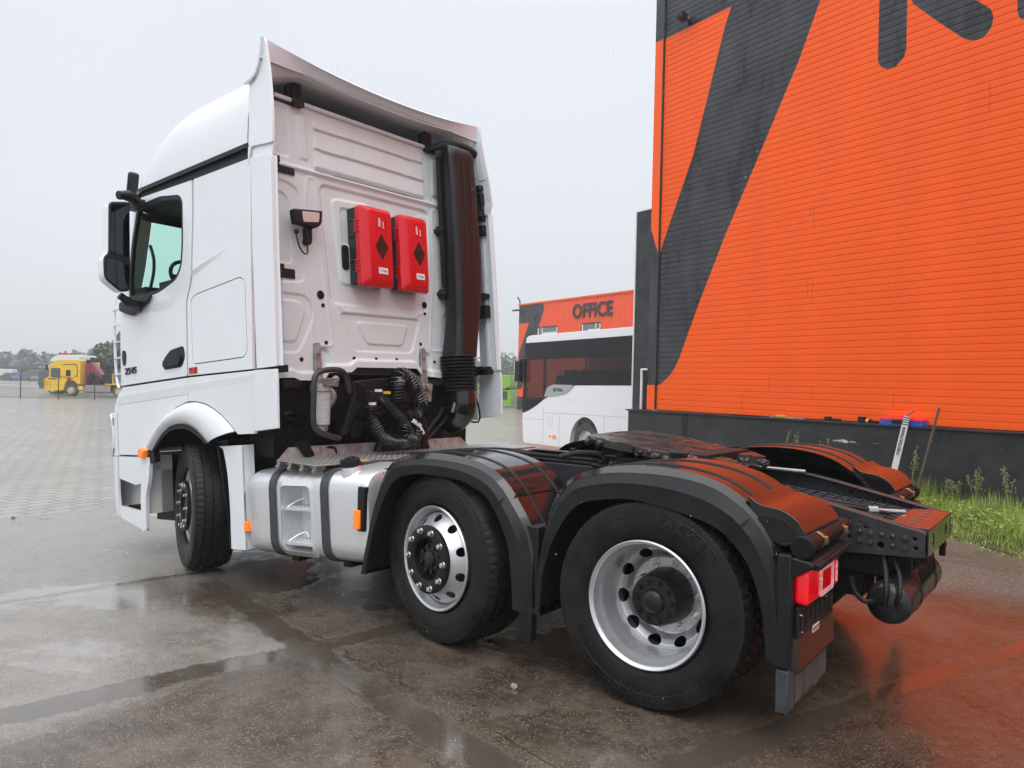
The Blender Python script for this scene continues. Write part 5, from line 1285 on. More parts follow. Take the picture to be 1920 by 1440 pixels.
mb.build('intake_bellows', blackp, ai, CABM, smooth=60)
mb = MB(); mb.tube([(1.16, .80, 1.34), (1.16, .80, 1.22), (1.12, .79, 1.14), (1.0, .78, 1.10), (.8, .78, 1.1)], [.15, .15, .145, .14, .14], 20, 4); mb.cyl((1.2, .64, 1.15), (1.2, .72, 1.3), .03)
mb.build('intake_elbow', glossb, ai, CABM, smooth=60)
mb = MB(); mb.tube([(1.04, .66, 3.565), (1.10, .72, 3.60), (1.15, .82, 3.635), (1.17, 1.0, 3.65), (1.17, 1.16, 3.63), (1.17, 1.26, 3.57), (1.17, 1.285, 3.50)], [.03, .035, .035, .035, .035, .032, .03], 8, 5); mb.b2(1.03, 1.06, .62, .74, 3.55, 3.60)
mb.build('intake_hood', blackp, ai, CABM, bevel=.004)
for (z, l) in ((2.82, .06), (2.24, .05)):
    mb = MB(); mb.cyl((1.03, .70, z), (1.14, .71, z), .028); mb.b2(1.05, 1.12, .70, .80, z-.04, z+.045); mb.cyl((1.14, .705, z), (1.15, .705, z), .013)
    mb.build('intake_clamp', blackp, ai, CABM, bevel=.005)
for (z0, z1, y0, y1) in ((3.26, 3.31, 1.15, 1.24), (2.97, 3.24, 1.17, 1.24), (2.83, 2.93, 1.17, 1.24), (2.04, 2.16, 1.15, 1.24), (1.545, 1.575, 1.05, 1.22)):
    MB().b2(1.05, 1.235, y0, y1-.02, z0, z1).build('deflector_stay', blackp, truck, CABM, bevel=.006)
MB().b2(1.045, 1.05, .68, .76, 3.05, 3.12).build('type_plate', whitep, rw, CABM)
# =================================================================== CHASSIS (level with the ground)
# frame rails with holes
def rail_top(x): return interp(x, [(-1, .90), (1.65, .90), (2.2, 1.03), (4.1, 1.03), (4.28, 1.02), (4.42, .995), (5.03, .869)])
def rail_bot(x): return interp(x, [(-1, .74), (4.5, .715), (5.03, .748)])
xs0 = [-1.0, 1, 1.65, 2.2, 2.5, 3.6, 4.1, 4.28, 4.42, 4.7, 5.03]
HOLES = [(4.645, .90, .010), (4.69, .895, .010), (4.74, .885, .010), (4.765, .868, .013), (4.645, .86, .010), (4.69, .85, .010), (4.69, .805, .010), (4.835, .785, .016), (4.985, .835, .010), (4.99, .79, .010), (4.50, .93, .012), (4.60, .875, .014), (4.40, .96, .010)]
HOLES += [(3.2+.075*i, .93, .012) for i in range(12)]
for s in (-1, 1):
    mb = MB(); y0 = s*.42
    outl = [(x, rail_top(x)) for x in xs0]+[(x, rail_bot(x)) for x in xs0[::-1]]
    mb.prism(outl, 'y', y0-s*.008, y0, holes=[circ(x, z, r, 12) for x, z, r in HOLES])
    # flanges (C section opening inward)
    for fn_ in (lambda x: rail_top(x), lambda x: rail_bot(x)+.008):
        for a, b in zip(xs0, xs0[1:]):
            v = [mb.bm.verts.new((x, y0-s*d, fn_(x)-h)) for x in (a, b) for d in (0.004, .075) for h in (0, .008)]
            for q in ((0, 1, 5, 4), (2, 3, 7, 6), (0, 4, 6, 2), (1, 3, 7, 5)): mb.bm.faces.new([v[i] for i in q])
    rl = mb.build('frame_rail', framep, truck, bevel=.003)
    mb = MB()
    for x, z, k in [(4.74, .84, 0), (4.79, .838, 1), (4.84, .836, 0), (4.89, .835, 0), (4.945, .833, 1), (4.74, .795, 1), (4.79, .793, 1), (4.89, .788, 0), (4.945, .785, 1)]:
        if k:
            mb.cyl((x, y0, z), (x, y0+s*.006, z), .0165, n=18); mb.cyl((x, y0, z), (x, y0+s*.020, z), .0125, .011, n=6)
        else: mb.sph((x, y0+s*.002, z), .0135, sc=(1, .8, 1))
    pieces(mb.build('frame_bolt', framep, rl, bevel=.0015), .012)
# lift bolts on the left rail near the lamp
mb = MB()
for x, z in ((4.575, .895), (4.615, .80)):
    mb.cyl((x, -.42, z), (x, -.47, z), .018, n=8); mb.cyl((x, -.42, z), (x, -.44, z), .026); mb.sph((x, -.47, z), .016)
mb.tube([(4.575, -.46, .89), (4.58, -.47, .84), (4.60, -.47, .80)], .012); mb.tube([(4.58, -.48, .85), (4.60, -.50, .78), (4.63, -.50, .72)], .009)
mb.build('lashing_eye', framep, truck)
# cross members and end plate
mb = MB()
sl_ = []
for i, y in enumerate((-.24, -.15, -.06, .08, .17, .26)):
    sl_.append(circ(4.945, y, .036, 14, .33))
mb.prism([(4.86, -.345), (5.035, -.345), (5.035, .345), (4.86, .345)], 'z', 0, .006, holes=sl_)
for v in mb.bm.verts: v.co.z += .872+(5.03-v.co.x)*.12*.55
wetf = mat('wet_chassis', (.022, .022, .024), .14, coat=.5)
ep = mb.build('end_plate', wetf, truck, bevel=.002)
mb = MB(); mb.prism([(-.345, .742), (-.345, .868), (.345, .868), (.345, .742)], 'x', 5.026, 5.034, holes=[circ(-.20, .805, .032, 16, 1.1), circ(.20, .805, .032, 16, 1.1), circ(-.27, .80, .008, 8), circ(.0, .83, .009, 8), circ(.05, .80, .008, 8), circ(.27, .80, .008, 8), circ(.1, .835, .006, 8)])
mb.build('end_plate', wetf, truck, bevel=.002)
mb = MB(); mb.b2(4.99, 5.02, .30, .34, .64, .75).cyl((5.005, .29, .70), (5.005, .35, .70), .018).b2(4.6, 4.66, -.41, .41, .75, .80).b2(3.0, 3.08, -.41, .41, .75, .98).b2(2.0, 2.1, -.41, .41, .75, .95).b2(1.3, 1.4, -.41, .41, .75, .95)
pieces(mb.build('cross_member', darkm, truck, bevel=.004), .08)
# grating between the rails
mb = MB(); zq = lambda x: .925-(x-4.3)*.10
for y in np.linspace(-.32, .32, 9): mb.tube([(3.95, y, zq(3.95)), (4.86, y, zq(4.86))], .0045, 6)
for x in np.linspace(3.95, 4.85, 15): mb.tube([(x, -.33, zq(x)+.008), (x, .33, zq(x)+.008)], .004, 6)
gr = mb.build('walkway_grating', framep, truck)
mb = MB(); mb.grid(lambda u, v: Vector((3.95+.91*u, -.33+.66*v, zq(3.95+.91*u)-.03)), 4, 4).thicken(.004); mb.build('grating_pan', glossb, gr)
mb = MB(); mb.tube([(3.9, -.20, zq(3.9)+.02), (4.3, -.16, zq(4.3)+.02), (4.8, -.05, zq(4.8)+.02)], .009, 8, 3); mb.tube([(3.9, -.15, zq(3.9)+.025), (4.3, -.08, zq(4.3)+.02), (4.75, .05, zq(4.75)+.02)], .008, 8, 3); mb.tube([(4.2, -.3, .95), (4.5, -.31, .91), (4.8, -.31, .885)], .006)
pieces(mb.build('air_line', blackp, truck), .02)
mb = MB(); mb.tube([(4.72, -.05, .90), (4.86, .05, .895)], .012); mb.tube([(4.70, -.08, .90), (4.74, -.05, .90)], .025); mb.build('grease_fitting', steel, truck)
mb = MB(); mb.tube([(3.2, .345, 1.042), (4.25, .345, 1.035)], .012); mb.build('rail_strip', steel, truck)

# ---- fifth wheel coupling
mb = MB()
FP = rpoly([(3.10, -.36), (3.22, -.44), (3.60, -.455), (3.86, -.38), (4.03, -.27), (4.04, -.20), (3.80, -.07), (3.62, -.03), (3.58, 0), (3.62, .03), (3.80, .07), (4.04, .20), (4.03, .27), (3.86, .38), (3.60, .455), (3.22, .44), (3.10, .36)], [.06, .08, .1, .1, .05, .04, .06, .03, .02, .03, .06, .04, .05, .1, .1, .08, .06], 4)
mb.prism(FP, 'z', -.035, 0)
bmesh.ops.triangulate(mb.bm, faces=[f for f in mb.bm.faces if len(f.verts) > 4])
for ax, rng in ((0, np.arange(3.12, 4.04, .035)), (1, np.arange(-.45, .46, .035))):
    for q in rng:
        c = [0, 0, 0]; c[ax] = float(q); nn_ = [0, 0, 0]; nn_[ax] = 1
        bmesh.ops.bisect_plane(mb.bm, geom=mb.bm.verts[:]+mb.bm.edges[:]+mb.bm.faces[:], plane_co=c, plane_no=nn_)
from mathutils import noise as mn
for v in mb.bm.verts:
    x, y = v.co.x, v.co.y; r = math.hypot(x-3.58, y)
    top = v.co.z > -.01
    v.co.z += (1.225-(x-3.1)*.115)+(.0035*math.sin(r*95)+.004*mn.noise(Vector((x*6, y*6, 0))) if top else -.012*mn.noise(Vector((x*14, y*14, 3))) - .01)
    if not top or r > .4:
        k = mn.noise(Vector((x*25, y*25, 1)))*.012; v.co.x += k; v.co.y += k
fw = mb.build('coupling_plate', greasem, truck, smooth=55)
mb = MB()
for s in (-1, 1):
    y = s*.40
    mb.prism([(3.30, 1.045), (3.42, 1.15), (3.50, 1.175), (3.60, 1.175), (3.68, 1.15), (3.86, 1.045)], 'y', y-.02, y+.02)
    mb.cyl((3.55, y-.03, 1.135), (3.55, y+.03, 1.135), .035); mb.b2(3.2, 3.95, y-.06, y+.06, 1.03, 1.05)
    for x in (3.25, 3.35, 3.8, 3.9): mb.cyl((x, y+.03*s, 1.05), (x, y+.03*s, 1.075), .016, n=6)
mb.b2(3.2, 3.9, -.34, .34, 1.10, 1.15); mb.b2(3.35, 3.8, -.42, -.36, 1.10, 1.16); mb.b2(3.35, 3.8, .36, .42, 1.10, 1.16)
mb.build('coupling_bracket', darkm, fw, bevel=.006)
# greasy drips round the plate edge
mb = MB(); random.seed(3)
for i in range(110):
    t = random.random(); k = int(t*len(FP)); a = FP[k % len(FP)]; b = FP[(k+1) % len(FP)]; f = random.random(); x = a[0]+(b[0]-a[0])*f; y = a[1]+(b[1]-a[1])*f
    r = random.uniform(.008, .024); zt = 1.205-(x-3.1)*.115
    mb.sph((x, y, zt-random.uniform(0, .025)), r, 8, 6, sc=(1.3, 1.3, random.uniform(.5, 1.3)))
for v in mb.bm.verts: v.co += Vector((mn.noise(v.co*30), mn.noise(v.co*30+Vector((5, 5, 5))), mn.noise(v.co*30+Vector((9, 0, 5)))))*.012
mb.build('grease_lump', greasem, fw, smooth=60)['kind'] = 'stuff'
mb = MB(); mb.tube([(2.9, -.36, 1.06), (3.0, -.30, 1.09), (3.15, -.28, 1.09), (3.25, -.36, 1.06)], .022, 8, 4); mb.b2(2.7, 3.3, -.40, -.30, 1.035, 1.05); mb.tube([(2.5, -.33, 1.06), (3.2, -.33, 1.06)], .014); mb.cyl((2.95, -.28, 1.05), (2.95, -.28, 1.12), .022, n=6); mb.b2(2.88, 2.93, -.22, -.16, 1.04, 1.10)
mb.build('release_lever', darkm, truck, bevel=.003)
mb = MB(); random.seed(5)
for i in range(16):
    x = random.uniform(1.7, 3.0); y = random.uniform(-.3, .35); mb.box((x, y, random.uniform(.90, .98)), (random.uniform(.06, .2), random.uniform(.05, .2), random.uniform(.04, .08)), rot=Matrix.Rotation(random.uniform(0, 3), 3, 'Z'))
for i in range(7):
    y = -.3+.09*i; mb.tube([(1.5, y, .97), (2.0, y+random.uniform(-.05, .05), 1.02), (2.6, y+random.uniform(-.08, .08), .99), (3.1, y*.5, 1.0)], random.uniform(.008, .02), 8, 5)
mb.cyl((1.4, .05, .9), (2.6, .02, .86), .06); mb.build('chassis_clutter', darkm, truck, bevel=.004)

# ---- mudguards
def fender(OUT, INN, x_seams, side, yin, name, label=None):
    """OUT/INN: outer and inner outlines of the side face; sheet runs inboard from OUT"""
    n = 44
    def samp(L, t):
        k = t*(len(L)-1); i = min(int(k), len(L)-2); f = k-i
        p = [Vector(L[max(i-1, 0)]), Vector(L[i]), Vector(L[i+1]), Vector(L[min(i+2, len(L)-1)])]
        return .5*((2*p[1])+(-p[0]+p[2])*f+(2*p[0]-5*p[1]+4*p[2]-p[3])*f*f+(-p[0]+3*p[1]-3*p[2]+p[3])*f**3)
    def resample(L, m):
        P = [samp(L, i/200) for i in range(201)]; d = [0]
        for a, b in zip(P, P[1:]): d.append(d[-1]+(b-a).length)
        out = []; j = 0
        for i in range(m+1):
            q = d[-1]*i/m
            while j < 199 and d[j+1] < q: j += 1
            f = (q-d[j])/max(1e-9, d[j+1]-d[j]); out.append(P[j]+(P[j+1]-P[j])*min(1, f))
        return out
    O, I = resample(OUT, n), resample(INN, n)
    cen = sum(O, Vector((0, 0)))/len(O)
    # side face with chamfer
    mb = MB()
    def fn(u, v):
        i = round(u*n); o, q = O[i], I[i]; w_ = (o-q)
        if v < .01: p, y = q, -.018
        elif v < .4: p, y = q+w_*(.02), 0
        elif v < .8: p, y = q+w_*(.62), 0.004
        else: p, y = o, -.030
        return Vector((p.x, side*(1.25+y), p.y))
    mb.grid(lambda u, v: fn(u, round(v*3)/3 if v < 1 else 1), n, 3); mb.thicken(.006)
    f0 = mb.build(name, fendm, truck, smooth=25)
    if label: f0['label'] = label
    # inner lining and top sheet
    mb = MB()
    def ft(u, v):
        i = round(u*n); o = O[i]; d = (o-cen).normalized(); y = 1.222-(1.222-yin)*v
        rise = .035*min(1, v/.06)**.5 if v > 0 else 0
        return Vector((o.x+d.x*rise, side*y, o.y+d.y*rise))
    mb.grid(ft, n, 16); mb.thicken(.006)
    ts = mb.build('fender_sheet', glossb, f0, smooth=35)
    for y in (1.07, .80):           # raised ribs along the sheet
        mb = MB()
        def fr_(u, v, y=y):
            i = 3+round(u*(n-6)); a = O[i]; d = (a-cen).normalized(); q = round(v*3)
            yy_, h = ((y-.013, .036), (y-.009, .042), (y+.009, .042), (y+.013, .036))[q]
            return Vector((a.x+d.x*h, side*yy_, a.y+d.y*h))
        mb.grid(fr_, n-6, 3); mb.build('fender_rib', fendm, f0, smooth=40)
    for k, i in enumerate(x_seams):          # joints between the three mouldings
        o, q = O[i], I[i]; d = (o-cen).normalized(); mb = MB()
        t = Vector((-d.y, d.x))*.004
        mb.bm.faces.new([mb.bm.verts.new((o.x+d.x*.0375+t.x*s_, side*y, o.y+d.y*.0375+t.y*s_)) for s_, y in ((-1, 1.21), (1, 1.21), (1, yin), (-1, yin))])
        mb.thicken(.002)
        mb.bm.faces.new([mb.bm.verts.new((p.x+t.x*s_, side*1.2565, p.y+t.y*s_)) for p, s_ in ((o, -1), (o, 1), (q, 1), (q, -1))])
        mb.build('fender_joint', blackp, f0)
    # liner behind the face
    mb = MB()
    mb.grid(lambda u, v: Vector((I[round(u*n)].x, side*(1.235-(1.235-yin)*v), I[round(u*n)].y+.03)), n, 3).thicken(.004); mb.build('fender_liner', blackp, f0)
    return f0
MO = [(2.01, .32), (2.05, .5), (2.1, .72), (2.16, .9), (2.22, .985), (2.29, 1.035), (2.41, 1.065), (2.58, 1.08), (2.82, 1.07), (2.98, 1.035), (3.09, .97), (3.17, .88), (3.24, .79), (3.29, .68), (3.31, .52), (3.32, .33)]
MI = [(2.06, .32), (2.1, .5), (2.17, .72), (2.29, .92), (2.44, .98), (2.63, .99), (2.81, .98), (2.95, .94), (3.02, .9), (3.1, .8), (3.16, .68), (3.19, .54), (3.21, .33)]
RO = [(3.35, .34), (3.35, .53), (3.37, .68), (3.4, .8), (3.46, .94), (3.55, 1.04), (3.65, 1.08), (3.8, 1.11), (4.02, 1.12), (4.18, 1.11), (4.31, 1.08), (4.42, 1.02), (4.48, .97), (4.52, .92), (4.57, .83), (4.61, .7), (4.64, .48), (4.65, .36)]
RI = [(3.38, .35), (3.4, .54), (3.44, .69), (3.49, .79), (3.55, .88), (3.62, .94), (3.73, .97), (3.88, .99), (4.02, .98), (4.19, .95), (4.33, .91), (4.43, .83), (4.49, .74), (4.53, .62), (4.55, .51), (4.56, .38)]
for s in (-1, 1):
    fender(MO, MI, (13, 32), s, .70, 'mudguard')
    fender(RO, RI, (12, 32), s, .62, 'mudguard')
    MB().b2(3.245, 3.325, s*1.235, s*1.18, .17, .335).build('rubber_flap', blackp, truck, bevel=.006)
    mb = MB(); mb.b2(3.21, 3.34, s*1.21, s*.75, .35, .78); mb.build('mudguard_web', blackp, truck, bevel=.006)
    # ---- tail unit behind the last wheel: hump, pipe clamps, lamp carrier
    mb = MB(); P = [(4.44, 1.075), (4.50, 1.03), (4.60, 1.02), (4.665, .985), (4.70, .93), (4.70, .90), (4.60, .86), (4.5, .93)]
    mb.prism(rpoly(P, .03, 3), 'y', s*1.20, s*.66); tu = mb.build('tail_hump', glossb, truck, bevel=.008)
    MB().prism(rpoly([(4.50, .99), (4.60, .985), (4.655, .95), (4.66, .90), (4.58, .87), (4.50, .93)], .02), 'y', s*1.201, s*1.206).build('hump_inset', blackp, tu, bevel=.002)
    mb = MB(); mb.cyl((4.695, s*1.22, .875), (4.695, s*.56, .885), .036, n=24); mb.cyl((4.695, s*1.235, .875), (4.695, s*1.18, .875), .048, n=24); tp = mb.build('carrier_tube', darkm, truck, bevel=.004)
    mb = MB()
    for y in (1.02, .68): mb.cyl((4.695, s*(y-.015), .878), (4.695, s*(y+.015), .878), .040, n=24); mb.b2(4.72, 4.745, s*(y-.015), s*(y+.015), .865, .90)
    pieces(mb.build('tube_clamp', mat('brass_clamp', (.35, .22, .10), .35, metal=.8), tp, bevel=.003), .08)
    mb = MB(); mb.prism(rpoly([(4.60, .36), (4.585, .72), (4.60, .84), (4.74, .82), (4.75, .80), (4.66, .74), (4.66, .50), (4.64, .36)], .01), 'y', s*1.24, s*.64)
    mb.b2(4.60, 4.66, s*1.25, s*1.18, .36, .84)
    tc_ = mb.build('lamp_carrier', blackp, truck, bevel=.008)
    mb = MB(); mb.prism([(s*-.0+s*1.195, .78), (s*.66, .80), (s*.66, .825), (s*1.195, .81)], 'x', 4.66, 4.76); mb.build('carrier_hood', blackp, tc_, bevel=.006)
    # rear lamp cluster
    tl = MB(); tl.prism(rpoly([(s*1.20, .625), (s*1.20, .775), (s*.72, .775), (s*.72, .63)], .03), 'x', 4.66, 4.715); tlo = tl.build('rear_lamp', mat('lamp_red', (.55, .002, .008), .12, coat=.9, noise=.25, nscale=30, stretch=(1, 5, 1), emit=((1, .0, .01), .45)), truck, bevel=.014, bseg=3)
    mb = MB(); fr = rpoly([(s*1.02, .63), (s*1.02, .765), (s*.81, .765), (s*.81, .635)], .01); mb.prism(fr, 'x', 4.714, 4.720, holes=[rpoly([(s*.995, .65), (s*.995, .742), (s*.835, .742), (s*.835, .655)], .006)])
    mb.prism([(s*.755, .65), (s*.755, .745), (s*.74, .745), (s*.74, .65)], 'x', 4.714, 4.719)
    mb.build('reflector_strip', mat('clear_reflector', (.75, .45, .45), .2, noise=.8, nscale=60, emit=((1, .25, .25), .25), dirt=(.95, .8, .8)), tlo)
    mb = MB()
    for k in range(8): mb.b2(4.713, 4.7185, s*(.99-.018*k), s*(.982-.018*k), .655, .738)
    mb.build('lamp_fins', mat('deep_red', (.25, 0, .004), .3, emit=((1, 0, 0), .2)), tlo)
    # number-plate carrier
    mb = MB(); mb.b2(4.665, 4.68, s*1.20, s*.66, .48, .615)
    for k in range(7): mb.b2(4.68, 4.686, s*(1.17-.075*k), s*(1.13-.075*k), .50+.012*(k % 3), .58+.008*(k % 2))
    for y, z in ((1.17, .50), (1.17, .585), (.78, .56)): pass
    np_ = mb.build('plate_carrier', blackp, truck, bevel=.003)
    mb = MB()
    for y, z in ((1.165, .505), (1.18, .58), (.80, .585)): mb.cyl((4.68, s*y, z), (4.69, s*y, z), .005, n=8)
    pieces(mb.build('carrier_screw', nutm, np_), .01)
    if s < 0:
        MB().b2(4.682, 4.685, -1.00, -.90, .462, .492).build('name_tag', whitep, np_)
        text('name_tag_text', 'KEAUTO', .026, mat('tag_ink', (.45, .02, .03), .4), np_, TM((4.6862, -.95, .477), (0, 1, 0), (0, 0, 1)), .0004, xs=.95, bold=.0004)
    # flap with dirty fringe
    mb = MB(); mb.prism([(s*1.19, .29), (s*1.19, .48), (s*.64, .48), (s*.64, .29)], 'x', 4.635, 4.650); fl_ = mb.build('mud_flap', mat('flap_rubber', (.03, .022, .02), .45, noise=.3, nscale=5), truck, bevel=.003)
    mb = MB(); random.seed(11)
    for k in range(8):
        ya = 1.19-.069*k; mb.prism([(s*ya, .295), (s*(ya-.066), .295), (s*(ya-.066+random.uniform(-.004, .004)), .175+random.uniform(-.006, .008)), (s*(ya+random.uniform(-.004, .004)), .175+random.uniform(-.006, .008))], 'x', 4.637+.003*(k % 2), 4.648+.003*(k % 2))
    mb.build('flap_fringe', mat('muddy_rubber', (.05, .045, .04), .6, noise=.5, nscale=16, bump=.3, dirt=(.13, .118, .10), stretch=(1, 3.5, .6)), fl_, bevel=.002)
    MB().b2(4.60, 4.655, s*1.24, s*1.15, .165, .35).build('rubber_flap', mat('grey_rubber', (.045, .052, .058), .5, noise=.3), truck, bevel=.008)
# ---- air tank across the tail with its hoses
mb = MB(); yL, yR = -.45, .45
prof = [(0.001, yL-.045), (.04, yL-.042), (.075, yL-.03), (.098, yL-.01), (.105, yL+.015), (.105, yR-.015), (.098, yR+.01), (.075, yR+.03), (.001, yR+.045)]
mb.lathe(prof, 'y', (4.885, 0, .517), 40)
at = mb.build('air_tank', mat('tank_black', (.018, .02, .022), .22, noise=.4, nscale=6, rvar=.1, bump=.06), truck, smooth=40)
mb = MB()
for y in (-.2, .25): mb.lathe([(.1065, y-.02), (.109, y-.018), (.109, y+.018), (.1065, y+.02)], 'y', (4.885, 0, .517), 40)
pieces(mb.build('tank_strap', blackp, at), .05); mb = MB(); mb.b2(4.83, 4.94, -.22, -.18, .60, .75); mb.b2(4.83, 4.94, .23, .27, .60, .75); pieces(mb.build('tank_hanger', blackp, at), .05)
mb = MB()
mb.tube([(4.80, -.30, .76), (4.86, -.44, .70), (4.885, -.52, .60), (4.878, -.525, .53), (4.875, -.50, .52)], .012, 10, 6)
mb.tube([(4.84, -.30, .76), (4.92, -.44, .68), (4.945, -.52, .60), (4.935, -.525, .55), (4.93, -.50, .53)], .011, 10, 6)
mb.tube([(4.70, -.40, .60), (4.74, -.50, .56), (4.79, -.545, .53), (4.825, -.52, .53)], .012, 10, 6)
mb.cyl((4.875, -.49, .505), (4.875, -.525, .505), .018, n=8); mb.cyl((4.935, -.47, .52), (4.935, -.51, .52), .018, n=8); mb.cyl((4.825, -.48, .53), (4.825, -.52, .53), .018, n=8)
for i in range(8): mb.tube([(4.95+.004*i, -.30+.06*i, .75), (4.985, -.27+.06*i, .66), (4.99, -.22+.06*i, .58)], .005, 6, 3)
pieces(mb.build('air_hose', blackp, at), .03)
mb = MB(); mb.b2(4.5, 4.86, -.38, .38, .62, .73); mb.b2(4.2, 4.75, -.36, -.1, .5, .72); mb.cyl((4.25, -.5, .52), (4.25, -.5, .75), .13); mb.cyl((4.3, .5, .52), (4.3, .5, .75), .13)
mb.build('rear_underframe', darkm, truck, bevel=.01)

# ---- axles, springs, engine and gearbox masses under the deck
mb = MB(); mb.cyl((3.98, -.95, .5), (3.98, .95, .5), .09); mb.sph((3.98, 0, .5), .25, 20, 14, sc=(1, 1, 1)); mb.cyl((3.98, -.2, .5), (3.2, 0, .6), .06)
mb.b2(3.9, 4.06, -.55, -.40, .45, .60); mb.b2(3.9, 4.06, .40, .55, .45, .60); mb.build('drive_axle', darkm, truck, bevel=.01)
mb = MB(); mb.cyl((2.63, -.85, .5), (2.63, .85, .5), .07); mb.b2(2.5, 2.76, -.5, -.36, .55, .78); mb.b2(2.5, 2.76, .36, .5, .55, .78); mb.build('lift_axle', darkm, truck, bevel=.01)
mb = MB(); mb.cyl((0, -.8, .48), (0, .8, .48), .06); mb.b2(-.6, .7, -.48, -.38, .42, .50); mb.b2(-.6, .7, .38, .48, .42, .50); mb.build('front_axle', darkm, truck, bevel=.01)
mb = MB(); mb.b2(-.8, .95, -.40, .42, .55, 1.28); mb.b2(.9, 1.75, -.28, .28, .52, .96); mb.cyl((.95, 0, .85), (1.15, 0, .85), .33, n=32); mb.b2(-.3, .8, -.9, -.5, .55, .95); mb.b2(-1.0, .4, .55, 1.0, .6, 1.2); mb.cyl((1.6, 0, .75), (2.6, 0, .72), .05)
mb.b2(.2, 1.0, -.95, -.62, .72, 1.02)
mb.build('engine_block', darkm, truck, bevel=.03)
mb = MB(); mb.b2(.75, 2.05, .55, 1.2, .24, .86); mb.build('light_block_box', darkm, truck, bevel=.05)  # box added on the far side to block light under the truck
mb = MB(); mb.b2(1.7, 3.7, -.36, .36, .60, .78); mb.b2(3.25, 3.42, -.9, .95, .34, .62); mb.b2(2.0, 2.12, -.7, 1.1, .36, .6); mb.b2(4.3, 4.45, -.9, .9, .42, .62); mb.build('underbody_light_block', darkm, truck, bevel=.02)  # dark boxes added to block reflections beneath the chassis
mb = MB(); random.seed(9)
for i in range(34):
    y = random.uniform(-1.0, .8); x = random.uniform(.85, 1.12); z = random.uniform(1.0, 1.42)
    if random.random() < .5: mb.box((x, y, z), (random.uniform(.05, .2), random.uniform(.05, .2), random.uniform(.04, .16)), rot=Matrix.Rotation(random.uniform(-.6, .6), 3, 'X'))
    else: mb.tube([(x, y, z), (x+.03, y+random.uniform(-.2, .2), z+random.uniform(-.1, .1)), (x, y+random.uniform(-.3, .3), z+random.uniform(-.25, .15)), (x-.1, y+random.uniform(-.3, .3), z-.1)], random.uniform(.006, .018), 8, 5)
mb.b2(.6, .9, -1.1, 1.05, .95, 1.50)
mb.build('engine_fittings', darkm, truck, bevel=.006)
MB().b2(.62, .80, -1.05, -.80, .95, 1.12).build('battery_box', rust, truck, bevel=.01)
mb = MB(); mb.tube([(1.0, -.78, 1.50), (1.06, -.70, 1.42), (1.05, -.72, 1.34), (1.02, -.80, 1.28)], .025, 10, 5); mb.build('coolant_pipe', grimysteel, truck)
# tubular guard, filter
mb = MB(); mb.tube([(1.25, -.70, 1.44), (1.27, -.76, 1.56), (1.28, -.84, 1.60), (1.28, -.98, 1.59), (1.28, -1.05, 1.54), (1.28, -1.055, 1.38), (1.28, -1.05, 1.22), (1.28, -1.00, 1.16), (1.26, -.90, 1.125), (1.24, -.78, 1.10)], .021, 12, 5); mb.build('guard_bar', mat('worn_black_tube', (.05, .05, .052), .4, metal=.3, noise=.3), truck)
mb = MB(); mb.cyl((1.16, -.88, 1.20), (1.16, -.88, 1.44), .058, n=28)
for z in np.linspace(1.22, 1.42, 7): mb.cyl((1.16, -.88, z), (1.16, -.88, z+.004), .0595, n=28)
fo = mb.build('filter_canister', mat('filter_white', (.50, .50, .50), .4, noise=.35, nscale=30, stretch=(1, 1, 5)), truck, bevel=.004)
mb = MB(); mb.cyl((1.16, -.88, 1.44), (1.16, -.88, 1.50), .07, .05, n=12); mb.box((1.18, -.85, 1.51), (.09, .13, .06)); mb.cyl((1.2, -.83, 1.5), (1.2, -.78, 1.54), .03); mb.cyl((1.16, -.88, 1.15), (1.16, -.88, 1.20), .045, n=16); mb.build('filter_head', grimysteel, fo, bevel=.006)
# steel cab mounts hanging from the wall
for yc in (-.72, .44):
    mb = MB(); mb.prism(rpoly([(yc-.035, 1.52), (yc-.028, 1.74), (yc+.028, 1.74), (yc+.035, 1.52), (yc+.05, 1.40), (yc-.05, 1.40)], .02), 'x', 1.045, 1.075)
    mb.prism(rpoly([(yc-.06, 1.36), (yc-.06, 1.42), (yc+.06, 1.42), (yc+.06, 1.36)], .01), 'x', 1.03, 1.11)
    for z in (1.55, 1.66): mb.cyl((1.07, yc, z), (1.085, yc, z), .014, n=8)
    mb.build('cab_mount', grimysteel, truck, CABM, bevel=.004)
mb = MB(); mb.b2(1.08, 1.13, -.02, .28, 1.46, 1.51); mb.cyl((1.13, .27, 1.485), (1.15, .27, 1.485), .03); mb.b2(1.05, 1.12, .24, .33, 1.36, 1.47); mb.build('latch_beam', grimysteel, truck, bevel=.004)
mb = MB()
mb.prism(rpoly([(-.60, 1.44), (-.62, 1.52), (-.30, 1.55), (-.05, 1.53), (.08, 1.40), (.18, 1.20), (.20, 1.02), (.16, 1.0), (.08, 1.18), (-.02, 1.36), (-.2, 1.44), (-.42, 1.43), (-.60, 1.30), (-.68, 1.12), (-.74, 1.12)], .02), 'x', 1.18, 1.21)
for y, z in ((-.54, 1.48), (-.58, 1.5), (.17, 1.15), (.165, 1.07), (-.3, 1.5)): mb.cyl((1.21, y, z), (1.225, y, z), .014, n=10)
mb.tube([(1.2, .18, 1.10), (1.1, .45, 1.24), (1.0, .6, 1.30)], .016); mb.tube([(1.2, .18, 1.03), (1.1, .5, 1.18), (1.0, .7, 1.26)], .013)
mb.build('hose_arch', blackp, truck, bevel=.003)
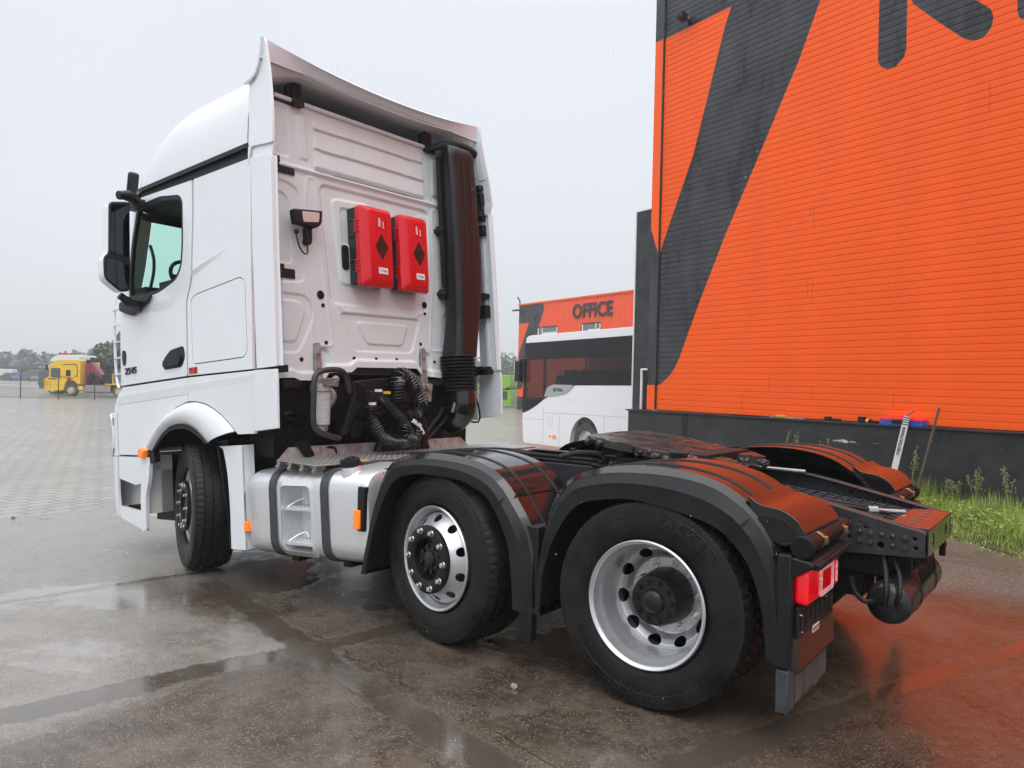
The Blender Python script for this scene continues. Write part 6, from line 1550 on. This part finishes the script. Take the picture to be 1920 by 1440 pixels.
# coiled air and electric hoses
def coil(path, r, wire, turns, name, m=blackp, k=10):
    P = [Vector(p) for p in path]; Q = []
    for i in range(len(P)-1):
        p0, p1, p2, p3 = P[max(i-1, 0)], P[i], P[i+1], P[min(i+2, len(P)-1)]
        for j in range(12):
            t = j/12; Q.append(.5*((2*p1)+(-p0+p2)*t+(2*p0-5*p1+4*p2-p3)*t*t+(-p0+3*p1-3*p2+p3)*t**3))
    Q.append(P[-1]); d = [0]
    for a, b in zip(Q, Q[1:]): d.append(d[-1]+(b-a).length)
    N_ = turns*k; pts = []; j = 0; u = None
    for i in range(N_+1):
        q = d[-1]*i/N_
        while j < len(Q)-2 and d[j+1] < q: j += 1
        f = (q-d[j])/max(1e-9, d[j+1]-d[j]); c = Q[j]+(Q[j+1]-Q[j])*f; tg = (Q[j+1]-Q[j]).normalized()
        if u is None: u = tg.orthogonal().normalized()
        u = (u-tg*u.dot(tg)).normalized(); v = tg.cross(u); a = 2*math.pi*i/k
        rr = r*(1+.12*math.sin(i*.013*7))
        pts.append(c+u*math.cos(a)*rr+v*math.sin(a)*rr)
    mb = MB(); mb.tube(pts, wire, 6); return mb.build(name, m, truck)
hosem = mat('hose_black', (.012, .012, .013), .22, coat=.3)
coil([(1.30, -.25, 1.36), (1.30, -.25, 1.54), (1.30, -.17, 1.57), (1.32, -.09, 1.48), (1.33, -.03, 1.34), (1.33, -.08, 1.24), (1.32, -.20, 1.27)], .062, .0085, 34, 'coiled_hose', hosem)
coil([(1.28, -.51, 1.34), (1.30, -.50, 1.22), (1.33, -.42, 1.09), (1.36, -.28, 1.045), (1.36, -.16, 1.06), (1.33, -.16, 1.16), (1.30, -.24, 1.26), (1.28, -.36, 1.36), (1.27, -.42, 1.42)], .040, .0075, 52, 'coiled_hose', hosem)
coil([(1.34, -.20, 1.17), (1.36, -.24, 1.10), (1.36, -.12, 1.06), (1.35, -.08, 1.14)], .045, .0075, 14, 'coiled_hose', hosem)
mb = MB(); mb.b2(1.26, 1.32, -.55, -.47, 1.37, 1.45); mb.cyl((1.29, -.51, 1.30), (1.29, -.51, 1.37), .026); ho = mb.build('hose_coupling', blackp, truck, bevel=.006)
mb = MB(); mb.b2(1.325, 1.33, -.52, -.45, 1.445, 1.465).cyl((1.29, -.51, 1.345), (1.29, -.51, 1.365), .029).b2(1.33, 1.335, -.28, -.22, 1.50, 1.55); mb.build('coupling_label', whitep, ho)
MB().b2(1.32, 1.34, -.43, -.37, 1.43, 1.45).build('coupling_tag', yellow_st, ho)
mb = MB(); mb.box((1.38, -.12, 1.20), (.02, .10, .03), rot=Matrix.Rotation(-.5, 3, 'X')).box((1.38, -.06, 1.15), (.01, .09, .02), rot=Matrix.Rotation(-.9, 3, 'X')); mb.build('zip_tie_tail', whitep, truck)

# ---- deck plate behind the cab
mb = MB(); PZ = .962
mb.prism([(1.10, -1.22), (1.58, -1.26), (1.58, 1.24), (1.10, 1.22)], 'z', PZ-.012, PZ)
dk = mb.build('deck_plate', plate, truck, bevel=.003)
mb = MB(); random.seed(2)
for i in range(17):
    for j in range(86):
        x = 1.125+.027*i; y = -1.20+.028*j
        a = .6 if (i+j) % 2 else -.6; c, s_ = math.cos(a)*.012, math.sin(a)*.012; n_ = (-s_*.22, c*.22)
        v = [mb.bm.verts.new(p) for p in ((x-c, y-s_, PZ+.0005), (x+n_[0]*1.3, y+n_[1]*1.3, PZ+.005), (x+c, y+s_, PZ+.0005), (x-n_[0]*1.3, y-n_[1]*1.3, PZ+.005))]
        mb.bm.faces.new(v)
mb.build('tread_pattern', mat('tread_highlight', (.88, .88, .88), .3, metal=.5), dk)
def fl2(u, v):
    y = -1.20+2.05*u; return Vector((1.10-.02*v, y if v < .5 else y+(.09 if u < .01 else (-.09 if u > .99 else 0)), PZ+.075*v))
mb = MB(); mb.grid(fl2, 24, 1).thicken(.004); mb.build('deck_kick_plate', grimysteel, dk)
mb = MB()
for x in (1.13, 1.26, 1.39, 1.52): mb.b2(x, x+.03, -1.24, -1.18, .90, .955).cyl((x+.015, -1.255, .915), (x+.015, -1.22, .915), .012)
mb.b2(1.12, 1.56, -1.20, -1.16, .925, .948); mb.build('deck_bracket', steel, dk, bevel=.002)

# ---- fuel tank with straps and steps (nose-down with the cab line, as parked)
TP = rpoly([(-1.215, .21), (-1.215, .80), (-.62, .84), (-.62, .21)], [.14, .13, .12, .14], 8)   # (y,z)
def tprof(k=0.): 
    return TP
mb = MB()
xs_t = [.815, .83, .87, 1.0, 1.6, 2.06, 2.09, 2.10]; ins = [.045, .015, 0, 0, 0, 0, .015, .045]
cyz = Vector((-.92, .52)); prev = None
for x, i_ in zip(xs_t, ins):
    rg = [mb.bm.verts.new((x, *(Vector(p)+(cyz-Vector(p)).normalized()*i_))) for p in TP]
    if prev:
        for q in range(len(rg)): mb.bm.faces.new((prev[q], prev[(q+1) % len(rg)], rg[(q+1) % len(rg)], rg[q]))
    else: mb.bm.faces.new(rg)
    prev = rg
mb.bm.faces.new(prev)
# cut the step recess
RX0, RX1, RZ0, RZ1 = 1.215, 1.565, .245, .725
bm = mb.bm
faces = [f for f in bm.faces if all(abs(v.co.y+1.215) < .004 or True for v in f.verts)]
for ax, q in ((0, RX0), (0, RX1)):
    c = [0, 0, 0]; c[ax] = q; nn_ = [0, 0, 0]; nn_[ax] = 1
    bmesh.ops.bisect_plane(bm, geom=bm.verts[:]+bm.edges[:]+bm.faces[:], plane_co=c, plane_no=nn_)
for q in (RZ0, RZ1): bmesh.ops.bisect_plane(bm, geom=bm.verts[:]+bm.edges[:]+bm.faces[:], plane_co=(0, 0, q), plane_no=(0, 0, 1))
kill = [f for f in bm.faces if f.calc_center_median().y < -1.12 and RX0 < f.calc_center_median().x < RX1 and RZ0 < f.calc_center_median().z < RZ1]
bmesh.ops.delete(bm, geom=kill, context='FACES')
tk = mb.build('fuel_tank', alu, truck, CABM, smooth=30)
mb = MB()
FR = rpoly([(RX0-.02, RZ0-.02), (RX0-.02, RZ1+.02), (RX1+.02, RZ1+.02), (RX1+.02, RZ0-.02)], .05, 6); FI = rpoly([(RX0+.015, RZ0+.015), (RX0+.015, RZ1-.015), (RX1-.015, RZ1-.015), (RX1-.015, RZ0+.015)], .05, 6); FB = rpoly([(RX0+.04, RZ0+.05), (RX0+.04, RZ1-.04), (RX1-.04, RZ1-.04), (RX1-.04, RZ0+.05)], .05, 6)
L3 = [[mb.bm.verts.new((x, y - (.0 if z > .35 else 0), z)) for x, z in P] for P, y in ((FR, -1.208), (FI, -1.226), (FI, -1.19), (FB, -1.06))]
for a, b in zip(L3, L3[1:]):
    for q in range(len(a)): mb.bm.faces.new((a[q], a[(q+1) % len(a)], b[(q+1) % len(a)], b[q]))
mb.bm.faces.new(L3[-1])
# bend the frame's lower edge with the tank's rounding
for v in mb.bm.verts:
    if v.co.z < .36 and v.co.y < -1.15: v.co.y += (.36-v.co.z)**2*1.6
mb.build('step_recess', alu, tk, CABM, smooth=50)
for z in (.30, .535):
    mb = MB(); mb.b2(RX0+.02, RX1-.02, -1.20, -1.07, z, z+.022)
    for i in range(9):
        for j in range(3): mb.cyl((RX0+.05+.033*i, -1.18+.035*j, z+.022), (RX0+.05+.033*i, -1.18+.035*j, z+.027), .008, n=8)
    mb.tube([(RX0+.04, -1.19, z+.022), (RX0+.07, -1.12, z+.06), (RX0+.11, -1.09, z+.07), (RX0+.13, -1.09, z+.03)], .006, 6, 3)
    mb.build('tank_step', alu, tk, CABM, bevel=.003)
strapm = mat('strap_rubber', (.045, .050, .056), .35, noise=.25, nscale=8)
for xc in (1.135, 1.69):
    mb = MB(); prev = None
    for i in range(len(TP)+1):
        p = Vector(TP[i % len(TP)]); d = (p-cyz).normalized(); q0, q1 = p+d*.002, p+d*.014
        rg = [mb.bm.verts.new((xc-.036, *q0)), mb.bm.verts.new((xc-.036, *q1)), mb.bm.verts.new((xc+.036, *q1)), mb.bm.verts.new((xc+.036, *q0))]
        if prev:
            for k in range(4): mb.bm.faces.new((prev[k], prev[(k+1) % 4], rg[(k+1) % 4], rg[k]))
        prev = rg
    st = mb.build('tank_strap', strapm, tk, CABM, bevel=.003)
    mb = MB(); mb.b2(xc-.04, xc+.04, -1.05, -.6, .15, .20); mb.build('strap_bracket', darkm, st, CABM, bevel=.005)
mb = MB(); mb.b2(1.655, 1.725, -1.05, -.84, .853, .856); mb.build('warning_sticker', yellow_st, tk, CABM)
mb = MB(); mb.cyl((1.86, -1.10, .70), (1.86, -1.13, .84), .085, .062, n=28); nk = mb.build('filler_neck', alu, tk, CABM)
mb = MB()
a_ = Vector((1.86, -1.125, .835)); d_ = Vector((0, -.2, 1)).normalized()
mb.cyl(a_, a_+d_*.05, .066, .060, n=24)
for k in range(10):
    t = 2*math.pi*k/10; mb.cyl(a_+Vector((.06*math.cos(t), .06*math.sin(t), .0))+d_*.004, a_+Vector((.056*math.cos(t), .056*math.sin(t), 0))+d_*.046, .011, n=6)
mb.cyl(a_+d_*.05, a_+d_*.062, .035, n=12); mb.build('filler_cap', blackp, nk, CABM, bevel=.003)
mb = MB(); mb.cyl((1.80, -.75, .95), (1.84, -.75, .95), .03); mb.cyl((1.76, -.74, .95), (1.80, -.74, .95), .012); mb.build('air_valve', whitep, truck)
MB().b2(1.60, 2.1, -.95, -.45, .87, .93).build('valve_bracket', darkm, truck, bevel=.006)
mb = MB(); mb.b2(1.955, 2.01, -1.262, -1.245, .595, .715); mb.build('side_reflector', orange, truck, bevel=.005)
MB().b2(1.97, 2.03, -1.245, -1.20, .58, .86).build('reflector_bracket', blackp, truck, bevel=.006)

# =================================================================== WHEELS
def tyre(parent, w_=.30, Rr=.5, Ri=.300, seg=264, blocks=True, lug=False):
    """facing -y: outer sidewall at y=-w/2"""
    h = w_/2; mb = MB()
    side = [(Ri, -h*.62), (Ri+.004, -h*.80), (Ri+.02, -h*.90), (Ri+.035, -h*.93), (Ri+.037, -h*.945), (Ri+.05, -h*.965), (Ri+.085, -h*.998), (Ri+.118, -h*.985), (Ri+.120, -h*.998), (Ri+.150, -h*.985), (Ri+.152, -h*.972), (Ri+.17, -h*.955), (Rr-.018, -h*.925)]
    rows = 5; tread = []
    wt = h*.90; cuts = np.linspace(-wt, wt, rows+1); gw = .006
    for i in range(rows):
        a, b = cuts[i], cuts[i+1]
        cr_ = lambda y: Rr-.010*(abs(y)/wt)**3
        tread += [(cr_(a)-(0 if i else .012), a+(gw if i else 0), i), (cr_((a+b)/2), (a+b)/2, i), (cr_(b)-(0 if i < rows-1 else .012), b-(gw if i < rows-1 else 0), i)]
        if i < rows-1: tread += [(Rr-.016, b-gw*.8, -1), (Rr-.016, b+gw*.8, -1)]
    prof = [(r, y, -2) for r, y in side]+tread+[(r, -y, -2) for r, y in side[::-1]]
    rings = []
    for k in range(seg):
        t = 2*math.pi*k/seg; rg = []
        for r, y, row in prof:
            rr = r; tt_ = t
            if row >= 0 and blocks:
                ph = (k+(row % 2)*2) % 4
                edge = row in (0, rows-1)
                if lug and ph == 0: rr = r-.008
                elif ph == 0: rr = r-(.004 if edge else .0025)
                tt_ += .008*math.sin(row*2.1)
            rg.append(mb.bm.verts.new((rr*math.cos(tt_), y, rr*math.sin(tt_))))
        rings.append(rg)
    m = len(prof)
    for k in range(seg):
        A, B = rings[k], rings[(k+1) % seg]
        for j in range(m-1): mb.bm.faces.new((A[j], B[j], B[j+1], A[j+1]))
    o = mb.build('tyre', tyrem, None, smooth=28); o.parent = parent; return o
def disc_holes(mb, r0, r1, depth, nh, hr, hx, hy, seg=160, nr=26, ph=0.):
    """annular disc between r0 and r1 following depth(r), with nh oval hand holes at radius hr"""
    V = []
    for k in range(seg):
        t = 2*math.pi*k/seg
        V.append([[r0+(r1-r0)*j/nr, t] for j in range(nr+1)])
    def ed(r, t):
        q = (t-ph) % (2*math.pi/nh); 
        if q > math.pi/nh: q -= 2*math.pi/nh
        return q*hr/hx, (r-hr)/hy
    keep = {}
    for k in range(seg):
        for j in range(nr):
            rc = r0+(r1-r0)*(j+.5)/nr; tcn = 2*math.pi*(k+.5)/seg; a, b = ed(rc, tcn)
            keep[k, j] = a*a+b*b > 1
    pos = []
    for k in range(seg):
        col = []
        for j in range(nr+1):
            r, t = V[k][j]
            nb = [keep.get(((k-1) % seg, j-1)), keep.get(((k-1) % seg, j)), keep.get((k, j-1)), keep.get((k, j))]
            nb = [x for x in nb if x is not None]
            if any(nb) and not all(nb):
                a, b = ed(r, t); l = math.hypot(a, b); a2, b2 = a/l, b/l
                t = t+(a2-a)*hx/hr; r = r+(b2-b)*hy
            col.append(mb.bm.verts.new((r*math.cos(t), depth(r), r*math.sin(t))))
        pos.append(col)
    for k in range(seg):
        for j in range(nr):
            if keep[k, j]: mb.bm.faces.new((pos[k][j], pos[(k+1) % seg][j], pos[(k+1) % seg][j+1], pos[k][j+1]))
    for v in [v for v in mb.bm.verts if not v.link_faces]: mb.bm.verts.remove(v)
TYW = ['FALKEN', 'SI011']
def letters(parent, y, r, words, size, m, a0, sgn=1):
    for wd, ac in words:
        step = size*.92/r
        for i, ch in enumerate(wd):
            if ch == ' ': continue
            a = ac-(i-(len(wd)-1)/2)*step
            p = Vector((r*math.cos(a), y, r*math.sin(a))); rd = Vector((math.cos(a), 0, math.sin(a))); tg = Vector((math.sin(a), 0, -math.cos(a)))
            # seen from -y: right is +x ... letters read clockwise
            yield ch, TM(p, tg, rd)
def tyre_text(parent, y, r, words, size, m):
    mb = MB()
    for ch, M in letters(parent, y, r, words, size, m, 0):
        cu = bpy.data.curves.new('c', 'FONT'); cu.body = ch; cu.size = size; cu.extrude = .0012; cu.align_x = 'CENTER'; cu.align_y = 'CENTER'; cu.resolution_u = 2
        o = bpy.data.objects.new('c', cu); COL.objects.link(o); dg = bpy.context.evaluated_depsgraph_get(); dg.update()
        me = bpy.data.meshes.new_from_object(o.evaluated_get(dg)); bpy.data.objects.remove(o); bpy.data.curves.remove(cu)
        me.transform(M @ Matrix.Diagonal((1.15, 1, 1, 1))); mb.bm.from_mesh(me); bpy.data.meshes.remove(me)
    o = mb.build('tyre_lettering', m, parent); return o
lettm = mat('tyre_letter', (.020, .020, .021), .34)
def bolts(mb, r, n, y0, y1, rr, ph=0, hexa=6):
    for k in range(n):
        t = 2*math.pi*k/n+ph; x, z = r*math.cos(t), r*math.sin(t); mb.cyl((x, y0, z), (x, y1, z), rr, n=hexa)
def wheel(name, loc, steer, kind, s):
    """s=-1 left, +1 right; built facing -y then turned"""
    e_ = bpy.data.objects.new(name, None); COL.objects.link(e_); e_.parent = truck
    M = Matrix.Translation(loc) @ Matrix.Rotation(R_(steer), 4, 'Z') @ (Matrix.Rotation(math.pi, 4, 'Z') if s > 0 else IDM)
    e_.matrix_world = M; e_.matrix_basis = M
    if kind == 'dual':
        ty = tyre(e_, .285, .5, .300, lug=True, seg=216); 
        tyi = tyre(e_, .285, .5, .300, lug=True, seg=216); tyi.data.transform(Matrix.Translation((0, .33, 0)))
        if s < 0: lt = tyre_text(e_, -.1455, .418, [('FALKEN', R_(62)), ('SI011', R_(262))], .062, lettm)
        # outer rim: barrel going in, disc deep inside
        mb = MB(); mb.lathe([(.302, -.128), (.306, -.140), (.300, -.147), (.288, -.140), (.282, -.125), (.281, -.105), (.268, -.085), (.262, -.06), (.262, .0), (.258, .03), (.252, .055), (.262, .09), (.262, .125), (.285, .135), (.302, .128)], 'y', (0, 0, 0), 96)
        disc_holes(mb, .135, .258, lambda r: interp(r, [(.135, .115), (.185, .115), (.192, .112), (.205, .075), (.235, .050), (.252, .052), (.258, .055)]), 10, .224, .035, .023, ph=R_(8))
        rm = mb.build('rim', rimm, e_, smooth=40)
        mb = MB(); mb.lathe([(.262, .2), (.262, .33), (.30, .45)], 'y', (0, 0, 0), 48); mb.lathe([(.135, .13), (.25, .19)], 'y', (0, 0, 0), 48); mb.build('inner_rim', darkm, e_)
        mb = MB(); bolts(mb, .1675, 10, .115, .105, .024, hexa=20, ph=R_(8)); bolts(mb, .1675, 10, .115, .088, .0165, ph=R_(8)); bolts(mb, .1675, 10, .09, .076, .010, ph=R_(8), hexa=12); pieces(mb.build('wheel_nut', nutm, e_, bevel=.0015), .05)
        mb = MB(); mb.lathe([(.138, .115), (.138, .10), (.132, .04), (.122, -.03), (.116, -.045), (.06, -.048), (.055, -.062), (.045, -.072), (.02, -.078), (.001, -.078)], 'y', (0, 0, 0), 64)
        bolts(mb, .093, 10, -.045, -.060, .0155, hexa=18); bolts(mb, .093, 10, -.06, -.070, .010, hexa=6)
        mb.build('hub', mat('hub_black', (.012, .012, .013), .35, noise=.4, nscale=20, bump=.2), e_, smooth=40)
        return e_
    wd = .36 if kind == 'single' else .32
    ty = tyre(e_, wd, .5, .300)
    if s < 0: tyre_text(e_, -wd/2-.0005, .415, [('MULTI', R_(118)), ('T HYBRID', R_(232))], .05, lettm)
    y0 = -wd/2+(.055 if kind == 'front' else 0)
    mb = MB(); mb.lathe([(.302, y0+.018), (.306, y0+.006), (.300, y0-.001), (.288, y0+.006), (.283, y0+.02), (.278, y0+.045), (.262, y0+.065), (.262, .06), (.285, .16)], 'y', (0, 0, 0), 96)
    dp = lambda r: interp(r, [(.10, y0-.035), (.175, y0-.035), (.185, y0-.030), (.205, y0-.005), (.24, y0+.035), (.262, y0+.052)])
    disc_holes(mb, .185, .262, dp, 10, .232, .027, .020, ph=R_(18))
    rm = mb.build('rim', rimm, e_, smooth=40)
    mb = MB(); mb.lathe([(.196, y0-.030), (.196, y0-.052), (.188, y0-.058), (.132, y0-.058), (.122, y0-.050), (.118, y0+.02), (.10, y0+.03), (.001, y0+.03)], 'y', (0, 0, 0), 72)
    mb.build('hub_ring', mat('ring_black', (.010, .010, .011), .42, spec=.3, noise=.3, nscale=8, rvar=.08), e_, smooth=40)
    mb = MB(); bolts(mb, .1675, 10, y0-.056, y0-.0615, .018, hexa=20); bolts(mb, .1675, 10, y0-.06, y0-.080, .0135, hexa=16); 
    pieces(mb.build('wheel_nut', nutm, e_, bevel=.002), .05)
    mb = MB(); mb.lathe([(.10, y0+.028), (.096, y0-.01), (.07, y0-.02), (.05, y0-.022), (.046, y0-.036), (.04, y0-.04), (.001, y0-.04)], 'y', (0, 0, 0), 48); bolts(mb, .074, 8, y0-.015, y0-.035, .012, ph=.3); mb.b2(-.11, -.06, y0-.02, y0, -.02, .02)
    mb.build('hub', mat('hub_black', (.012, .012, .013), .35, noise=.4, nscale=20, bump=.2), e_, smooth=40)
    mb = MB(); mb.lathe([(.10, .02), (.21, .04), (.21, .16), (.08, .17)], 'y', (0, 0, 0), 40); mb.build('brake_drum', mat('rusty_brake', (.11, .07, .05), .7, noise=.5), e_)
    return e_
wheel('rear_wheel', (3.98, -1.10, .5), 0, 'dual', -1); wheel('rear_wheel', (3.98, 1.10, .5), 0, 'dual', 1)
wheel('middle_wheel', (2.63, -1.03, .5), -10.3, 'single', -1); wheel('middle_wheel', (2.63, 1.03, .5), -10.3, 'single', 1)
wheel('front_wheel', (-0.03, -1.07, .5), -21, 'front', -1); wheel('front_wheel', (0.03, 1.07, .5), -24, 'front', 1)

# ------------------------------------------------------------------ falling rain, as one mass of tiny drops
random.seed(77); mb = MB()
for i in range(900):
    x, y, z = random.uniform(-2.5, 5.6), random.uniform(-3.9, 2.5), random.uniform(.05, 4.2)
    if (Vector((x, y, z))-CAM).length < 1.6: continue
    r = random.uniform(.0006, .0012); l = r*random.uniform(2.2, 4.5); dx = l*.25
    t_, b_ = mb.bm.verts.new((x+dx, y, z+l)), mb.bm.verts.new((x-dx, y, z-l))
    q = [mb.bm.verts.new((x+r*math.cos(a), y+r*math.sin(a), z-l*.3)) for a in (0, 2.09, 4.19)]
    for k in range(3): mb.bm.faces.new((q[k], q[(k+1) % 3], t_)); mb.bm.faces.new((q[(k+1) % 3], q[k], b_))
rn = mb.build('falling_rain', mat('rain_drop', (.85, .88, .92), .25, alpha=.75), smooth=80); tag(rn, 'fine rain falling round the truck', 'rain', kind='stuff')
